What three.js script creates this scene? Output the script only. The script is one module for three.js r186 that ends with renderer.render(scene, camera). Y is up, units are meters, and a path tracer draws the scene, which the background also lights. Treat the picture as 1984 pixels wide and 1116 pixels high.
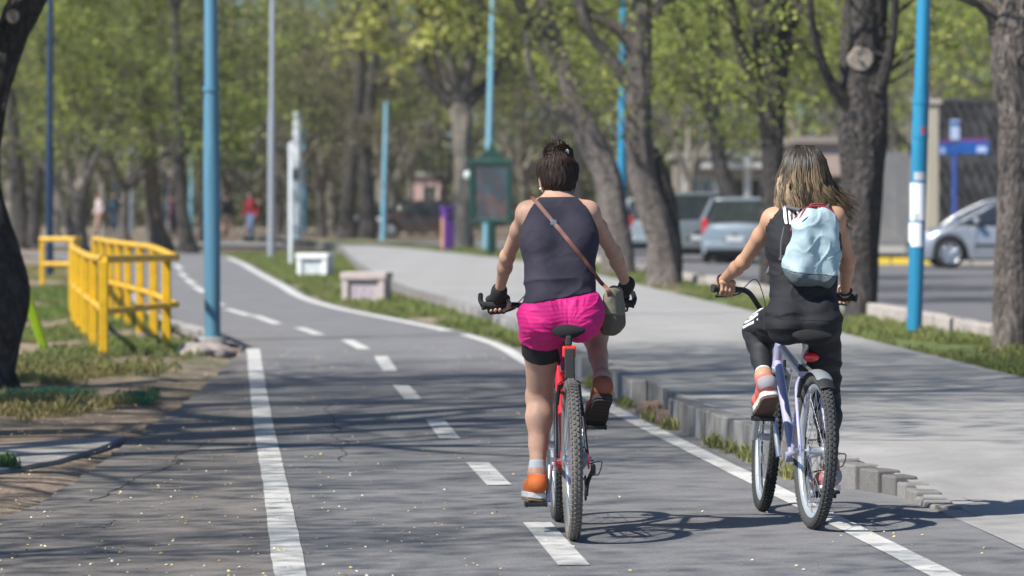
import * as THREE from 'three';
import { Sky } from 'three/addons/objects/Sky.js';
import { ImprovedNoise } from 'three/addons/math/ImprovedNoise.js';
import { RoundedBoxGeometry } from 'three/addons/geometries/RoundedBoxGeometry.js';
import { mergeGeometries } from 'three/addons/utils/BufferGeometryUtils.js';

// ------------------------------------------------------------------ camera, sky, sun, exposure
const scene = new THREE.Scene();
const W0 = 1984, H0 = 1116, FPX = 8000, EYE = 1.42, PITCH = Math.atan(168 / FPX);
const camera = new THREE.PerspectiveCamera(2 * Math.atan(H0 / 2 / FPX) * 180 / Math.PI, W0 / H0, 0.1, 1500);
camera.position.set(0, EYE, 0);
camera.rotation.x = -PITCH;
camera.focus = 17.7;
camera.userData.fStop = 4.0;

const renderer = new THREE.WebGLRenderer({ antialias: true });
renderer.setSize(1024, 576);
renderer.toneMapping = THREE.LinearToneMapping;
renderer.toneMappingExposure = 1.52;
renderer.shadowMap.enabled = true;

const SUN = new THREE.Vector3(-0.75, 1.0, 0.58).normalize();
const sky = new Sky();
sky.name = 'sky'; sky.userData.kind = 'structure';
sky.scale.setScalar(1200);
const su = sky.material.uniforms;
su.sunPosition.value.copy(SUN); su.turbidity.value = 6; su.rayleigh.value = 1.0; su.mieCoefficient.value = 0.004;
scene.add(sky);
scene.environmentIntensity = 0.1;
const sun = new THREE.DirectionalLight(new THREE.Color().setRGB(1.0, 0.94, 0.84), 5.0);
sun.name = 'sun';
sun.position.copy(SUN).multiplyScalar(120).add(new THREE.Vector3(0, 0, -50));
sun.target.position.set(0, 0, -50); scene.add(sun.target);
sun.castShadow = true; sun.shadow.radius = 1.7; sun.shadow.mapSize.set(4096, 4096);
Object.assign(sun.shadow.camera, { left: -70, right: 70, top: 90, bottom: -90, near: 1, far: 400 });
scene.add(sun);
scene.fog = new THREE.FogExp2(0xd8dcd0, 0.00025); // light dust in the air

// ------------------------------------------------------------------ helpers
const V = (x, y, z) => new THREE.Vector3(x, y, z);
const C = (r, g, b) => new THREE.Color().setRGB(r, g, b);
const lerp = (a, b, t) => a + (b - a) * t;
const clamp = (x, a = 0, b = 1) => Math.min(b, Math.max(a, x));
const smooth = (a, b, x) => { const t = clamp((x - a) / (b - a)); return t * t * (3 - 2 * t); };
function RNG(seed) { let s = seed >>> 0; return () => { s = (s + 0x6D2B79F5) >>> 0; let t = s; t = Math.imul(t ^ (t >>> 15), t | 1); t ^= t + Math.imul(t ^ (t >>> 7), t | 61); return ((t ^ (t >>> 14)) >>> 0) / 4294967296; }; }
// (ImprovedNoise has a fixed permutation table, so it is the same on every run)
const PN = new ImprovedNoise();
const noise = (x, y, z = 0) => PN.noise(x, y, z);
const fbm = (x, y, z = 0, o = 4) => { let a = 0.5, s = 0; for (let i = 0; i < o; i++) { s += a * noise(x, y, z); x = x * 2.03 + 11.3; y = y * 2.03 + 5.7; z = z * 2.03 + 3.1; a *= 0.5; } return s; };

// a pixel of the 1984 x 1116 photograph -> a point of the place: on the ground (height h) or at a depth
const _cp = Math.cos(PITCH), _sp = Math.sin(PITCH);
function ray(px, py) { const x = (px - W0 / 2) / FPX, y = -(py - H0 / 2) / FPX; return [x, y * _cp - _sp, -(y * _sp + _cp)]; }
function G(px, py, h = 0) { const d = ray(px, py), t = (h - EYE) / d[1]; return V(d[0] * t, h, d[2] * t); }
function at(px, py, dist) { const d = ray(px, py), t = -dist / d[2]; return V(d[0] * t, EYE + d[1] * t, -dist); }

const used = new Map();
function numbered(name) { const n = used.get(name) ?? 0; used.set(name, n + 1); return n ? name + '_' + String(n).padStart(3, '0') : name; }
function tag(o, label, category, group, kind) {
  if (label) o.userData.label = label;
  if (category) o.userData.category = category;
  if (group) o.userData.group = group;
  if (kind) o.userData.kind = kind;
  return o;
}
function thing(name, label, category, pos = [0, 0, 0], turn = 0, group) {
  const o = new THREE.Group(); o.name = numbered(name); scene.add(o);
  o.position.set(...pos); o.rotation.y = turn;
  return tag(o, label, category, group);
}
function clean(g) { // keep the attributes that merge
  const r = g.index ? g : g;
  for (const k of Object.keys(r.attributes)) if (!['position', 'normal', 'uv', 'color'].includes(k)) r.deleteAttribute(k);
  return r;
}
function merge(gs) {
  gs = gs.flat(9).filter(Boolean).map(clean);
  if (gs.length === 1) return gs[0];
  if (gs.some((g) => !g.index)) gs = gs.map((g) => g.index ? g.toNonIndexed() : g);
  const all = ['uv', 'color'].filter((k) => gs.some((g) => g.attributes[k]));
  for (const g of gs) for (const k of all) if (!g.attributes[k]) {
    const n = g.attributes.position.count, s = k === 'uv' ? 2 : 3;
    g.setAttribute(k, new THREE.BufferAttribute(new Float32Array(n * s).fill(k === 'uv' ? 0 : 1), s));
  }
  return mergeGeometries(gs, false);
}
function part(name, geos, mat, parent) {
  const m = new THREE.Mesh(Array.isArray(geos) ? merge(geos) : geos, mat);
  m.name = name === null ? '' : (parent === scene ? numbered(name) : name);
  m.castShadow = m.receiveShadow = true;
  parent.add(m); return m;
}
function dup(src, name, label, pos, turn = 0, scale = 1) {
  const c = src.clone(); c.name = numbered(name); c.userData = { ...src.userData }; c.userData.label = label;
  c.position.set(...pos); c.rotation.y = turn;
  if (Array.isArray(scale)) c.scale.set(...scale); else c.scale.setScalar(scale);
  scene.add(c); return c;
}
function box(w, h, d, x = 0, y = 0, z = 0, r = 0.004) {
  r = Math.min(r, w * 0.45, h * 0.45, d * 0.45);
  const g = r > 0 ? new RoundedBoxGeometry(w, h, d, 2, r) : new THREE.BoxGeometry(w, h, d);
  return g.translate(x, y, z);
}
const _m = new THREE.Matrix4(), _q = new THREE.Quaternion(), UP = V(0, 1, 0);
function rod(a, b, r1, r2 = r1, sides = 10, caps = true) { // straight tapered bar between two points
  const d = b.clone().sub(a), L = d.length();
  const g = new THREE.CylinderGeometry(r2, r1, L, sides, 1, !caps);
  g.applyQuaternion(_q.setFromUnitVectors(UP, d.normalize()));
  return g.translate((a.x + b.x) / 2, (a.y + b.y) / 2, (a.z + b.z) / 2);
}
function beam(a, b, w, d = w) { // square bar
  const v = b.clone().sub(a), L = v.length();
  const g = new RoundedBoxGeometry(w, L, d, 1, Math.min(w, d) * 0.15);
  g.applyQuaternion(_q.setFromUnitVectors(UP, v.normalize()));
  return g.translate((a.x + b.x) / 2, (a.y + b.y) / 2, (a.z + b.z) / 2);
}
function tube(pts, r, seg = 24, sides = 8, closed = false) {
  return new THREE.TubeGeometry(new THREE.CatmullRomCurve3(pts, closed), seg, r, sides, closed);
}
function disc(r, t, x, y, z, sides = 24) { // wheel-like disc, axis along x
  return new THREE.CylinderGeometry(r, r, t, sides).rotateZ(Math.PI / 2).translate(x, y, z);
}
// tapered swept tube with bark relief: pts, radii -> geometry with uv in metres
function sweep(pts, rad, sides, rough = 0, seed = 0, cap = false) {
  const n = pts.length, pos = [], uv = [], idx = [];
  let N = V(1, 0, 0), L = 0; const T = V(0, 0, 0), B = V(0, 0, 0), P = V(0, 0, 0);
  for (let i = 0; i < n; i++) {
    T.copy(pts[Math.min(n - 1, i + 1)]).sub(pts[Math.max(0, i - 1)]).normalize();
    N.addScaledVector(T, -N.dot(T)); if (N.lengthSq() < 1e-4) N.set(0, 0, 1).addScaledVector(T, -T.z); N.normalize();
    B.crossVectors(T, N);
    if (i) L += pts[i].distanceTo(pts[i - 1]);
    for (let j = 0; j <= sides; j++) {
      const a = (j % sides) / sides * Math.PI * 2; let r = rad[i];
      if (rough) { const ca = Math.cos(a), sa = Math.sin(a); r *= 1 + rough * (0.9 * noise(ca * 1.6 + seed, sa * 1.6, L * 1.2) + 0.75 * noise(ca * 6 + seed, sa * 6, L * 2.1) + 0.4 * noise(ca * 13, sa * 13 + seed, L * 9)); }
      P.copy(pts[i]).addScaledVector(N, Math.cos(a) * r).addScaledVector(B, Math.sin(a) * r);
      pos.push(P.x, P.y, P.z); uv.push(j / sides * Math.max(1, Math.round(rad[0] * 6.28 * 1.2)), L);
    }
  }
  for (let i = 0; i < n - 1; i++) for (let j = 0; j < sides; j++) {
    const a = i * (sides + 1) + j, b = a + sides + 1;
    idx.push(a, a + 1, b, b, a + 1, b + 1);
  }
  if (cap) { const c = pos.length / 3; P.copy(pts[n - 1]); pos.push(P.x, P.y, P.z); uv.push(0, L); const o = (n - 1) * (sides + 1); for (let j = 0; j < sides; j++) idx.push(o + j, o + j + 1, c); }
  const g = new THREE.BufferGeometry();
  g.setAttribute('position', new THREE.Float32BufferAttribute(pos, 3));
  g.setAttribute('uv', new THREE.Float32BufferAttribute(uv, 2));
  g.setIndex(idx); g.computeVertexNormals(); return g;
}
const s2 = (c) => c <= 0.0031308 ? c * 12.92 : 1.055 * Math.pow(c, 1 / 2.4) - 0.055;
function texture(n, fn, srgb, rep = 1) { // fn(u, v) -> [r, g, b] linear (or a number); tileable when fn is
  const d = new Uint8Array(n * n * 4);
  for (let j = 0; j < n; j++) for (let i = 0; i < n; i++) {
    const c = fn(i / n, j / n), o = (j * n + i) * 4;
    for (let k = 0; k < 3; k++) { const v = clamp(typeof c === 'number' ? c : c[k]); d[o + k] = Math.round(255 * (srgb ? s2(v) : v)); }
    d[o + 3] = 255;
  }
  const t = new THREE.DataTexture(d, n, n); t.wrapS = t.wrapT = THREE.RepeatWrapping;
  t.magFilter = THREE.LinearFilter; t.minFilter = THREE.LinearMipmapLinearFilter; t.generateMipmaps = true;
  if (srgb) t.colorSpace = THREE.SRGBColorSpace;
  t.repeat.set(rep, rep); t.needsUpdate = true; return t;
}
const tn = (u, v, f, s = 0) => { // tileable noise on a torus
  const a = u * Math.PI * 2, b = v * Math.PI * 2, r = f / 6.283;
  return noise(Math.cos(a) * r + s, Math.sin(a) * r + Math.cos(b) * r * 1.01, Math.sin(b) * r + s * 1.7);
};
const std = (o) => new THREE.MeshStandardMaterial(o), phys = (o) => new THREE.MeshPhysicalMaterial(o);
// curve X(z) through ground points, z = metres ahead
function curve(list) {
  const p = list.map((q) => [-q.z, q.x]).sort((a, b) => a[0] - b[0]), n = p.length;
  const d = [], m = [];
  for (let i = 0; i < n - 1; i++) d.push((p[i + 1][1] - p[i][1]) / (p[i + 1][0] - p[i][0]));
  for (let i = 0; i < n; i++) m.push(i === 0 ? d[0] : i === n - 1 ? d[n - 2] : (d[i - 1] * (p[i + 1][0] - p[i][0]) + d[i] * (p[i][0] - p[i - 1][0])) / (p[i + 1][0] - p[i - 1][0]));
  return (z) => {
    if (z <= p[0][0]) return p[0][1] + m[0] * (z - p[0][0]);
    if (z >= p[n - 1][0]) return p[n - 1][1] + m[n - 1] * (z - p[n - 1][0]);
    let i = 0; while (z > p[i + 1][0]) i++;
    const h = p[i + 1][0] - p[i][0], t = (z - p[i][0]) / h, t2 = t * t, t3 = t2 * t;
    return (2 * t3 - 3 * t2 + 1) * p[i][1] + (t3 - 2 * t2 + t) * h * m[i] + (-2 * t3 + 3 * t2) * p[i + 1][1] + (t3 - t2) * h * m[i + 1];
  };
}
function ribbon(fl, fr, z0, z1, h, n = 120, cols = 6) { // sheet between two curves; h = number or function (x, z)
  const pos = [], uv = [], idx = [];
  for (let i = 0; i <= n; i++) {
    const t = i / n, z = z0 * Math.pow(z1 / z0, t), a = fl(z), b = fr(z);
    for (let j = 0; j <= cols; j++) { const x = lerp(a, b, j / cols); pos.push(x, typeof h === 'number' ? h : h(x, z), -z); uv.push(x, z); }
  }
  for (let i = 0; i < n; i++) for (let j = 0; j < cols; j++) { const a = i * (cols + 1) + j, b = a + cols + 1; idx.push(a, a + 1, b, b, a + 1, b + 1); }
  const g = new THREE.BufferGeometry();
  g.setAttribute('position', new THREE.Float32BufferAttribute(pos, 3));
  g.setAttribute('uv', new THREE.Float32BufferAttribute(uv, 2));
  g.setIndex(idx); g.computeVertexNormals(); return g;
}
// ------------------------------------------------------------------ ground materials
const rT = RNG(11);
const specks = new Float32Array(512 * 512); for (let i = 0; i < specks.length; i++) specks[i] = rT();
const sp = (u, v) => specks[(Math.floor(v * 512) & 511) * 512 + (Math.floor(u * 512) & 511)];
const asphaltMap = texture(512, (u, v) => { // 2 m of worn asphalt
  const a = 0.176 + 0.025 * tn(u, v, 5, 3) + 0.018 * tn(u, v, 17, 9) + 0.075 * (sp(u, v) - 0.5) + (sp(u * 1.0 + 0.37, v) > 0.985 ? 0.10 : 0);
  return [a * 1.0, a * 0.985, a * 0.985];
}, true, 0.5);
const asphaltBump = texture(512, (u, v) => 0.5 + 0.35 * (sp(u, v) - 0.5) + 0.3 * tn(u, v, 60, 2), false, 0.5);
const patchMap = texture(512, (u, v) => { const a = 0.9 + 0.28 * tn(u, v, 4, 5) + 0.2 * tn(u, v, 11, 1) + 0.1 * tn(u, v, 31, 1); return a; }, false, 1 / 13);
const M = {};
M.asphalt = std({ map: asphaltMap, bumpMap: asphaltBump, bumpScale: 0.006, roughness: 0.92, vertexColors: true });
M.street = std({ map: asphaltMap, color: C(0.72, 0.72, 0.76), bumpMap: asphaltBump, bumpScale: 0.004, roughness: 0.95 });
const concreteMap = texture(512, (u, v) => { // 2 m of pale concrete
  const a = 0.285 + 0.045 * tn(u, v, 4, 7) + 0.03 * tn(u, v, 14, 2) + 0.05 * (sp(u, v) - 0.5);
  return [a * 0.995, a * 0.985, a * 0.975];
}, true, 0.5);
M.concrete = std({ map: concreteMap, bumpMap: asphaltBump, bumpScale: 0.003, roughness: 0.93, vertexColors: true });
M.stone = [0.40, 0.50, 0.58, 0.30].map((k) => std({ map: concreteMap, color: C(k * 2.1, k * 2.02, k * 1.96), bumpMap: asphaltBump, bumpScale: 0.008, roughness: 0.95 }));
M.paint = std({ map: texture(512, (u, v) => { const w = 0.54 + 0.08 * tn(u, v, 8, 4) + 0.05 * tn(u, v, 40, 4) + 0.10 * (sp(u, v) - 0.5); const worn = tn(u, v, 23, 8) + 0.6 * (sp(u, v) - 0.5); const k = smooth(0.36, 0.62, worn); return [lerp(w, 0.26, k), lerp(w * 0.99, 0.255, k), lerp(w * 0.95, 0.25, k)]; }, true, 0.5), roughness: 0.75 });
const dirtMap = texture(512, (u, v) => {
  const a = 1 + 0.35 * tn(u, v, 9, 3) + 0.3 * tn(u, v, 33, 6) + 0.5 * (sp(u, v) - 0.5);
  return [0.62 * a, 0.6 * a, 0.58 * a];
}, true, 0.5);
const dirtBump = texture(512, (u, v) => 0.5 + 0.4 * tn(u, v, 20, 3) + 0.25 * tn(u, v, 60, 3) + 0.2 * (sp(u, v) - 0.5), false, 0.5);
M.dirt = std({ map: dirtMap, bumpMap: dirtBump, bumpScale: 0.03, roughness: 1, vertexColors: true });

function paintVerts(g, fn) { // per-vertex base colour from the place (x, z)
  const p = g.attributes.position, c = new Float32Array(p.count * 3);
  for (let i = 0; i < p.count; i++) { const k = fn(p.getX(i), -p.getZ(i)); c.set(k, i * 3); }
  g.setAttribute('color', new THREE.BufferAttribute(c, 3)); return g;
}

// ------------------------------------------------------------------ curves that bound the surfaces
const lineR = curve([V(2.45, 0, -5), G(1830, 1116), G(1520, 960), G(1200, 800), G(1020, 702), G(960, 668), G(870, 641), G(780, 622), G(660, 598), G(612, 585), G(545, 552), G(500, 528), G(462, 507), G(425, 495), G(350, 486), G(200, 477)]);
const lineL = curve([V(-0.09, 0, -5), G(560, 1100), G(537, 960), G(510, 820), G(497, 730), G(490, 672)]);
const pathE = (z) => pathC(z) + 0.07 * noise(z * 0.9, 2, 5) * smooth(60, 40, z) + 0.035 * noise(z * 3.1, 7, 1) * smooth(50, 35, z);
const pathL = (z) => pathE(z);
const pathC = curve([V(-2.9, 0, -5), G(-180, 1116), G(0, 1010), G(150, 930), G(235, 865), G(330, 800), G(430, 712), G(462, 670), G(396, 650), G(330, 630), G(285, 600), G(240, 560), G(205, 530), G(150, 510), G(20, 493)]);
const walkH = (z) => 0.17 * smooth(18.6, 21.5, z);          // the pavement falls to the path's level near the camera
const WH = 0.16;
const walkL = curve([V(2.55, 0, -5), G(1984, 1066), G(1800, 985), G(1720, 958), G(1640, 946), G(1450, 884), G(1310, 832), G(1180, 762), G(1050, 694), G(1000, 664), G(880, 612), G(790, 585), G(735, 560), G(690, 530), G(665, 505), G(648, 488), G(580, 474), G(430, 462)]);
const walkR = curve([V(5.3, 0, -5), G(1984, 735, WH), G(1640, 650, WH), G(1330, 575, WH), G(1000, 505, WH), G(870, 490, WH), G(760, 479, WH), G(640, 470, WH), G(430, 455, WH)]);
const kerbR = curve([V(6.2, 0, -5), G(1984, 706), G(1910, 689), G(1720, 652), G(1500, 604), G(1330, 566), G(1200, 536), G(1000, 500), G(870, 486), G(640, 466)]);
const streetR = (z) => kerbR(z) + 8.6;

// ------------------------------------------------------------------ ground
{
  const xs = [], zs = [];
  for (let x = -14; x <= 14; x += 0.4) xs.push(x);
  for (let k = 1; k <= 16; k++) { xs.unshift(-14 - 1.2 * Math.pow(k, 1.75)); xs.push(14 + 1.2 * Math.pow(k, 1.75)); }
  for (let z = -30; z < 12; z += 3) zs.push(z);
  for (let z = 12; z < 90; z += 0.5) zs.push(z);
  for (let k = 0; k <= 40; k++) zs.push(90 + 2 * k + 0.33 * k * k);
  const pos = [], uv = [], idx = [];
  for (const z of zs) for (const x of xs) {
    let y = 0.02 * noise(x * 0.5, z * 0.3, 1) + 0.012 * noise(x * 2, z * 1.3, 4);
    const off = Math.min(Math.max(0, pathL(Math.max(z, 5)) - x), 2) / 2; // flat under the path, loose earth beyond it
    const inside = x > pathL(Math.max(z, 5)) - 0.1 && x < streetR(Math.max(z, 5)) + 0.3;
    y = inside || z > 125 ? -0.05 : (y * 1 + 0.02) * off - 0.01;
    pos.push(x, y, -z); uv.push(x, z);
  }
  const nx = xs.length;
  for (let i = 0; i < zs.length - 1; i++) for (let j = 0; j < nx - 1; j++) { const a = i * nx + j, b = a + nx; idx.push(a, a + 1, b, b, a + 1, b + 1); }
  const g = new THREE.BufferGeometry();
  g.setAttribute('position', new THREE.Float32BufferAttribute(pos, 3)); g.setAttribute('uv', new THREE.Float32BufferAttribute(uv, 2));
  g.setIndex(idx); g.computeVertexNormals();
  paintVerts(g, (x, z) => {
    const n = fbm(x * 0.55, z * 0.22, 2, 4), dry = clamp(0.5 + 1.3 * fbm(x * 0.9, z * 0.5, 9, 3));
    const gr = smooth(-0.12, 0.2, n) * (z > 36 && z < 70 ? 0.8 : 0.35);
    const d = [0.37, 0.285, 0.245], e = [0.44, 0.36, 0.22], f = [0.15, 0.20, 0.06];
    const m = [0, 1, 2].map((k) => lerp(lerp(d[k], e[k], dry * 0.6), f[k], gr * 0.75));
    return m;
  });
  tag(part('ground', g, M.dirt, scene), 'bare brown earth with dry grass on both sides of the path', 'ground', null, 'structure');
}

// ------------------------------------------------------------------ bike path
const bikePath = thing('bike_path', 'grey asphalt bicycle path curving left between lawn and pavement', 'path');
bikePath.userData.kind = 'structure';
{
  const g = ribbon((z) => pathL(z), (z) => Math.max(lineR(z) + 0.5, Math.min(walkL(z) + 0.12, lineR(z) + 1.5)), 5, 112, 0.0, 260, 26);
  paintVerts(g, (x, z) => { // fresher asphalt inside the lane, dusty shoulder outside, stains
    const w = smooth(-0.12, 0.12, x - lineL(Math.min(z, 40)) + 0.05 * noise(z * 1.5, 3, 1));
    const far = smooth(38, 46, z);
    const st = 1 + 0.16 * fbm(x * 0.9, z * 0.35, 5, 3) + 0.1 * noise(x * 3, z * 0.7, 8);
    const k = Math.max(w, far), dusty = 1 - k;
    return [(0.92 + 0.02 * dusty) * st, (0.93 - 0.06 * dusty) * st, (0.965 - 0.15 * dusty) * st];
  });
  part('asphalt', g, M.asphalt, bikePath);
  const strip = (f, w, z0, z1, h, n) => ribbon((z) => f(z) - w / 2 + 0.008 * noise(z * 6, 1), (z) => f(z) + w / 2 + 0.008 * noise(z * 6, 7), z0, z1, h, n, 2);
  tag(part('edge_line', [strip(lineL, 0.125, 5, 39.6, 0.004, 120)], M.paint, bikePath));
  part('edge_line', [strip(lineR, 0.12, 5, 44, 0.004, 120)], M.paint, bikePath);
  part('edge_line', [strip((z) => lineR(z) - 0.02, 0.16, 45.2, 104, 0.004, 90)], M.paint, bikePath);
  // centre dashes, each where the photograph has it
  for (const [x0, y0, x1, y1] of [[1240, 1190, 1330, 1290], [1040, 1013, 1112, 1096], [925, 897, 968, 941], [843, 814, 872, 851], [776, 746, 801, 775], [738, 691, 756, 719], [672, 659, 706, 677], [578, 635, 620, 649], [494, 612, 538, 628], [440, 599, 484, 612], [404, 580, 430, 592], [377, 555, 396, 567], [361, 541, 376, 551], [349, 529, 360, 537], [341, 513, 350, 522]]) {
    const a = G(x0, y0), b = G(x1, y1), d = b.clone().sub(a), L = d.length(), n = V(-d.z, 0, d.x).normalize().multiplyScalar(0.062);
    const g2 = new THREE.BufferGeometry();
    const P = [a.clone().add(n), a.clone().sub(n), b.clone().sub(n), b.clone().add(n)];
    g2.setAttribute('position', new THREE.Float32BufferAttribute(P.flatMap((p) => [p.x, 0.004, p.z]), 3));
    g2.setAttribute('normal', new THREE.Float32BufferAttribute([0, 1, 0, 0, 1, 0, 0, 1, 0, 0, 1, 0], 3));
    g2.setAttribute('uv', new THREE.Float32BufferAttribute(P.flatMap((p) => [p.x, -p.z]), 2));
    g2.setIndex([0, 2, 1, 0, 3, 2]);
    part('lane_dash', g2, M.paint, bikePath);
  }
  // hairline cracks wandering over the asphalt
  const cm = std({ color: C(0.045, 0.043, 0.042), roughness: 1 }), cr = RNG(19), cg = [];
  for (const [z0, z1, x0, dx] of [[22.5, 29, -0.9, -0.4], [19.5, 24.6, -2.0, 0.25]]) {
    const sd = cr() * 50, f = (z) => x0 + dx * (z - z0) / (z1 - z0) + 0.10 * noise(z * 1.3, sd) + 0.035 * noise(z * 6, sd, 3), w = (z) => 0.0035 + 0.004 * Math.max(0, noise(z * 3, sd, 8));
    cg.push(ribbon((z) => f(z) - w(z), (z) => f(z) + w(z), z0, z1, 0.0022, 60, 1));
  }
  tag(part('cracks', cg, cm, bikePath), null, null, null, 'stuff');
  // pale kerb on the far left edge, beyond the blue lamp post
  const kl = [];
  for (let z = 42.6; z < 60; z += 1.0) { const x0 = pathL(z), x1 = pathL(z + 0.95); kl.push(beam(V(x0 - 0.05, 0.03, -z), V(x1 - 0.05, 0.03, -z - 0.95), 0.12, 0.10)); }
  for (const k of kl) part('kerb_stone', k, M.stone[2], bikePath);
}

// ------------------------------------------------------------------ pavement (raised) with its kerb stones
const sidewalk = thing('sidewalk', 'raised pale concrete pavement running right of the bicycle path', 'pavement');
sidewalk.userData.kind = 'structure';
{
  const g = ribbon((z) => walkL(z) + 0.12 * smooth(18.6, 21, z), (z) => walkR(z), 5, 150, (x, z) => walkH(z) + 0.004 + 0.006 * noise(x, z * 0.4, 2), 220, 14);
  paintVerts(g, (x, z) => { const st = 1 + 0.14 * fbm(x * 0.7, z * 0.3, 15, 3) + 0.08 * noise(x * 2.5, z * 0.8, 3); const fl = 1.03; return [st * fl, st * fl * 0.99, st * fl * 0.975]; });
  part('paving', g, M.concrete, sidewalk);
  // side face under the slab
  const pos = [], idx = [], uv = [];
  const zz = []; for (let z = 18.6; z < 150; z *= 1.012) zz.push(z);
  zz.forEach((z, i) => { const x = walkL(z) + 0.121; pos.push(x, walkH(z) + 0.004, -z, x, -0.06, -z); uv.push(z, 0.2, z, 0); if (i) { const a = (i - 1) * 2; idx.push(a, a + 2, a + 1, a + 1, a + 2, a + 3); } });
  const f = new THREE.BufferGeometry(); f.setAttribute('position', new THREE.Float32BufferAttribute(pos, 3)); f.setAttribute('uv', new THREE.Float32BufferAttribute(uv, 2)); f.setIndex(idx); f.computeVertexNormals();
  paintVerts(f, () => [0.7, 0.66, 0.62]);
  part('slab_edge', f, M.concrete, sidewalk);
  // upright kerb stones, uneven; a gap where the gutter mouth is
  const r = RNG(5);
  let z = 18.9;
  while (z < 52) {
    const w = lerp(0.13, 0.3, r()) * (z > 33 ? 2.2 : 1), zc = z + w / 2;
    const gap = (zc > 26.0 && zc < 28.6) || (zc > 31.3 && zc < 33.0) || (zc > 45.0 && zc < 46.6);
    if (!gap) {
      const x0 = walkL(z), x1 = walkL(z + w - 0.02), lift = lerp(-0.005, 0.004, r());
      const h = Math.max(0.106, walkH(zc) + 0.010 + lift + 0.1);
      const b = box(lerp(0.115, 0.135, r()), h, w - lerp(0.006, 0.02, r()), 0, h / 2 - 0.1, 0, 0.012);
      b.rotateY(Math.atan2(x1 - x0, -w) + Math.PI + (r() - 0.5) * 0.02); b.rotateZ((r() - 0.5) * 0.03);
      b.translate((x0 + x1) / 2 + 0.06 + (r() - 0.5) * 0.008, 0, -zc);
      part('kerb_stone', b, M.stone[Math.floor(r() * 4)], sidewalk);
    }
    z += w;
  }
  // broken bricks lying in the gutter mouth
  const bm = std({ map: concreteMap, color: C(0.85, 0.58, 0.45), roughness: 1 });
  for (let i = 0; i < 9; i++) { const zc = lerp(26.3, 28.2, r()); const b = box(0.13 + 0.08 * r(), 0.05 + 0.04 * r(), 0.12, 0, 0, 0, 0.012); b.rotateY(r() * 3); b.rotateZ((r() - 0.5) * 0.6); b.translate(walkL(zc) + 0.03 + 0.1 * r(), 0.03, -zc); part('brick', b, bm, sidewalk); }
  // thin joints across the paving (slabs of three metres): shallow dark grooves built as narrow recess strips
  const jm = std({ color: C(0.16, 0.15, 0.14), roughness: 1 });
  const js = []; for (let q = 21.5; q < 60; q += 3.0) js.push(ribbon((z2) => walkL(q) + 0.13, (z2) => walkR(q), q, q + 0.018, (x, z2) => walkH(z2) + 0.004 + 0.006 * noise(x, z2 * 0.4, 2) + 0.0035, 1, 14));
  tag(part('joints', js, jm, sidewalk), null, null, null, 'stuff');
}
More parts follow.
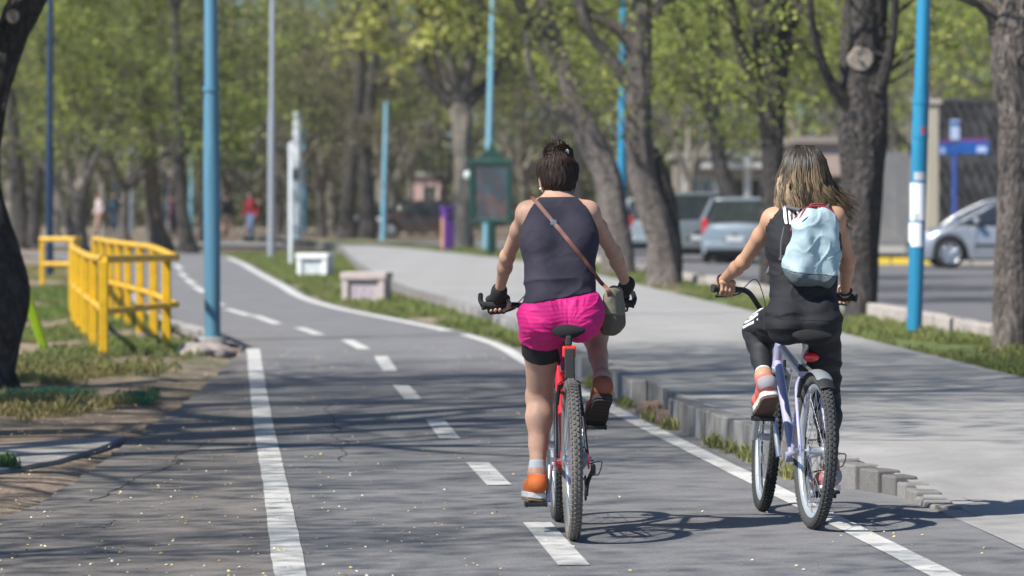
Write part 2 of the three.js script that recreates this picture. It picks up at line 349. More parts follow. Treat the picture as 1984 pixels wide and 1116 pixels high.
// ------------------------------------------------------------------ verge, street, far pavement
{
  const g = ribbon((z) => walkR(z) - 0.02, (z) => kerbR(z) + 0.05, 5, 140, (x, z) => 0.13 * smooth(16, 21, z) + 0.02 * noise(x * 2, z * 0.5, 3), 200, 6);
  paintVerts(g, (x, z) => { const n = smooth(-0.25, 0.15, fbm(x * 0.9, z * 0.3, 4, 3)); return [lerp(0.36, 0.17, n), lerp(0.29, 0.23, n), lerp(0.21, 0.06, n)]; });
  tag(part('verge', g, M.dirt, scene), 'narrow grassy verge between the pavement and the street', 'verge', null, 'structure');
  const s = ribbon((z) => kerbR(z) + 0.35, streetR, 5, 150, 0.004, 90, 8);
  tag(part('street', s, M.street, scene), 'asphalt street beyond the verge on the right', 'street', null, 'structure');
  const st2 = ribbon((z) => streetR(z) - 0.1, (z) => streetR(z) + 60, 78, 91, 0.012, 4, 4);
  tag(part('street', st2, M.street, scene), 'side street opening behind the silver hatchback', 'street', null, 'structure');
  const fp = ribbon((z) => streetR(z), (z) => streetR(z) + 60, 93, 150, 0.14, 30, 4);
  paintVerts(fp, () => [1.0, 0.95, 0.88]);
  tag(part('pavement', fp, M.concrete, scene), 'far pavement along the side street under the stone wall', 'pavement', null, 'structure');
  const fp2 = ribbon((z) => streetR(z), (z) => streetR(z) + 40, 5, 76, 0.12, 30, 4);
  paintVerts(fp2, () => [1.0, 0.93, 0.84]);
  tag(part('pavement', fp2, M.concrete, scene), 'near corner pavement on the far side of the street', 'pavement', null, 'structure');
  // far cross path in the park
  const far = ribbon((z) => -40, (z) => lerp(walkL(z), walkL(z) + 1, 0), 128, 142, 0.02, 6, 8);
  paintVerts(far, () => [0.95, 0.93, 0.92]);
  tag(part('path', far, M.concrete, scene), 'pale concrete path crossing the park far behind the riders', 'path', null, 'structure');
  // low kerb wall along the verge
  const t = thing('kerb_wall', 'low pinkish concrete kerb wall between the verge and the street', 'kerb'); t.userData.kind = 'structure';
  const r = RNG(8), ms = [0.52, 0.60, 0.46].map((k) => std({ map: concreteMap, color: C(k * 2.5, k * 2.25, k * 2.05), bumpMap: asphaltBump, bumpScale: 0.008, roughness: 0.95 }));
  for (let z = 20; z < 100; z += 1.5) {
    if (r() < 0.08) continue;
    const x0 = kerbR(z), x1 = kerbR(z + 1.45), h = 0.20 + 0.04 * r();
    const b = box(0.18, h + 0.1, 1.44 - 0.1 * r(), 0, h / 2 + 0.02, 0, 0.02); b.rotateY(Math.atan2(x1 - x0, -1.45) + Math.PI); b.rotateZ((r() - 0.5) * 0.06); b.translate((x0 + x1) / 2 + 0.12, 0, -z - 0.72);
    part('kerb_stone', b, ms[Math.floor(r() * 3)], t);
  }
  // kerb of the far corner: yellow and plain lengths
  const k2 = thing('corner_kerb', 'kerb with a yellow painted length under the silver hatchback', 'kerb'); k2.userData.kind = 'structure';
  const yel = std({ color: C(0.75, 0.52, 0.06), roughness: 0.8 });
  for (let i = 0; i < 9; i++) { const x = at(1600 + i * 52, 520, 92).x; part('kerb_stone', box(0.56, 0.19, 0.2, x, 0.06, -92.4, 0.02), i > 1 && i < 5 ? yel : ms[1], k2); }
}
// left foreground: concrete slab and gravel bank beside the asphalt
{
  const poly = (pts, y) => { const s = new THREE.Shape(pts.map((p) => new THREE.Vector2(p.x, -p.z))); const g = new THREE.ExtrudeGeometry(s, { depth: 0.07, bevelEnabled: true, bevelSize: 0.01, bevelThickness: 0.01, bevelSegments: 2 }); g.rotateX(-Math.PI / 2); g.translate(0, y, 0); return g; };
  const g = poly([G(-160, 940), G(-20, 920), G(110, 897), G(190, 872), G(240, 852), G(120, 858), G(0, 868), G(-160, 880)], -0.06);
  paintVerts(g, () => [1.15, 1.1, 1.06]);
  tag(part('slab', g, M.concrete, scene), 'broken grey concrete slab beside the dusty path edge', 'slab', null, 'structure');
}
// ------------------------------------------------------------------ lamp posts and poles
const mottle = texture(256, (u, v) => { const a = 0.86 + 0.22 * tn(u, v, 4, 2) + 0.16 * tn(u, v, 13, 5) + 0.08 * tn(u, v, 40, 3); return a; }, false, 1);
const paintMat = (r, g, b, rough = 0.5) => std({ color: C(r, g, b), map: mottle, roughness: rough, roughnessMap: mottle });
M.poleBlue = paintMat(0.02, 0.24, 0.42, 0.55); M.poleFaded = paintMat(0.09, 0.23, 0.33, 0.6); M.poleNavy = paintMat(0.006, 0.028, 0.08, 0.5);
M.poleGrey = paintMat(0.33, 0.35, 0.38, 0.5); M.polePale = paintMat(0.20, 0.42, 0.52, 0.6); M.poleWhite = paintMat(0.75, 0.78, 0.78, 0.5);
M.bolt = std({ color: C(0.3, 0.3, 0.3), metalness: 0.7, roughness: 0.5 });
M.concreteBase = std({ map: concreteMap, roughness: 1 });
function lampPost(name, label, px, py, wBase, H, mat, opt = {}) {
  const b = opt.pos || G(px, py, opt.h || 0), r = wBase / 2;
  const t = thing(name, label, opt.cat || 'lamp post', [b.x, (opt.h || 0) - 0.02, b.z]);
  const lean = opt.lean || 0;
  const pts = [V(0, 0, 0), V(lean * 0.3, H * 0.3, 0), V(lean * 0.6, H * 0.6, 0), V(lean, H, 0)];
  const steps = opt.steps || [[0, 1], [0.3, 1], [0.32, 0.86], [1, 0.6]];
  const prof = [new THREE.Vector2(0.0001, 0)];
  for (const [k, s] of steps) prof.push(new THREE.Vector2(r * s, Math.max(0.0005, k * H)));
  prof.push(new THREE.Vector2(0.0001, H + 0.01));
  const g = new THREE.LatheGeometry(prof, 20);
  g.applyMatrix4(new THREE.Matrix4().makeShear(0, 0, lean / H, 0, 0, 0));
  part('shaft', g, mat, t);
  for (const k of opt.bands || [0.3]) { const y = k * H; part('collar', new THREE.CylinderGeometry(r * 1.04, r * 1.04, 0.05, 20).translate(lean * k, y, 0), mat, t); }
  if (!opt.nobase) {
    part('base', new THREE.CylinderGeometry(r * 1.9, r * 2.1, 0.06, 16).translate(0, 0.03, 0), opt.baseMat || M.concreteBase, t);
  }
  if (opt.arm) { // lamp arm and head, above the frame
    part('arm', tube([V(lean, H - 0.05, 0), V(lean + 0.3 * opt.arm, H + 0.35, 0), V(lean + 1.3 * opt.arm, H + 0.55, 0)], 0.03, 12, 8), mat, t);
    part('lamp_head', box(0.6, 0.12, 0.26, lean + 1.5 * opt.arm, H + 0.55, 0, 0.05), M.poleGrey, t);
  }
  return t;
}
lampPost('lamp_post', 'thick faded light blue lamp post at the lane edge beside the yellow railing', 412, 660, 0.165, 8.2, M.poleFaded, { arm: 1, lean: -0.03, bands: [0.315], steps: [[0, 0.98], [0.2, 1.04], [0.3, 0.95], [0.315, 0.86], [1, 0.55]] });
{ const a = G(392, 689), t = thing('concrete_lump', 'rough concrete lump at the foot of the faded blue lamp post', 'lump', [a.x, 0, a.z - 0.2]), g = new THREE.SphereGeometry(1, 40, 20).scale(0.26, 0.12, 0.36), p = g.attributes.position; for (let i = 0; i < p.count; i++) { const k = 1 + 0.28 * noise(p.getX(i) * 6, p.getY(i) * 8, p.getZ(i) * 6) + 0.1 * noise(p.getX(i) * 22, p.getY(i) * 22, p.getZ(i) * 22); p.setXYZ(i, p.getX(i) * k, p.getY(i) * k, p.getZ(i) * k); } g.computeVertexNormals(); part('lump', g, std({ map: concreteMap, color: C(1.05, 0.92, 0.85), roughness: 1 }), t); }
const p8 = lampPost('lamp_post', 'bright blue lamp post with white stickers, right of the woman with the backpack', 1771, 656, 0.158, 8.2, M.poleBlue, { h: 0.1, arm: 1, lean: 0.22, bands: [0.28, 0.24], steps: [[0, 0.92], [0.22, 1.0], [0.285, 0.98], [0.3, 0.86], [1, 0.6]] });
lampPost('lamp_post', 'slim navy blue post behind the far yellow frame', 96, 540, 0.14, 8.2, M.poleNavy, { arm: -1, lean: 0.05 });
lampPost('pole', 'tall thin grey steel pole behind the white concrete block', 525, 503, 0.17, 8.8, M.poleGrey, { cat: 'pole', lean: 0.07, steps: [[0, 1], [0.4, 1], [0.42, 0.8], [1, 0.6]], bands: [0.22, 0.4] });
lampPost('lamp_post', 'pale blue lamp post standing between the dark twin trunk and the purple bin', 742, 470, 0.20, 4.85, M.polePale, { lean: 0.12, bands: [0.35] });
lampPost('lamp_post', 'tall pale blue lamp post rising behind the green notice board', 942, 492, 0.2, 8.6, M.polePale, { arm: 1, lean: 0.22, bands: [0.3] });
lampPost('lamp_post', 'blue lamp post seen between two leaning trunks, left of the parked cars', 1203, 498, 0.24, 6.4, M.poleBlue, { h: 0.1, arm: 1, lean: 0.06, bands: [0.17, 0.3, 0.45] });
lampPost('lamp_post', 'short stretch of light blue post beyond the white marker posts', 590, 452, 0.24, 7.0, M.poleFaded, { cat: 'lamp post' });
lampPost('lamp_post', 'distant pale grey blue post among the left park trees', 255, 448, 0.26, 5.6, M.poleGrey, {});
lampPost('lamp_post', 'distant pale post just left of the faded blue lamp post', 371, 450, 0.24, 5.6, M.polePale, {});
lampPost('lamp_post', 'distant teal post behind the people in the left park', 226, 446, 0.22, 3.6, M.poleNavy, {});
lampPost('lamp_post', 'far blue lamp post with a dull shaft left of the thin pale trunk', 322, 446, 0.26, 4.4, M.poleNavy, {});
{ // stickers pasted round the bright blue post
  const wrap = (y, h, a0, a1, r) => new THREE.CylinderGeometry(r, r, h, 16, 1, true, a0, a1 - a0).translate(0.22 * y / 8.2, y, 0);
  const wm = std({ color: C(0.82, 0.83, 0.85), roughness: 0.7, side: THREE.DoubleSide }), gm = std({ color: C(0.42, 0.45, 0.5), roughness: 0.8, side: THREE.DoubleSide }), rm = std({ color: C(0.4, 0.08, 0.12), roughness: 0.7, side: THREE.DoubleSide });
  part('sticker', wrap(1.335, 0.36, -1.3, 0.9, 0.0815), wm, p8);
  part('sticker', wrap(1.04, 0.19, -1.5, 0.5, 0.0815), wm, p8);
  part('sticker', wrap(1.58, 0.08, -0.7, 0.8, 0.0815), gm, p8);
  part('sticker', wrap(1.19, 0.07, -0.6, 1.2, 0.0815), gm, p8);
  part('sticker', wrap(2.02, 0.07, 0.0, 0.6, 0.0815), rm, p8);
  part('sticker', wrap(0.93, 0.05, -0.9, 0.7, 0.0815), wm, p8);
}
{ // two white marker posts
  const a = G(564, 516); const t = thing('marker_post', 'thin white post at the left corner of the white concrete block', 'post', [a.x, 0, a.z]);
  part('shaft', rod(V(0, -0.02, 0), V(0, 2.66, 0), 0.052, 0.05, 14), M.poleWhite, t);
  part('cap', new THREE.SphereGeometry(0.052, 12, 8).translate(0, 2.66, 0), M.poleWhite, t);
  part('foot_plate', box(0.24, 0.04, 0.24, 0, 0.02, 0, 0.005), M.poleGrey, t);
  const b = at(577, 464, 142); const u = thing('marker_post', 'thicker white post with a dark band behind the thin white one', 'post', [b.x, 0, b.z]);
  part('shaft', rod(V(0, -0.02, 0), V(-0.02, 4.5, 0), 0.15, 0.14, 16), M.poleWhite, u);
  part('band', new THREE.CylinderGeometry(0.162, 0.162, 0.42, 16).translate(0, 2.35, 0).rotateZ(0.02), std({ color: C(0.03, 0.03, 0.04), roughness: 0.6 }), u);
}

// ------------------------------------------------------------------ yellow railing
const chipped = texture(256, (u, v) => { const k = smooth(0.34, 0.44, tn(u, v, 26, 3) + 0.25 * tn(u, v, 70, 1)), a = 0.85 + 0.25 * tn(u, v, 6, 2); return [lerp(0.74 * a, 0.20, k), lerp(0.43 * a, 0.11, k), lerp(0.006, 0.05, k)]; }, true, 2);
M.yellow = std({ map: chipped, roughness: 0.42 });
{
  const B = (px, py) => G(px, py);
  const p0 = B(201, 693), p1 = B(323, 679);
  const t = thing('yellow_railing', 'yellow tubular steel railing with many posts along the lane edge', 'railing', [p0.x, 0, p0.z]);
  const L = (v) => V(v.x - p0.x, v.y, v.z - p0.z);
  const post = (p, h, w = 0.082) => part('post', beam(L(V(p.x, -0.08, p.z)), L(V(p.x, h, p.z)), w), M.yellow, t);
  const R = 0.90;
  post(p0, R - 0.02); post(p1, R - 0.03);
  const top = (p, h = R) => L(V(p.x, h, p.z));
  const ext = p1.clone().add(p1.clone().sub(p0).multiplyScalar(0.16));
  part('rail', rod(top(p0, R - 0.005), top(ext, R - 0.02), 0.036, 0.036, 12), M.yellow, t);
  part('rail', rod(top(p0, 0.42), top(ext, 0.43), 0.032, 0.032, 12), M.yellow, t);
  // right run: back along the lane
  const run = [ext, B(298, 655), B(272, 643), B(248, 634), B(229, 627), B(213, 620), B(198, 612), B(184, 603)];
  for (const p of run.slice(1)) post(p, R + 0.02, 0.082);
  part('rail', tube(run.map((p, i) => top(p, R + (i ? 0.035 : -0.02))), 0.038, 50, 10), M.yellow, t);
  part('rail', tube(run.map((p, i) => top(p, 0.43 + (i ? 0.02 : 0))), 0.034, 50, 10), M.yellow, t);
  // left run
  const q0 = p0, q1 = B(149, 577), n = 9;
  const lr = [];
  for (let i = 1; i <= n; i++) { const s = i / n, p = q0.clone().lerp(q1, s); p.x -= 0.16 * Math.sin(s * 3.1); lr.push(p); post(p, R - 0.06 + 0.06 * s, 0.082); }
  part('rail', tube([top(q0, R), ...lr.map((p) => top(p, R - 0.03))], 0.038, 40, 10), M.yellow, t);
  part('rail', tube([top(q0, 0.42), ...lr.map((p) => top(p, 0.44))], 0.034, 40, 10), M.yellow, t);
  // separate frame further back
  const a = G(82, 556), u = thing('hoop_barrier', 'single yellow hoop frame in front of the navy post', 'railing', [a.x, 0, a.z]);
  const w = 0.62, h = 0.79;
  for (const x of [0, w]) part('post', beam(V(x, -0.05, 0), V(x, h, x * 0.5), 0.08), M.yellow, u);
  part('rail', rod(V(-0.03, h, 0), V(w + 0.05, h, w * 0.5), 0.045, 0.045, 12), M.yellow, u);
  part('rail', rod(V(0, 0.38, 0), V(w, 0.38, w * 0.5), 0.04, 0.04, 12), M.yellow, u);
}
{ // lime beam leaning behind the dark trunk
  const a = G(92, 684), b = at(20, 470, 38.2);
  const t = thing('lime_beam', 'lime green beam leaning out from behind the dark leaning trunk', 'beam', [a.x, 0, a.z]);
  part('beam', beam(V(0, -0.05, 0), b.sub(a), 0.075, 0.1), std({ color: C(0.46, 0.72, 0.02), map: mottle, roughness: 0.45 }), t);
  part('foot', box(0.14, 0.05, 0.16, 0.01, 0.0, 0, 0.01), M.bolt, t);
}
// ------------------------------------------------------------------ concrete blocks
function block(name, label, px0, px1, py, h, mat, panelMat, turn) {
  const a = G((px0 + px1) / 2, py), w = (px1 - px0) * -a.z / FPX, d = 0.62;
  const t = thing(name, label, 'concrete block', [a.x, 0, a.z - d / 2], turn);
  // frame of the block: slab on two cheeks, with a panel set back between them
  part('top_slab', box(w, 0.10, d, 0, h - 0.05, 0, 0.015), mat, t);
  for (const s of [-1, 1]) part('cheek', box(0.09, h - 0.102, d - 0.03, s * (w / 2 - 0.065), (h - 0.102) / 2, 0, 0.012), mat, t);
  part('panel', box(w - 0.225, h - 0.107, d - 0.12, 0, (h - 0.107) / 2, 0, 0.006), panelMat, t);
  part('plinth', box(w + 0.06, 0.06, d + 0.06, 0, 0.0, 0, 0.012), M.concreteBase, t);
  return t;
}
block('concrete_block', 'white painted concrete seat block in front of the thin white post', 577, 641, 540, 0.46, std({ color: C(0.86, 0.86, 0.86), map: mottle, roughness: 0.8 }), std({ color: C(0.62, 0.64, 0.65), map: mottle, roughness: 0.85 }), -0.16);
const graffiti = texture(256, (u, v) => { // sprayed purple scrawl on pinkish concrete
  const d1 = Math.abs(tn(u, v, 5, 3) + 0.2 * tn(u, v, 9, 1)), k = 0.75 * smooth(0.20, 0.02, d1) * smooth(0.9, 0.45, Math.hypot(u - 0.5, v - 0.5) * 2);
  return [lerp(0.44, 0.22, k), lerp(0.37, 0.17, k), lerp(0.36, 0.40, k)];
}, true, 1);
block('concrete_block', 'pinkish concrete seat block with purple graffiti on its recessed panel', 664, 754, 590, 0.44, std({ color: C(0.52, 0.44, 0.41), map: mottle, roughness: 0.9 }), std({ map: graffiti, roughness: 0.9 }), -0.13);

// ------------------------------------------------------------------ green notice board, purple bin
{
  const a = G(952, 501, 0.08), t = thing('notice_board', 'green framed street notice board with a dark poster and peaked crest', 'notice board', [a.x, 0.08, a.z], -0.22);
  const gm = std({ color: C(0.003, 0.042, 0.029), map: mottle, roughness: 0.4 });
  part('post', rod(V(0, -0.05, 0), V(0, 0.9, 0), 0.115, 0.105, 16), gm, t);
  part('frame', [box(0.11, 1.42, 0.2, -0.445, 1.55, 0, 0.02), box(0.11, 1.42, 0.2, 0.445, 1.55, 0, 0.02), box(1.0, 0.10, 0.2, 0, 0.88, 0.001, 0.02), box(1.06, 0.12, 0.22, 0, 2.26, 0.001, 0.02)], gm, t);
  const s = new THREE.Shape([new THREE.Vector2(-0.5, 0), new THREE.Vector2(0.5, 0), new THREE.Vector2(0.28, 0.17), new THREE.Vector2(0.12, 0.36), new THREE.Vector2(0, 0.44), new THREE.Vector2(-0.12, 0.36), new THREE.Vector2(-0.28, 0.17)]);
  part('crest', new THREE.ExtrudeGeometry(s, { depth: 0.1, bevelSize: 0.015, bevelThickness: 0.015, bevelSegments: 2 }).translate(0, 2.33, -0.05).translate(0, -2.33, 0).scale(0.7, 0.62, 1).translate(0, 2.33, 0), gm, t);
  part('finial', new THREE.SphereGeometry(0.07, 12, 8).translate(0, 2.63, 0), gm, t);
  const pm = texture(128, (u, v) => { const k = smooth(0.1, 0.4, tn(u, v, 3, 4)), m = smooth(0.0, 0.4, tn(u, v, 3, 9)); return [0.03 + 0.05 * m, 0.03 + 0.02 * k + 0.01 * m, 0.035 + 0.03 * k]; }, true, 1);
  part('poster', box(0.775, 1.27, 0.05, 0, 1.57, 0.02, 0.003), phys({ map: pm, roughness: 0.35, clearcoat: 0.6, clearcoatRoughness: 0.15 }), t);
  part('side_lamp', new THREE.SphereGeometry(0.09, 12, 8).scale(1, 1.2, 1).translate(-0.56, 1.95, 0.05), std({ color: C(0.55, 0.62, 0.58), roughness: 0.4 }), t);
}
{
  const a = G(866, 492, 0.05), t = thing('litter_bin', 'slim purple bin with an orange side beside the pale grey trunk', 'bin', [a.x, 0.03, a.z], 0.35);
  const pm = std({ color: C(0.13, 0.035, 0.26), map: mottle, roughness: 0.5 }), om = std({ color: C(0.55, 0.27, 0.14), map: mottle, roughness: 0.5 });
  part('body', box(0.28, 1.16, 0.30, 0.02, 0.6, 0, 0.03), pm, t);
  part('side_panel', box(0.02, 0.88, 0.18, -0.128, 0.52, 0, 0.006), om, t);
  part('lid', box(0.34, 0.08, 0.36, 0.02, 1.22, 0, 0.025), pm, t);
  part('slot', box(0.2, 0.07, 0.02, 0.03, 1.0, 0.17, 0.004), std({ color: C(0.02, 0.02, 0.02), roughness: 0.8 }), t);
}
// ------------------------------------------------------------------ street name sign
{
  const b = at(1850, 430, 108), gy = 0.14, t = thing('street_sign', 'blue street name sign with two crossed plates on a navy post', 'street sign', [b.x, gy, b.z]);
  const bl = std({ color: C(0.008, 0.075, 0.30), roughness: 0.4 }), red = std({ color: C(0.20, 0.025, 0.16), roughness: 0.5 }), wh = std({ color: C(0.38, 0.46, 0.62), roughness: 0.5 });
  const k = 108 / FPX, Y = (py) => EYE + (390 - py) * k - gy, X = (px) => (px - 1850) * k;
  part('post', rod(V(0, -0.1, 0), V(0, Y(300), 0), 0.075, 0.07, 14), std({ color: C(0.03, 0.06, 0.25), roughness: 0.5 }), t);
  part('bracket', box(0.30, 0.2, 0.12, 0, Y(292), 0, 0.02), bl, t);
  for (const [x0, x1, y, ry] of [[1817, 1846, 288, 0.5], [1852, 1916, 286, -0.25]]) {
    const w = (x1 - x0) * k, h = 0.34, g = new THREE.Group(); 
    const p = part('name_plate', box(w, h, 0.03, 0, 0, 0, 0.008), bl, t); p.position.set(X((x0 + x1) / 2), Y(y), 0.05); p.rotation.y = ry * 0.3;
    part('red_strip', box(w * 0.8, 0.06, 0.034, 0.05, h / 2 + 0.028, 0, 0.004), red, p);
    part('white_patch', box(w * 0.3, 0.16, 0.036, (x0 < 1840 ? -0.2 : 0.27) * w, -0.05, 0, 0.004), wh, p);
  }
  part('top_plate', box(0.24, 0.52, 0.04, 0, Y(252), 0.0, 0.01), wh, t);
  part('top_plate', box(0.22, 0.1, 0.05, 0, Y(240), 0.01, 0.01), bl, t);
}

// ------------------------------------------------------------------ cars
const TYRE = std({ color: C(0.02, 0.02, 0.021), roughness: 0.85 });
M.glassDark = phys({ color: C(0.02, 0.025, 0.03), roughness: 0.06, metalness: 0, clearcoat: 1, clearcoatRoughness: 0.03 });
M.chrome = std({ color: C(0.6, 0.6, 0.62), metalness: 0.9, roughness: 0.3 });
M.blackPlastic = std({ color: C(0.018, 0.018, 0.02), roughness: 0.6 });
function loft(stations, close = true) { // stations: arrays of points (same length), skinned, flat ends
  const n = stations[0].length, pos = [], idx = [];
  for (const s of stations) for (const p of s) pos.push(p.x, p.y, p.z);
  for (let i = 0; i < stations.length - 1; i++) for (let j = 0; j < n - 1; j++) { const a = i * n + j, b = a + n; idx.push(a, b, a + 1, b, b + 1, a + 1); }
  if (close) for (const e of [0, stations.length - 1]) { const c = pos.length / 3; let x = 0, y = 0, z = 0; for (const p of stations[e]) { x += p.x / n; y += p.y / n; z += p.z / n; } pos.push(x, y, z); for (let j = 0; j < n - 1; j++) e ? idx.push(e * n + j, c, e * n + j + 1) : idx.push(j, j + 1, c); }
  let g = new THREE.BufferGeometry(); g.setAttribute('position', new THREE.Float32BufferAttribute(pos, 3)); g.setIndex(idx); g.computeVertexNormals(); return g;
}
// car with its front towards +x, centred at the middle of its wheelbase, wheels on y = 0
function car(name, label, pos, turn, color, o = {}) {
  const t = thing(name, label, o.cat || 'car', pos, turn, o.group);
  const L = o.L || 4.0, Wd = (o.W || 1.68) / 2, H = o.H || 1.46, wb = (o.wb || 2.5) / 2, belt = o.belt || 0.92, wr = 0.30;
  const bodyM = phys({ color, metalness: o.metal ?? 0.45, roughness: 0.34, clearcoat: 0.8, clearcoatRoughness: 0.08 });
  const xf = L / 2, xr = -L / 2;
  // lower body: cross-sections along the car
  const top = (x) => { const f = (x - wb) / (xf - wb); // bonnet falls to the nose
    if (x > 0.75) return lerp(belt + 0.02, 0.62, Math.pow(clamp((x - 0.75) / (xf - 0.75)), 1.9)); if (x < xr + 0.35) return lerp(belt + (o.suv ? 0.05 : 0.0), belt - 0.12, clamp((xr + 0.35 - x) / 0.35)); return belt + 0.02; };
  const half = (x) => Wd * (1 - 0.16 * Math.pow(clamp((x - xf + 0.75) / 0.75), 2.2) - 0.10 * Math.pow(clamp((xr + 0.6 - x) / 0.6), 2.2));
  const arch = (x) => { let y = 0.2; for (const c of [wb, -wb]) { const d = Math.abs(x - c); if (d < 0.375) y = Math.max(y, 0.30 + Math.sqrt(0.1406 - d * d)); } return y; };
  const xs = []; for (let i = 0; i <= 76; i++) xs.push(lerp(xr, xf, i / 76));
  const st = xs.map((x) => { const w = half(x), tp = top(x), lo = arch(x), a = [];
    const end = Math.max(Math.pow(clamp((x - xf + 0.1) / 0.1), 2), Math.pow(clamp((xr + 0.1 - x) / 0.1), 2)), k = 1 - 0.05 * end;
    for (const [sy, sw] of [[0, 0.955], [0.3, 1.0], [0.62, 0.99], [0.86, 0.95], [0.97, 0.88], [1.0, 0.74], [1.02, 0.35], [1.025, 0]]) a.push([w * sw * k, lerp(lo, tp, Math.min(1, sy)) + (sy > 1 ? (sy - 1) * 1.2 : 0) + (lo > 0.25 ? 0 : 0.06 * end)]);
    const p = []; for (const [w2, y] of a) p.push(V(x, y, w2)); for (let i = a.length - 2; i >= 0; i--) p.push(V(x, a[i][1], -a[i][0])); return p; });
  part('body', loft(st), bodyM, t);
  part('underbody', box(L * 0.9, 0.16, Wd * 1.7, 0, 0.24, 0, 0.04), M.blackPlastic, t);
  for (const c of [wb, -wb]) part('wheel_well', box(0.76, 0.5, Wd * 1.72, c, 0.42, 0, 0.1), M.blackPlastic, t);
  // cabin: glass volume, then roof, pillars
  const cx = o.cabin || (o.suv ? [0.98, 0.22, -1.35, -1.86] : [1.10, 0.12, -1.05, -1.72]); // windscreen foot, roof front, roof rear, rear window foot
  const rows = [];
  for (let i = 0; i <= 12; i++) { const s = i / 12, y = lerp(belt, H - 0.05, s), w = lerp(Wd * 0.93, Wd * 0.70, Math.pow(s, 1.25)); const f = lerp(cx[0], cx[1], Math.pow(s, 0.93)), r = lerp(cx[3], cx[2], Math.pow(s, 0.9)); const p = []; 
    for (const [a, b] of [[0, 0.55], [0.015, 0.85], [0.06, 1], [0.3, 1.02], [0.5, 1.025], [0.7, 1.02], [0.94, 1], [0.985, 0.85], [1, 0.55]]) p.push(V(lerp(f, r, a), y, w * b)); 
    for (let k = p.length - 1; k >= 0; k--) p.push(V(p[k].x, y, -p[k].z)); p.push(p[0].clone()); rows.push(p); }
  part('windows', loft(rows), M.glassDark, t);
  const rp = []; for (const [k, e, dy] of [[0, 1.03, -0.03], [0.5, 1.03, 0.01], [0.8, 0.93, 0.04], [1, 0.5, 0.06]]) rp.push(rows[12].map((p) => { const mx = (cx[1] + cx[2]) / 2; return V(mx + (p.x - mx) * e, H - 0.05 + dy, p.z * e); }));
  part('roof', loft(rp), bodyM, t);
  const hw0 = Wd * 0.955, hw1 = Wd * 0.735, pil = (x0, x1, w, z) => rod(V(x0, belt - 0.01, z * hw0), V(x1, H - 0.04, z * hw1), w, w * 0.8, 8);
  for (const s of [-1, 1]) {
    part('pillar', tube([V(cx[0] + 0.12, belt - 0.05, s * hw0), V(cx[0] - 0.1, belt + 0.11, s * lerp(hw0, hw1, 0.16)), V(lerp(cx[0], cx[1], 0.55), lerp(belt, H, 0.66), s * lerp(hw0, hw1, 0.6)), V(cx[1] + 0.1, H - 0.05, s * hw1), V(cx[1] - 0.2, H - 0.015, s * hw1 * 0.97)], 0.026, 30, 8), bodyM, t); part('pillar', pil(-0.18, -0.22, 0.035, s), M.blackPlastic, t); part('pillar', pil(cx[3] + 0.06, cx[2], 0.065, s), bodyM, t);
    for (const c of [wb, -wb]) {
      const wl = part('wheel', new THREE.TorusGeometry(wr - 0.085, 0.088, 12, 32).scale(1, 1, 1.05), TYRE, t); wl.position.set(c, wr, s * (Wd - 0.11));
      const rim = []; rim.push(new THREE.CylinderGeometry(0.2, 0.2, 0.05, 28).rotateX(Math.PI / 2).translate(0, 0, s * 0.05));
      part('rim', rim, std({ color: C(0.25, 0.25, 0.27), metalness: 0.6, roughness: 0.4 }), wl);
      const spk = []; for (let k = 0; k < 7; k++) spk.push(box(0.05, 0.17, 0.03, 0, 0.1, s * 0.08, 0.01).rotateZ(k * 0.8976)); spk.push(new THREE.CylinderGeometry(0.05, 0.05, 0.06, 14).rotateX(Math.PI / 2).translate(0, 0, s * 0.075), new THREE.TorusGeometry(0.195, 0.018, 8, 28).translate(0, 0, s * 0.075));
      part('hubcap', spk, M.chrome, wl);
    }
    for (const x of [0.72, -0.2, -0.98]) part('door_gap', box(0.008, 0.5, 0.01, x, 0.62, s * Wd, 0), M.blackPlastic, t);
    for (const x of [-0.02, -0.82]) part('door_handle', box(0.16, 0.03, 0.03, x, 0.78, s * (Wd + 0.008), 0.01), bodyM, t);
    part('side_trim', box(1.7, 0.06, 0.025, -0.1, 0.48, s * (Wd + 0.004), 0.01), M.blackPlastic, t);
    part('mirror', box(0.13, 0.12, 0.2, 0.72, belt + 0.07, s * (Wd + 0.07), 0.05), bodyM, t);
    part('headlight', new THREE.SphereGeometry(0.15, 16, 10).scale(1.5, 0.72, 0.6).rotateY(-s * 0.5).translate(xf - 0.26, 0.66, s * (Wd * 0.78)), phys({ color: C(0.75, 0.78, 0.8), roughness: 0.1, clearcoat: 1 }), t);
    part('tail_light', box(0.1, 0.36, 0.16, xr + 0.06, 0.84, s * (Wd * 0.82), 0.04), phys({ color: C(0.45, 0.01, 0.02), roughness: 0.2, clearcoat: 1 }), t);
  }
  part('bumper', [box(0.16, 0.2, Wd * 1.6, xf - 0.06, 0.36, 0, 0.06)], bodyM, t); part('bumper', [box(0.16, 0.2, Wd * 1.65, xr + 0.04, 0.40, 0, 0.06)], bodyM, t);
  part('number_plate', box(0.02, 0.12, 0.4, xr - 0.05, 0.56, 0, 0.004), std({ color: C(0.5, 0.5, 0.5), roughness: 0.5 }), t);
  part('grille', box(0.05, 0.1, 0.8, xf - 0.0, 0.5, 0, 0.01), M.blackPlastic, t);
  return t;
}
const onGround = (px, py) => G(px, py);
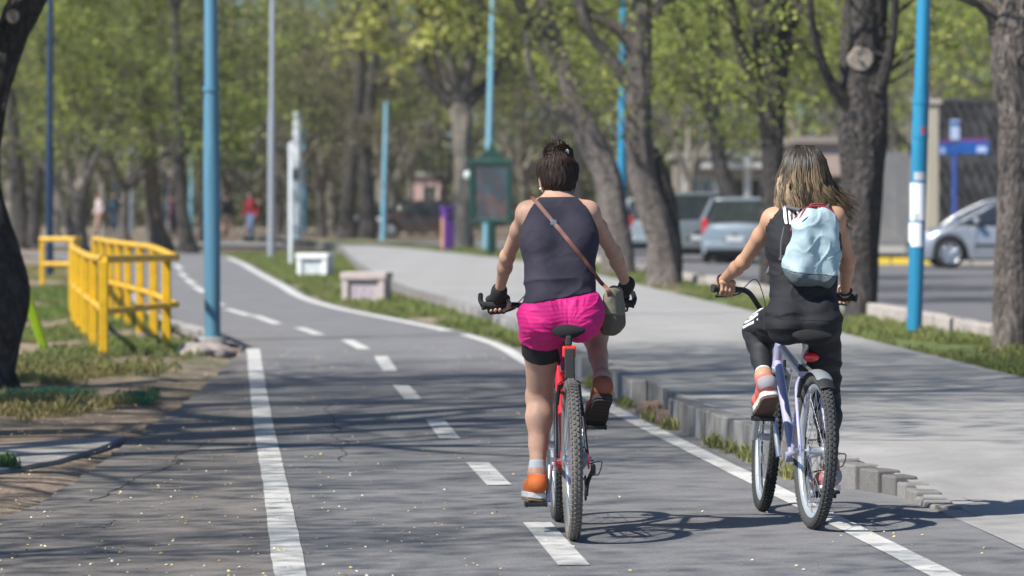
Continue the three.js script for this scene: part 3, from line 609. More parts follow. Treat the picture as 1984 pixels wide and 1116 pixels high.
{ // silver hatchback seen from its left side: front wheel at (1838, 522), nose to the left
  const w = at(1838, 521, 86.5);
  car('parked_car', 'silver hatchback seen side-on behind the right-edge trunk', [w.x + 1.25, 0.02, w.z - 0.75], Math.PI + 0.04, C(0.34, 0.36, 0.39), { L: 4.0 });
  const s = (px, py) => G(px, py);
  let p = s(1345, 508); car('parked_car', 'grey family car with a dark rear window between the trunk and the second hatchback', [p.x, 0.01, p.z - 2], Math.PI / 2 + 0.06, C(0.20, 0.225, 0.225), { suv: true, H: 1.62, belt: 1.0, group: 'cars on the street' });
  p = s(1452, 512); car('parked_car', 'light grey hatchback with a red tail light seen past the backpack rider\'s left arm', [p.x, 0.01, p.z - 2], Math.PI / 2 - 0.16, C(0.27, 0.31, 0.335), { H: 1.5, group: 'cars on the street' });
  p = s(1258, 494); car('parked_car', 'whitish car half hidden behind the thick leaning trunk', [p.x, 0.01, p.z - 2], Math.PI / 2 + 0.1, C(0.42, 0.46, 0.47), { H: 1.5, group: 'cars on the street' });
  p = at(815, 462, 165); car('parked_car', 'dark brown car in shade left of the purple bin', [p.x, 0.01, p.z], Math.PI + 0.1, C(0.09, 0.055, 0.05), { metal: 0.2, group: 'cars on the street' });
  p = at(700, 458, 175); car('parked_car', 'black car in deep shade beside the pale blue post', [p.x + 1.2, 0.01, p.z], Math.PI + 0.4, C(0.02, 0.022, 0.03), { metal: 0.2, group: 'cars on the street' });
}
// ------------------------------------------------------------------ buildings beyond the street
const stucco = texture(256, (u, v) => 0.85 + 0.15 * tn(u, v, 6, 1) + 0.12 * tn(u, v, 20, 4) + 0.06 * (sp(u, v) - 0.5), false, 0.3);
const wallM = (r, g, b) => std({ color: C(r, g, b), map: stucco, roughness: 0.95 });
{
  // rough dark stone wall of long sloping courses, behind the silver car
  const a = at(1806, 489, 112), b = at(2080, 489, 118), d = b.clone().sub(a), w = d.length();
  const t = thing('stone_wall', 'tall dark stone wall of uneven slanting slabs behind the street sign', 'wall', [a.x, 0.1, a.z], Math.atan2(-d.z, d.x));
  part('wall_core', box(w, 4.0, 0.5, w / 2, 2.0, -0.35, 0), wallM(0.17, 0.15, 0.14), t);
  const r = RNG(77), ms = [[0.24, 0.21, 0.185], [0.30, 0.265, 0.235], [0.20, 0.18, 0.165], [0.36, 0.32, 0.28]].map((c) => wallM(...c));
  for (let i = 0; i < 14; i++) for (let j = 0; j < 12; j++) { // slabs laid along a falling diagonal
    const u = -0.4 + i * 0.5 + (j % 2) * 0.22, y = 0.16 + j * 0.33; if (u < 0.1 || u > w - 0.1) continue;
    const g = box(0.56 + 0.1 * r(), 0.20 + 0.08 * r(), 0.10 + 0.08 * r(), 0, 0, 0, 0.03); g.rotateZ(-0.72 + (r() - 0.5) * 0.16); g.rotateX((r() - 0.5) * 0.3); g.translate(u, Math.min(y, 3.85), -0.05 + 0.04 * r());
    part('stone', g, ms[Math.floor(r() * 4)], t);
  }
  part('coping', box(w + 0.2, 0.12, 0.75, w / 2, 4.06, -0.3, 0.02), wallM(0.2, 0.18, 0.17), t);
}
function house(name, label, px0, px1, dist, h, col, o = {}) {
  const a = at(px0, 480, dist), b = at(px1, 480, dist), w = b.x - a.x, t = thing(name, label, 'house', [a.x, 0.1, -dist], o.turn || 0), dep = o.dep || 8;
  const m = wallM(...col), trim = wallM(...(o.trim || [0.6, 0.57, 0.52])), dark = M.glassDark;
  const wins = o.wins || [], doors = o.doors || [];
  // front wall built around its openings
  const cuts = [...wins.map(([x, y, ww, hh]) => [x, y, ww, hh]), ...doors.map(([x, ww, hh]) => [x, 0, ww, hh])].sort((p, q) => p[0] - q[0]);
  const gs = []; let x = 0;
  for (const [cx, cy, cw, ch] of cuts) { const l = cx - cw / 2; if (l > x) gs.push(box(l - x, h, 0.3, (l + x) / 2, h / 2, -0.15, 0)); if (cy > 0) gs.push(box(cw, cy, 0.3, cx, cy / 2, -0.15, 0)); gs.push(box(cw, h - cy - ch, 0.3, cx, (h + cy + ch) / 2, -0.15, 0)); x = cx + cw / 2; }
  if (x < w) gs.push(box(w - x, h, 0.3, (w + x) / 2, h / 2, -0.15, 0));
  gs.push(box(0.3, h, dep - 0.3, 0.15, h / 2, -dep / 2 - 0.15, 0), box(0.3, h, dep - 0.3, w - 0.15, h / 2, -dep / 2 - 0.15, 0), box(w - 0.6, h, 0.3, w / 2, h / 2, -dep + 0.15, 0));
  part('wall', gs, m, t);
  for (const [cx, cy, cw, ch] of wins) {
    const f = part('window', [box(cw, 0.08, 0.12, cx, cy + 0.04, -0.2, 0.01), box(cw, 0.08, 0.12, cx, cy + ch - 0.04, -0.2, 0.01), box(0.08, ch - 0.164, 0.12, cx - cw / 2 + 0.04, cy + ch / 2, -0.2, 0.01), box(0.08, ch - 0.164, 0.12, cx + cw / 2 - 0.04, cy + ch / 2, -0.2, 0.01), box(0.05, ch - 0.164, 0.1, cx, cy + ch / 2, -0.2, 0.01)], trim, t);
    part('pane', box(cw - 0.16, ch - 0.16, 0.02, cx, cy + ch / 2, -0.22, 0), dark, f); part('sill', box(cw + 0.16, 0.07, 0.2, cx, cy - 0.04, 0.02, 0.01), trim, f);
  }
  for (const [cx, cw, ch] of doors) { const dd = part('door', box(cw - 0.06, ch - 0.04, 0.07, cx, ch / 2 - 0.02, -0.2, 0.01), wallM(...(o.door || [0.16, 0.10, 0.06])), t); part('handle', box(0.03, 0.14, 0.05, cx + cw * 0.36, 1.05, -0.15, 0.01), M.chrome, dd); }
  if (o.gable) { const s = new THREE.Shape([new THREE.Vector2(-0.4, 0), new THREE.Vector2(w + 0.4, 0), new THREE.Vector2(w * 0.5, o.gable)]); part('roof', new THREE.ExtrudeGeometry(s, { depth: dep + 0.8, bevelEnabled: false }).translate(0, h + 0.002, -dep - 0.4), wallM(...(o.roof || [0.4, 0.2, 0.15])), t); }
  else part('roof', box(w + 0.4, 0.22, dep + 0.4, w / 2, h + 0.112, -dep / 2, 0.02), wallM(...(o.roof || [0.45, 0.42, 0.4])), t);
  for (const x2 of o.columns || []) part('column', new THREE.CylinderGeometry(0.13, 0.15, h - 0.002, 14).translate(x2, h / 2, 0.9), trim, t);
  if (o.columns) part('porch_roof', box(w * 0.98, 0.18, 1.5, w / 2, h - 0.3, 0.78, 0.02), trim, t);
  return t;
}
house('house', 'low reddish white house with a flat roof behind the thick dark trunk', 1545, 1700, 128, 3.1, [0.44, 0.33, 0.29], { roof: [0.30, 0.25, 0.22], wins: [[0.55, 0.9, 0.8, 1.1], [2.0, 0.9, 0.7, 1.1]], doors: [[1.3, 0.7, 2.1]] });
house('house', 'pale house front with white columns behind the parked cars', 1320, 1530, 150, 2.9, [0.42, 0.36, 0.31], { trim: [0.72, 0.70, 0.68], wins: [[0.7, 0.9, 0.9, 1.3], [2.9, 0.9, 0.9, 1.3]], doors: [[1.8, 0.9, 2.1]], columns: [0.15, 1.25, 2.35, 3.75] });
house('house', 'pinkish plastered house front glimpsed beside the notice board trunk', 800, 862, 215, 2.6, [0.62, 0.42, 0.40], { wins: [[0.9, 1.0, 0.7, 1.1]] });
{ // grey metal gate and cream pier between the trunk and the bright blue post
  const a = at(1702, 482, 116), b = at(1762, 482, 116), w = b.x - a.x, t = thing('metal_gate', 'grey metal gate of upright slats between trunk and blue post', 'gate', [a.x, 0.1, a.z]);
  const gm = std({ color: C(0.24, 0.24, 0.25), roughness: 0.6, metalness: 0.3 });
  for (let i = 0; i < 9; i++) part('slat', box(w / 9 - 0.025, 2.6, 0.04, (i + 0.5) * w / 9, 1.4, 0, 0.006), gm, t);
  part('gate_frame', [box(w, 0.08, 0.06, w / 2, 0.12, -0.05, 0.01), box(w, 0.08, 0.06, w / 2, 2.66, -0.05, 0.01), box(0.06, 2.45, 0.06, 0.03, 1.39, -0.05, 0.01), box(0.06, 2.45, 0.06, w - 0.03, 1.39, -0.05, 0.01)], gm, t);
  const c = at(1805, 482, 110), u = thing('gate_pier', 'tall beige concrete pier to the left of the stone wall', 'pier', [c.x, 0.1, c.z]);
  part('shaft', box(0.34, 3.9, 0.34, 0, 1.95, 0, 0.02), wallM(0.44, 0.39, 0.30), u); part('cap', box(0.5, 0.12, 0.5, 0, 3.965, 0, 0.02), wallM(0.5, 0.45, 0.36), u); part('plinth', box(0.44, 0.3, 0.44, 0, 0.14, 0, 0.015), wallM(0.4, 0.36, 0.29), u);
}
// ------------------------------------------------------------------ trees
const barkMap = texture(512, (u, v) => { const rg = Math.abs(tn(u, v * 0.999, 14, 3)), k = 0.55 + 0.9 * Math.abs(tn(u, v, 9, 1)) + 0.5 * rg + 0.25 * tn(u, v, 40, 6); return clamp(k * 0.85); }, false, 1);
barkMap.repeat.set(1, 0.9);
const barkBump = texture(512, (u, v) => clamp(0.3 + 1.1 * Math.abs(tn(u, v, 16, 3)) + 0.4 * tn(u, v, 44, 8)), false, 1); barkBump.repeat.set(1, 0.5);
const barkMat = (r, g, b, bump = 0.03) => std({ color: C(r, g, b), map: barkMap, bumpMap: barkBump, bumpScale: bump, roughness: 1 });
M.barkGrey = barkMat(0.21, 0.175, 0.155); M.barkDark = barkMat(0.085, 0.073, 0.068, 0.04); M.barkPale = barkMat(0.30, 0.26, 0.22); M.barkBrown = barkMat(0.19, 0.135, 0.105);
const leafMat = (t = 0.35) => phys({ vertexColors: true, roughness: 0.85, side: THREE.DoubleSide, transmission: t, thickness: 0, specularIntensity: 0.35 });
M.leaf = leafMat(0.5); M.needle = std({ vertexColors: true, roughness: 0.9, side: THREE.DoubleSide });

class Leaves { // many small folded leaf faces
  constructor() { this.p = []; this.c = []; this.i = []; }
  add(x, y, z, s, r, col, asp = 0.6) {
    const a = r() * 6.283, b = Math.acos(2 * r() - 1), cx = Math.sin(b) * Math.cos(a), cy = Math.cos(b), cz = Math.sin(b) * Math.sin(a);
    let ux = r() - 0.5, uy = r() - 0.7, uz = r() - 0.5; const dt = ux * cx + uy * cy + uz * cz; ux -= dt * cx; uy -= dt * cy; uz -= dt * cz;
    const ul = Math.hypot(ux, uy, uz) || 1; ux /= ul; uy /= ul; uz /= ul;
    const wx = (cy * uz - cz * uy) * s * asp * 0.5, wy = (cz * ux - cx * uz) * s * asp * 0.5, wz = (cx * uy - cy * ux) * s * asp * 0.5;
    const o = this.p.length / 3; ux *= s; uy *= s; uz *= s;
    const f = s * 0.12;
    this.p.push(x, y, z, x + ux * 0.5 + wx + cx * f, y + uy * 0.5 + wy + cy * f, z + uz * 0.5 + wz + cz * f, x + ux, y + uy, z + uz, x + ux * 0.5 - wx + cx * f, y + uy * 0.5 - wy + cy * f, z + uz * 0.5 - wz + cz * f);
    for (let k = 0; k < 4; k++) this.c.push(col[0], col[1], col[2]);
    this.i.push(o, o + 1, o + 2, o, o + 2, o + 3);
  }
  get count() { return this.i.length / 6; }
  geo() {
    const g = new THREE.BufferGeometry(); g.setAttribute('position', new THREE.Float32BufferAttribute(this.p, 3)); g.setAttribute('color', new THREE.Float32BufferAttribute(this.c, 3)); g.setIndex(this.i); g.computeVertexNormals(); return g;
  }
}
const PAL = {
  spring: [[0.32, 0.36, 0.065], [0.22, 0.28, 0.05], [0.42, 0.42, 0.12], [0.15, 0.20, 0.04]],
  green: [[0.16, 0.215, 0.045], [0.24, 0.285, 0.06], [0.08, 0.12, 0.03], [0.34, 0.36, 0.10]],
  olive: [[0.19, 0.18, 0.09], [0.24, 0.22, 0.125], [0.14, 0.135, 0.07], [0.25, 0.205, 0.14]],
  bright: [[0.52, 0.52, 0.12], [0.42, 0.45, 0.09], [0.60, 0.56, 0.20], [0.30, 0.34, 0.08]],
  dull: [[0.19, 0.175, 0.11], [0.14, 0.14, 0.075], [0.25, 0.215, 0.15], [0.18, 0.20, 0.09]],
};
const leafCol = (pal, r, n) => { const a = pal[Math.floor(r() * pal.length)], k = Math.max(0.3, 0.72 + 0.6 * r() + 0.8 * n); return [a[0] * k, a[1] * k, a[2] * k]; };
// branch with children; o = { r, leaves, pal, size, dens, maxL, wob, trop, spread, wood }
function branch(p0, d0, len, r0, lvl, o) {
  const r = o.r, n = lvl < 2 ? 7 : lvl < 3 ? 5 : 4, pts = [p0.clone()], rad = [r0], d = d0.clone().normalize(), p = p0.clone();
  const w = (o.wob ?? 0.22) * (1 + lvl * 0.25);
  for (let i = 1; i <= n; i++) {
    d.x += (r() - 0.5) * w; d.z += (r() - 0.5) * w; d.y += (r() - 0.5) * w * 0.7 + (o.trop ?? 0.05) * (lvl > 2 ? (o.droop ?? 0) : 1);
    d.normalize(); p.addScaledVector(d, len / n); pts.push(p.clone()); rad.push(Math.max(0.003, r0 * (1 - 0.72 * i / n)));
  }
  if (r0 > (o.minR ?? 0.004)) o.wood.push(sweep(pts, rad, lvl === 0 ? 12 : lvl === 1 ? 8 : lvl === 2 ? 5 : 3, lvl < 2 ? 0.10 : 0, r() * 9));
  if (lvl >= o.maxL - 1 && o.leaves) {
    const m = Math.max(1, Math.round(len * (o.dens ?? 10)));
    for (let i = 0; i < m; i++) {
      const t = 0.15 + 0.85 * r(), q = pts[0].clone().lerp(pts[n], t), j = o.scatter ?? 0.14;
      const x = q.x + (r() - 0.5) * 2 * j, y = q.y + (r() - 0.5) * 2 * j - j * 0.3, z = q.z + (r() - 0.5) * 2 * j;
      o.leaves.add(x, y, z, (o.size ?? 0.09) * (0.6 + 0.8 * r()), r, leafCol(o.pal, r, noise(x * 0.8, y * 0.8, z * 0.8)));
    }
  }
  if (lvl >= o.maxL) return;
  const kids = (o.kids ?? [5, 5, 4, 4, 3])[lvl] ?? 3;
  for (let i = 0; i < kids; i++) {
    const t = i === 0 && lvl < 3 ? 0.98 : lerp(o.from ?? 0.25, 1.0, (i + r()) / kids), f = t * n, k = Math.min(n - 1, Math.floor(f));
    const q = pts[k].clone().lerp(pts[k + 1], f - k), base = pts[k + 1].clone().sub(pts[k]).normalize();
    const a = r() * 6.283, sp = (i === 0 && lvl < 3 ? 0.25 : (o.spread ?? 0.75) * (0.75 + 0.5 * r()));
    const side = V(Math.cos(a), (r() - 0.35) * 0.8, Math.sin(a)); side.addScaledVector(base, -side.dot(base)).normalize();
    const nd = base.multiplyScalar(Math.cos(sp)).addScaledVector(side, Math.sin(sp));
    branch(q, nd, len * (o.ratio ?? 0.68) * (0.75 + 0.5 * r()), Math.max(0.003, lerp(rad[k], rad[k + 1], f - k) * 0.66), lvl + 1, o);
  }
}
function makeTree(name, label, H, o) { // prototype: straight-ish trunk, spreading crown
  const t = thing(name, label, 'tree'); const r = RNG(o.seed); o.r = r; o.wood = []; o.leaves = new Leaves();
  const th = H * (o.clear ?? 0.25), r0 = o.girth ?? 0.2, pts = [], rad = [];
  let x = 0, z = 0; for (let i = 0; i <= 9; i++) { const s = i / 9; pts.push(V(x, -0.15 + th * s, z)); rad.push(r0 * (1.0 - 0.3 * s + 0.45 * Math.pow(1 - s, 7))); x += (r() - 0.5 + (o.lean ?? 0)) * 0.12 * th * 0.3; z += (r() - 0.5) * 0.10 * th * 0.3; }
  part('trunk', sweep(pts, rad, 18, 0.16, o.seed), o.bark, t);
  const e = pts[9], n = o.limbs ?? 4;
  for (let i = 0; i < n; i++) { const a = i / n * 6.283 + r() * 0.9, tilt = (o.open ?? 0.55) * (0.7 + 0.6 * r()); branch(e.clone().add(V(0, -0.15 * r(), 0)), V(Math.sin(tilt) * Math.cos(a), Math.cos(tilt), Math.sin(tilt) * Math.sin(a)), H * (o.limbLen ?? 0.36) * (0.8 + 0.4 * r()), r0 * 0.58, 0, o); }
  part('limbs', o.wood, o.bark, t);
  tag(part('crown', o.leaves.geo(), o.leafMat || M.leaf, t));
  t.userData.n = undefined; delete t.userData.n;
  return t;
}
// a tree whose trunk and main limbs follow the photograph: px lists of [x, y, width], all at one distance
function heroTree(name, label, dist, trunk, limbs, o = {}) {
  const base = at(trunk[0][0], trunk[0][1], dist), t = thing(name, label, 'tree', [base.x, 0, base.z]);
  const r = RNG(o.seed || 3); o.r = r; o.wood = []; o.leaves = new Leaves(); o.pal ??= PAL.spring;
  const k = dist / FPX, dense = (list, dz0 = 0, dz1 = 0) => {
    const c = new THREE.CatmullRomCurve3(list.map(([x, y], i) => { const p = at(x, y, dist); return V(p.x - base.x, p.y, (list.length > 1 ? lerp(dz0, dz1, i / (list.length - 1)) : 0)); })), L = c.getLength(), n = Math.max(8, Math.round(L / (o.step ?? 0.12))), pts = [], rad = [];
    for (let i = 0; i <= n; i++) { const u = i / n, f = u * (list.length - 1), j = Math.min(list.length - 2, Math.floor(f)); pts.push(c.getPoint(u)); rad.push(lerp(list[j][2], list[j + 1][2], f - j) * k / 2); }
    return { pts, rad };
  };
  const T = dense(trunk, 0, o.dz ?? 0);
  for (let i = 0; i < 3; i++) { T.pts[0].y = Math.min(T.pts[0].y, -0.12); }
  part('trunk', sweep(T.pts, T.rad, o.sides ?? 36, o.rough ?? 0.2, o.seed), o.bark || M.barkGrey, t);
  const ends = [[T.pts[T.pts.length - 1], T.pts[T.pts.length - 1].clone().sub(T.pts[T.pts.length - 4]).normalize(), T.rad[T.rad.length - 1]]];
  for (const l of limbs) {
    const D = dense(l.px, l.dz?.[0] ?? 0, l.dz?.[1] ?? 0);
    part('limb', sweep(D.pts, D.rad, 16, 0.16, (o.seed || 1) + 5, !!l.cut), l.bark || o.bark || M.barkGrey, t);
    if (!l.cut) ends.push([D.pts[D.pts.length - 1], D.pts[D.pts.length - 1].clone().sub(D.pts[D.pts.length - 4]).normalize(), D.rad[D.rad.length - 1]]);
    if (l.twigs) for (let i = 0; i < l.twigs; i++) { const j = Math.floor((0.2 + 0.75 * r()) * (D.pts.length - 2)); const a = r() * 6.28; branch(D.pts[j], V(Math.cos(a), 0.3 + 0.6 * r(), Math.sin(a)), (l.tl ?? 1) * (0.6 + 0.6 * r()), D.rad[j] * 0.35, 2, o); }
  }
  for (const [p, d, rr] of ends) { const m = o.fan ?? 3; for (let i = 0; i < m; i++) { const a = i / m * 6.28 + r() * 0.8; branch(p, d.clone().add(V(Math.cos(a) * (o.open ?? 0.6), 0.15, Math.sin(a) * (o.open ?? 0.6))), (o.limbLen ?? 2.2) * (0.8 + 0.4 * r()), rr * 0.62, 0, o); } }
  if (o.twigs) for (let i = 0; i < o.twigs; i++) { const j = Math.floor(lerp(o.twigFrom ?? 0.45, 0.98, r()) * (T.pts.length - 1)), a = r() * 6.28; branch(T.pts[j].clone().add(V(Math.cos(a) * T.rad[j] * 0.7, 0, Math.sin(a) * T.rad[j] * 0.7)), V(Math.cos(a), (o.twigUp ?? 0.25) + 0.5 * r(), Math.sin(a)), (o.twigLen ?? 0.9) * (0.5 + 0.8 * r()), 0.018, 2, o); }
  for (const s of o.scars || []) { const p = at(s[0], s[1], dist), w = s[2] * k / 2; const g = new THREE.CylinderGeometry(w, w * 1.15, 0.06, 18).rotateX(Math.PI / 2); const pp = g.attributes.position; for (let i = 0; i < pp.count; i++) { const q = 1 + 0.18 * noise(pp.getX(i) * 9, pp.getY(i) * 9, 1); pp.setX(i, pp.getX(i) * q); pp.setY(i, pp.getY(i) * q); } g.computeVertexNormals(); part('pruning_scar', g.translate(p.x - base.x, p.y, s[3]), std({ color: C(0.33, 0.28, 0.235), map: barkMap, roughness: 1 }), t); }
  if (o.wood.length) part('limbs', o.wood, o.limbBark || o.bark || M.barkGrey, t);
  if (o.leaves.count) part('crown', o.leaves.geo(), M.leaf, t);
  return t;
}
// --- trunks standing where the photograph has them
heroTree('leaning_tree', 'dark leaning tree trunk cut by the left frame edge on the lawn', 31.4,
  [[8, 775, 80], [6, 720, 46], [6, 640, 74], [12, 560, 82], [-2, 470, 66], [-18, 380, 46], [-20, 290, 40], [-8, 200, 42], [10, 110, 58], [38, 30, 66], [90, -60, 62], [170, -180, 54]],
  [{ px: [[12, 100, 44], [-40, 10, 40], [-120, -140, 30]], dz: [0, 0.5], bark: M.barkDark }], { bark: M.barkDark, seed: 21, limbLen: 2.4, fan: 4, open: 0.8, maxL: 4, dens: 1.2, size: 0.055, rough: 0.22, scars: [[30, 33, 26, 0.14]], kids: [5, 5, 4, 3], pal: PAL.spring });
heroTree('street_tree', 'grey ridged trunk at the right frame edge with a burl near its top', 35.3,
  [[1950, 722, 96], [1957, 660, 72], [1962, 540, 66], [1964, 400, 66], [1966, 300, 64], [1968, 215, 70], [1960, 130, 84], [1958, 60, 82], [1962, -40, 70], [1975, -200, 62]],
  [{ px: [[1948, 60, 40], [1900, 10, 22], [1830, -10, 12], [1760, -20, 8]], dz: [0, 0.3], twigs: 4, tl: 0.7 }, { px: [[1962, 90, 60], [2010, -80, 50], [2060, -220, 40]], dz: [0, -0.4] }], { seed: 33, limbLen: 2.4, fan: 3, maxL: 4, dens: 4.0, size: 0.06, rough: 0.24, pal: PAL.spring, kids: [4, 5, 4, 3], twigs: 5, twigFrom: 0.6, twigLen: 0.8 });
heroTree('street_tree', 'thick dark trunk with a pale pruning scar, just right of the backpack rider', 45.2,
  [[1668, 648, 88], [1668, 600, 64], [1668, 480, 68], [1670, 350, 80], [1672, 230, 92], [1672, 150, 96], [1674, 60, 84], [1678, -40, 72], [1685, -200, 60]],
  [{ px: [[1650, 215, 30], [1600, 150, 20], [1570, 60, 14], [1560, -40, 10]], dz: [0.1, 0.6], twigs: 5, tl: 0.9 }, { px: [[1700, 180, 26], [1722, 90, 18], [1730, -40, 14]], dz: [0.2, 0.4], twigs: 3, tl: 0.8 }, { px: [[1690, 170, 60], [1700, 60, 46], [1720, -140, 36]], dz: [0, -0.6] }],
  { seed: 41, bark: M.barkDark, limbBark: M.barkGrey, limbLen: 2.2, fan: 3, maxL: 4, dens: 5, size: 0.065, rough: 0.18, pal: PAL.spring, scars: [[1664, 116, 44, 0.26]], kids: [4, 5, 4, 3], twigs: 22, twigFrom: 0.62, twigLen: 1.0 });
heroTree('street_tree', 'broad trunk hidden behind the backpack rider with a dark forked top', 57,
  [[1490, 596, 62], [1492, 530, 42], [1495, 400, 40], [1497, 280, 44], [1496, 200, 56], [1494, 100, 72], [1490, 20, 74], [1488, -80, 60]],
  [{ px: [[1490, 120, 44], [1530, 40, 36], [1570, -80, 30]], dz: [0, -0.4] }, { px: [[1488, 200, 30], [1440, 110, 22], [1410, 0, 18]], dz: [0, 0.5], twigs: 4 }],
  { seed: 47, bark: M.barkDark, limbBark: M.barkGrey, limbLen: 2.2, fan: 3, maxL: 4, dens: 7, size: 0.075, pal: PAL.spring, kids: [4, 5, 4, 3], twigs: 26, twigFrom: 0.45, twigLen: 1.1, droop: -2 });
heroTree('street_tree', 'double leaning trunk with flaking bark between the two riders', 63,
  [[1285, 580, 88], [1284, 520, 62], [1280, 460, 58], [1262, 400, 56], [1244, 330, 54], [1236, 240, 50], [1238, 150, 46], [1240, 60, 44], [1246, -60, 40]],
  [{ px: [[1306, 575, 40], [1306, 500, 34], [1300, 420, 34], [1286, 350, 30], [1262, 290, 26]], dz: [-0.2, -0.1] , bark: M.barkDark, cut: true }, { px: [[1240, 110, 30], [1200, 60, 22], [1130, 20, 16], [1080, -60, 12]], dz: [0, 0.4], twigs: 5 }, { px: [[1238, 190, 26], [1180, 110, 24], [1140, 60, 20], [1120, -40, 16]], dz: [0, 0.4], twigs: 4 }, { px: [[1242, 60, 30], [1290, -10, 22], [1340, -90, 18]], dz: [0, 0.2], twigs: 3 }],
  { seed: 53, limbLen: 2.3, fan: 3, maxL: 4, dens: 8, size: 0.08, pal: PAL.spring, kids: [4, 5, 4, 3], twigs: 16, twigFrom: 0.45, twigLen: 1.2, rough: 0.22 });
heroTree('street_tree', 'trunk slanting up to the left behind the head of the woman in pink shorts', 72,
  [[1196, 560, 70], [1196, 470, 58], [1188, 400, 58], [1172, 330, 54], [1140, 260, 50], [1112, 200, 42], [1088, 120, 36], [1060, 40, 32], [1040, -60, 28]],
  [{ px: [[1150, 280, 34], [1100, 230, 26], [1060, 195, 20], [1030, 150, 14], [1020, 60, 10]], dz: [0, 0.3], twigs: 4 }, { px: [[1100, 160, 26], [1040, 60, 20], [990, -20, 15]], dz: [0, 0.3], twigs: 4 }],
  { seed: 59, limbLen: 2.3, fan: 3, maxL: 4, dens: 9, size: 0.08, pal: PAL.spring, kids: [4, 5, 4, 3], twigs: 12, twigFrom: 0.5, twigLen: 1.2 });
heroTree('street_tree', 'dark crooked trunk leaning over the parked cars', 96,
  [[1432, 470, 54], [1426, 420, 40], [1410, 370, 36], [1394, 310, 30], [1386, 240, 30], [1380, 160, 28], [1384, 60, 24], [1380, -40, 20]],
  [{ px: [[1386, 250, 22], [1350, 170, 16], [1330, 80, 12]], dz: [0, 0.2], twigs: 4, tl: 1.4 }], { seed: 61, bark: M.barkDark, limbLen: 2.6, fan: 4, maxL: 4, dens: 14, size: 0.10, pal: PAL.spring, kids: [4, 5, 4, 3], twigs: 30, twigFrom: 0.4, twigLen: 1.6, sides: 20, droop: -1 });
heroTree('street_tree', 'straight pale grey trunk forking in a wide Y beside the purple bin', 119,
  [[897, 490, 50], [897, 440, 36], [897, 380, 34], [896, 300, 34], [894, 240, 36], [890, 200, 44]],
  [{ px: [[892, 215, 30], [860, 185, 26], [830, 150, 24], [818, 90, 20], [812, 0, 16], [806, -60, 12]], dz: [0, 0.4], twigs: 9, tl: 1.9, bark: M.barkDark }, { px: [[894, 210, 28], [925, 180, 24], [955, 150, 20], [985, 100, 16], [1000, 10, 12]], dz: [0, -0.3], twigs: 7, tl: 1.7, bark: M.barkDark }],
  { seed: 67, bark: M.barkPale, limbBark: M.barkGrey, limbLen: 2.8, fan: 4, maxL: 4, dens: 8, size: 0.21, pal: PAL.bright, kids: [4, 5, 4, 3], sides: 20, droop: -1.5 });
heroTree('park_tree', 'dark twin trunk left of the pale blue lamp post', 146,
  [[672, 468, 46], [672, 430, 30], [674, 380, 27], [682, 320, 24], [690, 240, 26], [700, 120, 20]],
  [{ px: [[712, 468, 42], [714, 420, 32], [710, 360, 29], [708, 290, 24], [716, 200, 22], [730, 80, 16]], dz: [0, 0.2], bark: M.barkDark }], { seed: 71, bark: M.barkDark, limbLen: 2.8, fan: 4, maxL: 4, dens: 13, size: 0.13, pal: PAL.olive, kids: [4, 5, 4, 3], sides: 18, twigs: 20, twigFrom: 0.5, twigLen: 2.0 });
heroTree('park_tree', 'brown trunk of the first of two pines in the left park', 120,
  [[313, 482, 50], [306, 450, 34], [298, 400, 30], [292, 340, 28], [288, 260, 24], [284, 180, 20], [284, 60, 16]], [], { seed: 73, bark: M.barkBrown, limbLen: 2.0, fan: 4, maxL: 4, dens: 13, size: 0.12, pal: PAL.green, kids: [4, 5, 4, 3], sides: 16, twigs: 26, twigFrom: 0.6, twigLen: 2.2, twigUp: -0.1, droop: -2 });
heroTree('park_tree', 'thin dark pine trunk beside the faded blue lamp post', 115,
  [[364, 492, 46], [360, 450, 28], [352, 400, 24], [348, 330, 22], [345, 240, 20], [342, 140, 18], [340, 20, 14]], [], { seed: 79, bark: M.barkDark, limbLen: 1.8, fan: 4, maxL: 4, dens: 12, size: 0.12, pal: PAL.green, kids: [4, 5, 4, 3], sides: 16, twigs: 26, twigFrom: 0.6, twigLen: 2.2, twigUp: -0.1, droop: -2 });
heroTree('park_tree', 'dark trunk with pale bare branches fanning out behind the yellow frame', 118,
  [[148, 490, 48], [150, 440, 36], [154, 390, 36], [160, 350, 34]],
  [{ px: [[158, 360, 26], [185, 310, 18], [212, 265, 14], [236, 220, 10], [250, 160, 6]], dz: [0.1, 0.5], twigs: 9, tl: 1.5, bark: M.barkPale }, { px: [[154, 370, 20], [168, 300, 13], [176, 250, 10], [190, 190, 7], [196, 120, 5]], dz: [0.1, 0.3], twigs: 8, tl: 1.5, bark: M.barkPale }, { px: [[140, 470, 14], [122, 400, 12], [95, 330, 12], [60, 290, 9], [20, 260, 6]], dz: [0.2, 0.6], twigs: 7, tl: 1.3, bark: M.barkPale }, { px: [[150, 400, 14], [130, 340, 11], [128, 280, 9], [110, 200, 6]], dz: [0.1, 0.3], twigs: 7, tl: 1.4, bark: M.barkPale }],
  { seed: 83, bark: M.barkGrey, limbBark: M.barkPale, limbLen: 2.0, fan: 3, maxL: 4, dens: 7, size: 0.11, pal: PAL.spring, kids: [4, 5, 4, 3], sides: 18 });
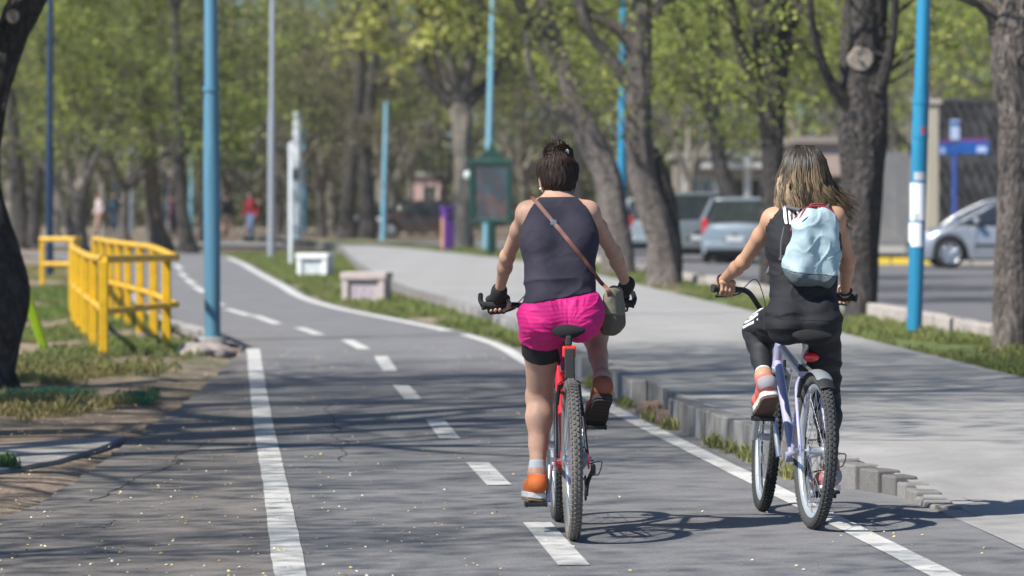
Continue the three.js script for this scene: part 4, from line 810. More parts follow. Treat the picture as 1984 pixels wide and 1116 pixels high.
heroTree('park_tree', 'pair of dark trunks near the left edge behind the navy post', 126,
  [[38, 476, 44], [40, 420, 30], [36, 370, 28], [30, 300, 24], [20, 180, 20]], [{ px: [[62, 476, 36], [66, 420, 26], [72, 360, 24], [84, 280, 20], [92, 160, 14]], dz: [0, 0], bark: M.barkDark }], { seed: 89, bark: M.barkDark, limbLen: 2.4, fan: 4, maxL: 4, dens: 12, size: 0.12, pal: PAL.green, kids: [4, 5, 4, 3], sides: 16, twigs: 14, twigFrom: 0.5, twigLen: 1.8 });
// dark cedar with layered boughs
{
  const a = at(398, 470, 150), t = thing('cedar_tree', 'dark cedar with flat layered boughs behind the faded blue lamp post', 'tree', [a.x, 0, a.z]);
  const r = RNG(97), L = new Leaves(), wood = [];
  part('trunk', sweep([V(0, -0.2, 0), V(0.05, 3, 0), V(0, 7, 0.1), V(0, 11, 0)], [0.26, 0.2, 0.13, 0.04], 14, 0.12, 3), M.barkDark, t);
  for (let i = 0; i < 26; i++) {
    const y = 2.9 + i * 0.31, ln = lerp(2.5, 0.6, i / 26), aa = i * 2.4 + r();
    const e = V(Math.cos(aa) * ln, y - 0.25, Math.sin(aa) * ln), s = V(0, y, 0); wood.push(sweep([s, s.clone().lerp(e, 0.5).add(V(0, 0.12, 0)), e], [0.06, 0.04, 0.01], 5));
    for (let k = 0; k < 260; k++) { const u = Math.pow(r(), 0.7), w = (r() - 0.5) * 1.3 * u * ln * 0.6, x = lerp(s.x, e.x, u) - Math.sin(aa) * w, z = lerp(s.z, e.z, u) + Math.cos(aa) * w; const q = 0.7 + 0.7 * r(); L.add(x, lerp(s.y, e.y, u) + 0.1 + (r() - 0.5) * 0.16 - Math.abs(w) * 0.2, z, 0.15, r, [0.025 * q, 0.05 * q, 0.022 * q], 0.4); }
  }
  part('limbs', wood, M.barkDark, t); part('crown', L.geo(), M.needle, t);
}
// --- filler trees: prototypes and their copies
const far = (px, z) => { const p = at(px, 400, z); return [p.x, -0.02, -z]; };
const protoA = makeTree('street_tree', 'yellow-green spring tree in the far row beyond the notice board', 11, { seed: 101, bark: M.barkPale, maxL: 4, pal: PAL.spring, dens: 3.2, size: 0.19, kids: [5, 5, 4, 3], clear: 0.22, girth: 0.22, limbs: 4, droop: -2 });
protoA.userData.group = 'spring trees of the far row';
const protoB = makeTree('park_tree', 'mid-green tree filling the far side of the park', 12, { seed: 103, bark: M.barkGrey, maxL: 4, pal: PAL.green, dens: 3.1, size: 0.19, kids: [5, 5, 4, 3], clear: 0.19, girth: 0.24, limbs: 5, open: 0.7, droop: -2 });
protoB.userData.group = 'green trees of the far park';
const protoC = makeTree('park_tree', 'olive half-bare tree deep in the park', 12, { seed: 107, bark: M.barkPale, maxL: 4, pal: PAL.olive, dens: 2.8, size: 0.19, kids: [5, 5, 4, 3], clear: 0.2, girth: 0.22, limbs: 5, open: 0.65, droop: -2 });
protoC.userData.group = 'half-bare trees deep in the park';
const place = (p, name, start, list) => list.forEach(([px, z, s, rot, where], i) => { const label = start + ' ' + where; if (i === 0) { p.position.set(...far(px, z)); p.rotation.y = rot; p.scale.setScalar(s); p.userData.label = label; } else dup(p, name, label, far(px, z), rot, s); });
place(protoA, 'street_tree', 'yellow-green spring tree', [[1120, 150, 1.0, 0.3, 'behind the trunk slanting to the left'], [1010, 165, 1.05, 1.7, 'between the notice board and the bun-haired rider'], [1330, 140, 0.95, 2.6, 'above the grey family car'], [1590, 150, 1.0, 4.0, 'behind the reddish white house'], [1740, 142, 1.0, 5.1, 'over the grey metal gate'], [1850, 136, 0.95, 0.9, 'over the left end of the stone wall'], [1950, 150, 1.1, 2.2, 'over the stone wall behind the silver hatchback'], [1440, 170, 1.1, 3.3, 'beyond the house with white columns'], [1240, 178, 1.05, 5.6, 'behind the double leaning trunk'], [560, 168, 0.95, 1.2, 'behind the white marker posts'], [790, 185, 1.1, 2.9, 'just left of the pale Y-forked trunk'], [1660, 176, 1.1, 0.1, 'behind the thick trunk with the pruning scar'], [2020, 130, 0.95, 3.9, 'at the far right beyond the burled trunk']]);
place(protoB, 'park_tree', 'mid-green park tree', [[540, 190, 1.0, 0.5, 'behind the tall grey steel pole'], [620, 165, 0.9, 2.2, 'right of the white marker posts'], [430, 178, 1.0, 3.6, 'behind the faded blue lamp post'], [240, 150, 0.9, 4.8, 'above the two pine trunks'], [60, 160, 1.0, 1.4, 'behind the navy post'], [150, 185, 1.1, 5.7, 'above the fan of pale bare branches'], [330, 200, 1.15, 2.7, 'between the pine trunks and the cedar'], [-40, 140, 0.9, 0.2, 'at the far left beyond the leaning trunk'], [720, 205, 1.1, 1.1, 'behind the dark twin trunk'], [940, 210, 1.15, 4.4, 'behind the green notice board, deepest there'], [1090, 215, 1.2, 5.2, 'deep behind the head of the bun-haired rider'], [1540, 205, 1.2, 2.0, 'deep behind the head of the backpack rider'], [1800, 190, 1.15, 3.0, 'deep behind the bright blue stickered post']]);
place(protoC, 'park_tree', 'olive half-bare tree', [[480, 150, 0.85, 0.8, 'behind the red-jacketed walker'], [860, 170, 0.95, 3.1, 'behind the purple bin'], [200, 172, 1.0, 2.1, 'beside the white-topped person'], [20, 190, 1.1, 4.2, 'left of the navy post, far back'], [640, 190, 1.05, 5.3, 'just right of the white posts, far back'], [400, 225, 1.2, 1.6, 'far behind the cedar'], [760, 165, 0.9, 6.0, 'behind the pale blue lamp post'], [1180, 195, 1.1, 2.4, 'deep behind the leaning street trunks'], [1380, 210, 1.2, 0.6, 'deep behind the parked cars'], [110, 140, 0.85, 3.5, 'behind the hoop barrier'], [290, 165, 0.9, 5.0, 'behind the brown pine trunk']]);
// trees off the frame to the left whose bare branches shade the path
const protoS = makeTree('shade_tree', 'sparse budding tree left of the path, shading the asphalt', 8.4, { seed: 113, bark: M.barkGrey, maxL: 4, pal: PAL.spring, dens: 3.2, size: 0.085, kids: [5, 5, 5, 4], clear: 0.3, girth: 0.2, limbs: 5, open: 0.85, spread: 0.8, scatter: 0.16 });
protoS.userData.group = 'shade trees left of the path';
const SH = [[-6.6, 12.6, 1.0, 0.4, 'nearest the camera'], [-7.2, 16.2, 0.95, 3.0, 'level with the riders'], [-5.6, 20.4, 1.15, 2.0, 'a little ahead of the two riders'], [-4.7, 22.6, 1.3, 4.6, 'opposite the gutter mouth'], [-4.3, 24.4, 1.55, 0.7, 'tallest of them, arching over the lane'], [-5.9, 26.4, 1.25, 1.1, 'beside the broken slab'], [-5.0, 30.2, 1.15, 3.7, 'next to the leaning dark trunk']];
SH.forEach(([x, z, s, rot, where], i) => { const label = 'sparse budding shade tree left of the path, ' + where; if (!i) { protoS.position.set(x, -0.02, -z); protoS.rotation.y = rot; protoS.scale.setScalar(s); protoS.userData.label = label; } else dup(protoS, 'shade_tree', label, [x, -0.02, -z], rot, s); });
// far wood that closes the view: one mass of leaves and stems
{
  const r = RNG(131), L = new Leaves(), wood = [];
  for (let i = 0; i < 76000; i++) {
    const z = lerp(228, 262, r()), x = lerp(-46, 48, r()), hgt = 9 + 3 * noise(x * 0.12, 3, z * 0.05), y = 0.15 + (i % 5 < 2 ? 4.2 * r() : hgt * Math.pow(r(), 0.8));
    if (noise(x * 0.3, y * 0.35, z * 0.2) < -0.02 && y > 6.0) continue;
    L.add(x, y, -z, 0.5 * (0.6 + 0.8 * r()), r, leafCol(y < 3.5 ? PAL.dull : r() < 0.5 ? PAL.olive : PAL.green, r, noise(x * 0.4, y * 0.4, z * 0.2)), 0.8);
  }
  for (let i = 0; i < 70; i++) { const x = lerp(-44, 46, r()), z = lerp(222, 250, r()), q = 0.16 + 0.2 * r(), h = 6 + 4 * r(); wood.push(sweep([V(x, -0.2, -z), V(x + r() - 0.5, h * 0.5, -z), V(x + 2 * (r() - 0.5), h, -z)], [q * 1.2, q * 0.8, q * 0.3], 8)); }
  const t = thing('far_wood', 'distant wood closing the view behind the park and street', 'wood'); t.userData.kind = 'stuff';
  part('stems', wood, M.barkPale, t); part('foliage', L.geo(), M.leaf, t);
}
// ------------------------------------------------------------------ bicycles (local: origin at the rear tyre's contact, forward = -z, right = +x)
const WR = 0.338, AX = { rear: V(0, WR, 0), front: V(0, WR, -1.05), bb: V(0, 0.285, -0.43) };
M.steel = std({ color: C(0.42, 0.43, 0.45), metalness: 0.85, roughness: 0.38 });
M.alloy = std({ color: C(0.62, 0.63, 0.65), metalness: 0.7, roughness: 0.32 });
M.rubber = std({ color: C(0.028, 0.028, 0.028), roughness: 0.9 });
M.dustRubber = std({ color: C(0.19, 0.17, 0.15), map: mottle, roughness: 1 });
M.greyRubber = std({ color: C(0.065, 0.065, 0.066), map: mottle, roughness: 0.95 });
M.blackMetal = std({ color: C(0.016, 0.016, 0.018), metalness: 0.3, roughness: 0.45 });
function wheel(parent, name, pos, tyreM, rimM, steer = 0, rear = false) {
  const w = new THREE.Group(); w.name = name; w.position.copy(pos); w.rotation.y = steer; parent.add(w);
  const R = WR - 0.027;
  const gs = [new THREE.TorusGeometry(R, 0.025, 14, 72).rotateY(Math.PI / 2)];
  // knobs in staggered rows
  for (let i = 0; i < 84; i++) for (const [dx, lift] of [[-0.02, 0.016], [-0.007, 0.0255], [0.007, 0.0255], [0.02, 0.016]]) {
    const a = (i + (Math.abs(dx) > 0.01 ? 0.5 : dx > 0 ? 0.25 : 0)) / 84 * 6.2832;
    gs.push(new THREE.BoxGeometry(Math.abs(dx) > 0.01 ? 0.009 : 0.0095, 0.0065, 0.014).rotateZ(dx > 0.01 ? -0.9 : dx < -0.01 ? 0.9 : 0).translate(dx, R + lift, 0).rotateX(a));
  }
  part('tyre', gs, tyreM, w);
  const prof = [[-0.012, 0.272], [-0.013, 0.29], [-0.0145, 0.3], [-0.011, 0.302], [-0.0095, 0.293], [0.0095, 0.293], [0.011, 0.302], [0.0145, 0.3], [0.013, 0.29], [0.012, 0.272], [0, 0.268], [-0.012, 0.272]].map(([x, r]) => new THREE.Vector2(r, x));
  part('rim', new THREE.LatheGeometry(prof, 64).rotateZ(Math.PI / 2), rimM, w);
  part('hub', [disc(0.017, 0.075, 0, 0, 0, 16), disc(0.027, 0.004, -0.034, 0, 0), disc(0.027, 0.004, 0.034, 0, 0), disc(0.006, 0.14, 0, 0, 0, 10)], M.alloy, w);
  const sp2 = []; for (let i = 0; i < 32; i++) { const a = i / 32 * 6.2832, s = i % 2 ? 1 : -1, b = a + (i % 4 < 2 ? 1 : -1) * 1.1; sp2.push(rod(V(s * 0.034, Math.cos(b) * 0.024, Math.sin(b) * 0.024), V(s * 0.004, Math.cos(a) * 0.272, Math.sin(a) * 0.272), 0.0012, 0.0012, 5, false)); }
  part('spokes', sp2, M.steel, w);
  if (rear) { const cs = []; for (let i = 0; i < 7; i++) cs.push(disc(0.056 - 0.0058 * i, 0.0022, 0.036 + i * 0.0048, 0, 0, 28)); part('cassette', cs, M.steel, w); }
  return w;
}
// spec: frame colours, bar shape, crank angle, lean
function bicycle(name, label, pos, turn, o) {
  const t = thing(name, label, 'bicycle', pos, turn); t.rotation.order = 'YXZ'; t.rotation.z = o.lean || 0;
  const F = o.frame, P = (y, z, x = 0) => V(x, y, z);
  const st = P(0.69, -0.30), ht = P(o.htop ?? 0.80, -0.80), hb = P(0.665, -0.85), bb = AX.bb;
  const fr = [];
  part('seat_tube', rod(bb, st, 0.017, 0.017, 14), o.seatTube || F, t);
  part('down_tube', rod(bb, P(hb.y + 0.03, hb.z + 0.01), 0.021, 0.021, 14), F, t);
  part('top_tube', rod(P(st.y - 0.03, st.z + 0.005), P(ht.y - 0.03, ht.z), 0.0165, 0.0165, 14), F, t);
  part('head_tube', rod(hb, ht, 0.022, 0.022, 14), F, t);
  part('bottom_bracket', disc(0.023, 0.075, 0, bb.y, bb.z, 18), F, t);
  for (const s of [-1, 1]) {
    part('chain_stay', tube([P(bb.y, bb.z + 0.02, s * 0.022), P(bb.y + 0.01, bb.z + 0.11, s * 0.045), P(WR, -0.005, s * 0.066)], 0.0095, 16, 8), F, t);
    part('seat_stay', tube([P(st.y - 0.05, st.z + 0.012, s * 0.018), P(0.60, -0.21, s * 0.046), P(WR + 0.01, -0.006, s * 0.066)], 0.008, 16, 8), o.stay || F, t);
  }
  part('dropout', [box(0.006, 0.05, 0.05, -0.069, WR, 0, 0.002), box(0.006, 0.06, 0.05, 0.069, WR - 0.01, 0, 0.002)], F, t);
  wheel(t, 'rear_wheel', AX.rear, o.tyre, o.rim, 0, true);
  // front end turns with the steering
  const axis = ht.clone().sub(hb).normalize(), front = new THREE.Group(); front.name = 'front_fork'; front.position.copy(hb); t.add(front);
  front.quaternion.setFromAxisAngle(axis, o.steer || 0);
  const q = (y, z, x = 0) => V(x, y - hb.y, z - hb.z);
  part('crown', box(0.13, 0.035, 0.045, 0, -0.015, 0, 0.012), o.fork || F, front);
  for (const s of [-1, 1]) part('fork_leg', [rod(q(0.655, -0.852, s * 0.058), q(0.50, -0.955, s * 0.058), 0.015, 0.015, 12), rod(q(0.52, -0.942, s * 0.058), q(WR - 0.01, -1.045, s * 0.058), 0.019, 0.016, 12)], o.fork || F, front);
  wheel(front, 'front_wheel', V(0, AX.front.y - hb.y, AX.front.z - hb.z), o.tyre2 || o.tyre, o.rim, 0);
  const bc = q(o.bar.y0, o.bar.z0); // clamp of the bar
  part('stem', [rod(q(ht.y, ht.z), q(ht.y + 0.06, ht.z + 0.012), 0.016, 0.016, 12), rod(q(ht.y + 0.05, ht.z + 0.012), bc, 0.015, 0.015, 12)], M.blackMetal, front);
  const bp = []; for (let i = -4; i <= 4; i++) { const s = Math.sign(i), k = Math.abs(i) / 4; bp.push(bc.clone().add(V(s * o.bar.w * k, o.bar.rise * smooth(0.15, 0.55, k), o.bar.back * Math.pow(k, 1.6) - 0.0))); }
  part('handlebar', tube(bp, 0.0125, 60, 10), o.bar.mat || M.blackMetal, front);
  for (const s of [-1, 1]) {
    const e = bp[s < 0 ? 0 : 8], i = bp[s < 0 ? 1 : 7], d = i.clone().sub(e).normalize();
    part('grip', [rod(e, e.clone().addScaledVector(d, 0.12), 0.017, 0.0165, 14), rod(e.clone().addScaledVector(d, -0.004), e.clone().addScaledVector(d, 0.006), 0.0195, 0.0195, 14)], M.rubber, front);
    const b0 = e.clone().addScaledVector(d, 0.145); part('brake_lever', tube([b0, b0.clone().add(V(0, -0.012, -0.035)), b0.clone().add(V(s * 0.05, -0.03, -0.05)), b0.clone().add(V(s * 0.11, -0.036, -0.045))], 0.006, 16, 6), M.blackMetal, front);
    if (o.barEnds) part('bar_end', tube([e, e.clone().add(V(s * 0.008, 0.02, -0.03)), e.clone().add(V(s * 0.006, 0.045, -0.09))], 0.0115, 12, 8), M.blackMetal, front);
    part('brake_cable', tube([b0, b0.clone().add(V(-s * 0.08, 0.05, -0.1)), q(ht.y - 0.02, ht.z - 0.06, s * 0.03), q(0.66, -0.87, s * 0.02)], 0.0026, 20, 5), M.rubber, front);
  }
  if (o.frontBrake) part('front_brake', [rod(q(0.70, -0.90, -0.04), q(0.62, -0.89, -0.045), 0.007), rod(q(0.70, -0.90, 0.04), q(0.62, -0.89, 0.045), 0.007), box(0.012, 0.014, 0.055, -0.034, 0.64 - hb.y, -0.9 - hb.z, 0.004), box(0.012, 0.014, 0.055, 0.034, 0.64 - hb.y, -0.9 - hb.z, 0.004)], M.blackMetal, front);
  // saddle
  const sy = o.saddleY, sz = o.saddleZ ?? -0.235, sp0 = P(sy - 0.055, sz - 0.01);
  part('seat_post', rod(st, sp0, 0.0135, 0.0135, 14), o.post || M.alloy, t);
  part('seat_clamp', [new THREE.CylinderGeometry(0.021, 0.021, 0.03, 16).translate(0, st.y - 0.005, st.z), disc(0.006, 0.06, 0, st.y - 0.005, st.z + 0.02, 8)], o.clamp || M.blackMetal, t);
  const sd = []; for (let i = 0; i <= 14; i++) { const u = i / 14, w = lerp(o.saddleW ?? 0.08, 0.02, smooth(0.05, 0.62, u)) * (u < 0.1 ? lerp(0.72, 1, u / 0.1) : 1), z = sz + 0.115 - u * 0.26, y = sy - 0.018 * Math.sin(u * 3.0) + (u < 0.08 ? -0.01 * (1 - u / 0.08) : 0) - (u > 0.9 ? 0.02 * (u - 0.9) / 0.1 : 0), p = []; for (let k = 0; k <= 16; k++) { const a = k / 16 * 6.2832; p.push(V(Math.cos(a) * w, y - 0.026 + Math.sin(a) * (Math.sin(a) > 0 ? 0.026 : 0.03 * (1 - 0.3 * u)), z)); } sd.push(p); }
  const saddle = part('saddle', loft(sd), std({ color: C(0.012, 0.012, 0.013), roughness: 0.95 }), t);
  for (const s of [-1, 1]) part('saddle_rail', tube([P(sy - 0.045, sz + 0.09, s * 0.03), P(sy - 0.06, sz + 0.04, s * 0.022), P(sy - 0.06, sz - 0.06, s * 0.02), P(sy - 0.04, sz - 0.11, s * 0.012)], 0.0035, 14, 6), M.steel, t);
  // cranks, chain
  const ca = o.crank, cr = 0.17, dirs = [[1, ca], [-1, ca + Math.PI]];
  const tooth = [disc(0.072, 0.003, 0.048, bb.y, bb.z, 40), disc(0.09, 0.0028, 0.053, bb.y, bb.z, 44), disc(0.03, 0.02, 0.05, bb.y, bb.z, 20)];
  part('chainring', tooth, M.blackMetal, t);
  const pedals = {};
  for (const [s, a] of dirs) { const e = P(bb.y + Math.sin(a) * cr, bb.z - Math.cos(a) * cr, s * 0.082), e2 = e.clone().setX(s * 0.128);
    part('crank_arm', [rod(P(bb.y, bb.z, s * 0.066), e, 0.0135, 0.010, 10), disc(0.014, 0.018, s * 0.078, e.y, e.z, 12)], o.crankM || M.alloy, t);
    const pg = [disc(0.008, 0.1, s * 0.13, e.y, e.z, 10), box(0.012, 0.022, 0.085, s * 0.092, e.y, e.z, 0.004), box(0.012, 0.022, 0.085, s * 0.175, e.y, e.z, 0.004), box(0.07, 0.018, 0.012, s * 0.134, e.y, e.z + 0.037, 0.004), box(0.07, 0.018, 0.012, s * 0.134, e.y, e.z - 0.037, 0.004)];
    part('pedal', pg, M.blackPlastic, t); pedals[s] = V(s * 0.134, e.y, e.z); }
  const ch = []; for (const [r0, r1, up] of [[0.075, 0.05, 1], [0.075, 0.05, -1]]) ch.push(rod(P(bb.y + up * r0, bb.z, 0.05), P(WR + up * r1 - (up < 0 ? 0.03 : 0), 0.0, 0.05), 0.004, 0.004, 6));
  part('chain', ch, M.blackMetal, t);
  part('derailleur', [box(0.02, 0.05, 0.04, 0.088, WR - 0.045, 0.005, 0.008), tube([P(WR - 0.05, 0.0, 0.085), P(WR - 0.10, -0.02, 0.066), P(WR - 0.155, -0.01, 0.058)], 0.009, 10, 6), disc(0.021, 0.008, 0.056, WR - 0.09, -0.015, 16), disc(0.021, 0.008, 0.056, WR - 0.155, -0.012, 16)], M.blackMetal, t);
  part('derailleur_cable', tube([P(WR - 0.02, -0.02, 0.075), P(WR - 0.01, 0.07, 0.12), P(WR - 0.06, 0.075, 0.105), P(WR - 0.06, 0.02, 0.09)], 0.0028, 24, 6), M.rubber, t);
  part('axle_nut', [disc(0.011, 0.02, 0.082, WR, 0, 6), disc(0.011, 0.02, -0.08, WR, 0, 6)], M.steel, t);
  part('rear_brake', [rod(P(0.645, -0.135, -0.042), P(0.56, -0.15, -0.05), 0.008), rod(P(0.645, -0.135, 0.042), P(0.56, -0.15, 0.05), 0.008), tube([P(0.65, -0.13, -0.045), P(0.675, -0.11, 0), P(0.65, -0.13, 0.05)], 0.003, 12, 5), box(0.014, 0.014, 0.055, -0.03, 0.612, -0.13, 0.004), box(0.014, 0.014, 0.055, 0.03, 0.612, -0.13, 0.004)], M.blackMetal, t);
  return { t, pedals, front, bp };
}
const H1 = Math.atan(0.05), H2 = 8.4 * Math.PI / 180;
const c1 = G(1110, 1047), c2 = G(1574, 1025);
const bike1 = bicycle('bicycle', 'red and black mountain bicycle ridden by the woman in pink shorts', [c1.x, 0.002, c1.z], H1, {
  frame: phys({ color: C(0.55, 0.012, 0.03), roughness: 0.3, clearcoat: 0.7 }), seatTube: phys({ color: C(0.55, 0.012, 0.03), roughness: 0.3, clearcoat: 0.7 }), stay: M.blackMetal, fork: M.blackMetal, tyre: M.dustRubber, tyre2: M.greyRubber, rim: M.alloy,
  bar: { w: 0.33, y0: 0.925, z0: -0.86, rise: 0.04, back: 0.035 }, barEnds: true, saddleY: 0.905, saddleZ: -0.245, crank: Math.PI / 2 - 0.35, clamp: std({ color: C(0.7, 0.03, 0.02), roughness: 0.4 }), lean: 0.012, post: M.blackMetal });
part('mud_flap', [box(0.042, 0.13, 0.014, 0, 0.735, -0.085, 0.02), box(0.03, 0.05, 0.05, 0, 0.83, -0.15, 0.012)], M.rubber, bike1.t);
{ const rm = phys({ color: C(0.8, 0.03, 0.015), roughness: 0.25, clearcoat: 0.8 }); part('rear_reflector', box(0.058, 0.05, 0.02, 0, 0.785, -0.10, 0.01), rm, bike1.t); part('reflector_bracket', rod(V(0, 0.785, -0.11), V(0, 0.8, -0.27), 0.008), M.blackMetal, bike1.t); }
const lav = phys({ color: C(0.40, 0.39, 0.58), roughness: 0.28, clearcoat: 0.8 });
const bike2 = bicycle('bicycle', 'lavender bicycle with silver rims ridden by the woman with the backpack', [c2.x, 0.002, c2.z], H2, {
  frame: lav, stay: lav, fork: M.alloy, tyre: M.greyRubber, tyre2: M.rubber, rim: std({ color: C(0.62, 0.66, 0.70), metalness: 0.5, roughness: 0.3 }), bar: { w: 0.325, y0: 0.90, z0: -0.84, rise: 0.105, back: 0.09 }, steer: -0.09, saddleY: 0.865, saddleZ: -0.235, saddleW: 0.098, crank: -Math.PI / 2 - 0.28, lean: -0.035, frontBrake: true });
{ // short rear fender, red tail reflector under the saddle
  const pr = [], gy = std({ color: C(0.20, 0.215, 0.23), roughness: 0.5 });
  const arc = (a0, a1, w, R) => { const rows = []; for (let i = 0; i <= 12; i++) { const a = lerp(a0, a1, i / 12), p = []; for (let k = 0; k <= 8; k++) { const s = (k / 8 - 0.5) * 2, rr = R - 0.012 * s * s; p.push(V(s * w, WR + Math.cos(a) * rr, Math.sin(a) * rr)); } for (let k = 8; k >= 0; k--) { const s = (k / 8 - 0.5) * 2, rr = R - 0.004 - 0.012 * s * s; p.push(V(s * w, WR + Math.cos(a) * rr, Math.sin(a) * rr)); } p.push(p[0].clone()); rows.push(p); } return loft(rows); };
  part('fender', arc(-0.85, 0.42, 0.036, WR + 0.016), gy, bike2.t);
  part('fender_flap', arc(0.42, 0.62, 0.034, WR + 0.013), M.blackPlastic, bike2.t);
  part('fender_bracket', [rod(V(0, WR + 0.34, -0.12), V(0, 0.70, -0.285), 0.007)], M.steel, bike2.t);
  const rm = phys({ color: C(0.75, 0.012, 0.015), roughness: 0.2, clearcoat: 1 });
  part('rear_reflector', new THREE.SphereGeometry(0.036, 18, 12).scale(1, 0.62, 0.5).translate(0.022, 0.735, -0.245), rm, bike2.t);
  part('reflector_bracket', rod(V(0.01, 0.735, -0.255), V(0, 0.74, -0.285), 0.008), M.blackMetal, bike2.t);
}
// ------------------------------------------------------------------ signed distance modelling for bodies, clothes, hair
const vlen = Math.hypot;
function coneD(p, x, y, z) { // round cone: p = {a, b, r1, r2}
  const bx = p.bx - p.ax, by = p.by - p.ay, bz = p.bz - p.az, l2 = bx * bx + by * by + bz * bz, h = clamp(((x - p.ax) * bx + (y - p.ay) * by + (z - p.az) * bz) / (l2 || 1));
  return vlen(x - p.ax - bx * h, y - p.ay - by * h, z - p.az - bz * h) - lerp(p.r1, p.r2, h);
}
const K = (a, b, r1, r2 = r1, g = '', k = 0.03) => ({ ax: a.x, ay: a.y, az: a.z, bx: b.x, by: b.y, bz: b.z, r1, r2, g, k });
const S = (a, r, g = '', k = 0.03) => K(a, a, r, r, g, k);
const E = (c, rx, ry, rz, g = '', k = 0.02, rot = null) => ({ c, rx, ry, rz, g, k, rot: rot ? rot.clone().invert() : null, mn: Math.min(rx, ry, rz) });
const _e = V(0, 0, 0);
function primD(p, x, y, z) {
  if (p.c) { _e.set(x - p.c.x, y - p.c.y, z - p.c.z); if (p.rot) _e.applyQuaternion(p.rot); const qx = _e.x / p.rx, qy = _e.y / p.ry, qz = _e.z / p.rz, k0 = vlen(qx, qy, qz), k1 = vlen(qx / p.rx, qy / p.ry, qz / p.rz); return k1 < 1e-9 ? -p.mn : k0 * (k0 - 1) / k1; }
  return coneD(p, x, y, z);
}
const rdg = (x, y, z) => { const n = 1 - Math.abs(noise(x, y, z)) * 2.2; return n > 0 ? n * n * n : 0; }; // sharp fold lines
const smin = (a, b, k) => { const h = Math.max(k - Math.abs(a - b), 0) / k; return Math.min(a, b) - h * h * k * 0.25; };
function field(prims, grow = 0) { return (x, y, z) => { let d = 1e3; for (const p of prims) { const e = primD(p, x, y, z) - grow; if (e > d + 0.15) continue; d = smin(d, e, p.k); } return d; }; }
function surfaceNets(f, lo, hi, cell, margin = 0.03) {
  const nx = Math.ceil((hi.x - lo.x) / cell) + 1, ny = Math.ceil((hi.y - lo.y) / cell) + 1, nz = Math.ceil((hi.z - lo.z) / cell) + 1, val = new Float32Array(nx * ny * nz).fill(1), B = 6, hd = B * cell * 0.87 + margin;
  for (let bz = 0; bz < nz; bz += B) for (let by = 0; by < ny; by += B) for (let bx = 0; bx < nx; bx += B) {
    const d = f(lo.x + (bx + B / 2) * cell, lo.y + (by + B / 2) * cell, lo.z + (bz + B / 2) * cell), far2 = Math.abs(d) > hd;
    for (let z = bz; z < Math.min(nz, bz + B); z++) for (let y = by; y < Math.min(ny, by + B); y++) for (let x = bx; x < Math.min(nx, bx + B); x++) val[(z * ny + y) * nx + x] = far2 ? d : f(lo.x + x * cell, lo.y + y * cell, lo.z + z * cell);
  }
  const id = new Int32Array(nx * ny * nz).fill(-1), pos = [], idx = [], sx = 1, sy = nx, sz = nx * ny, off = [0, sx, sy, sx + sy, sz, sz + sx, sz + sy, sz + sx + sy];
  const ed = [[0, 1], [2, 3], [4, 5], [6, 7], [0, 2], [1, 3], [4, 6], [5, 7], [0, 4], [1, 5], [2, 6], [3, 7]];
  for (let z = 0; z < nz - 1; z++) for (let y = 0; y < ny - 1; y++) for (let x = 0; x < nx - 1; x++) {
    const o = (z * ny + y) * nx + x; let m = 0; for (let k = 0; k < 8; k++) if (val[o + off[k]] < 0) m |= 1 << k; if (m === 0 || m === 255) continue;
    let n = 0, px = 0, py = 0, pz = 0;
    for (const [a, b] of ed) { const va = val[o + off[a]], vb = val[o + off[b]]; if ((va < 0) === (vb < 0)) continue; const t = va / (va - vb); px += lerp(a & 1, b & 1, t); py += lerp((a >> 1) & 1, (b >> 1) & 1, t); pz += lerp((a >> 2) & 1, (b >> 2) & 1, t); n++; }
    id[o] = pos.length / 3; pos.push(lo.x + (x + px / n) * cell, lo.y + (y + py / n) * cell, lo.z + (z + pz / n) * cell);
  }
  const quad = (a, b, c, d, flip) => { if (a < 0 || b < 0 || c < 0 || d < 0) return; flip ? idx.push(a, c, b, a, d, c) : idx.push(a, b, c, a, c, d); };
  for (let z = 1; z < nz - 1; z++) for (let y = 1; y < ny - 1; y++) for (let x = 1; x < nx - 1; x++) {
    const o = (z * ny + y) * nx + x, s = val[o] < 0;
    if (s !== val[o + sx] < 0) quad(id[o - sy - sz], id[o - sz], id[o], id[o - sy], !s);
    if (s !== val[o + sy] < 0) quad(id[o - sx - sz], id[o - sx], id[o], id[o - sz], !s);
    if (s !== val[o + sz] < 0) quad(id[o - sx - sy], id[o - sy], id[o], id[o - sx], !s);
  }
  const g = new THREE.BufferGeometry(); g.setAttribute('position', new THREE.Float32BufferAttribute(pos, 3)); g.setIndex(idx);
  const nr = new Float32Array(pos.length), h = cell * 0.6;
  for (let i = 0; i < pos.length; i += 3) { const x = pos[i], y = pos[i + 1], z = pos[i + 2]; let a = f(x + h, y, z) - f(x - h, y, z), b = f(x, y + h, z) - f(x, y - h, z), c = f(x, y, z + h) - f(x, y, z - h); const l = vlen(a, b, c) || 1; nr[i] = a / l; nr[i + 1] = b / l; nr[i + 2] = c / l; }
  g.setAttribute('normal', new THREE.BufferAttribute(nr, 3)); return g;
}
function boundsOf(prims, pad) { const lo = V(1e9, 1e9, 1e9), hi = V(-1e9, -1e9, -1e9); for (const p of prims) { const q = p.c ? [[p.c.x, p.c.y, p.c.z, Math.max(p.rx, p.ry, p.rz)]] : [[p.ax, p.ay, p.az, p.r1], [p.bx, p.by, p.bz, p.r2]]; for (const [x, y, z, r] of q) { lo.min(V(x - r, y - r, z - r)); hi.max(V(x + r, y + r, z + r)); } } return [lo.subScalar(pad), hi.addScalar(pad)]; }
const solid = (prims, cell, f = null, pad = 0.03, margin = 0.03) => { const [lo, hi] = boundsOf(prims, pad); return surfaceNets(f || field(prims), lo, hi, cell, margin); };
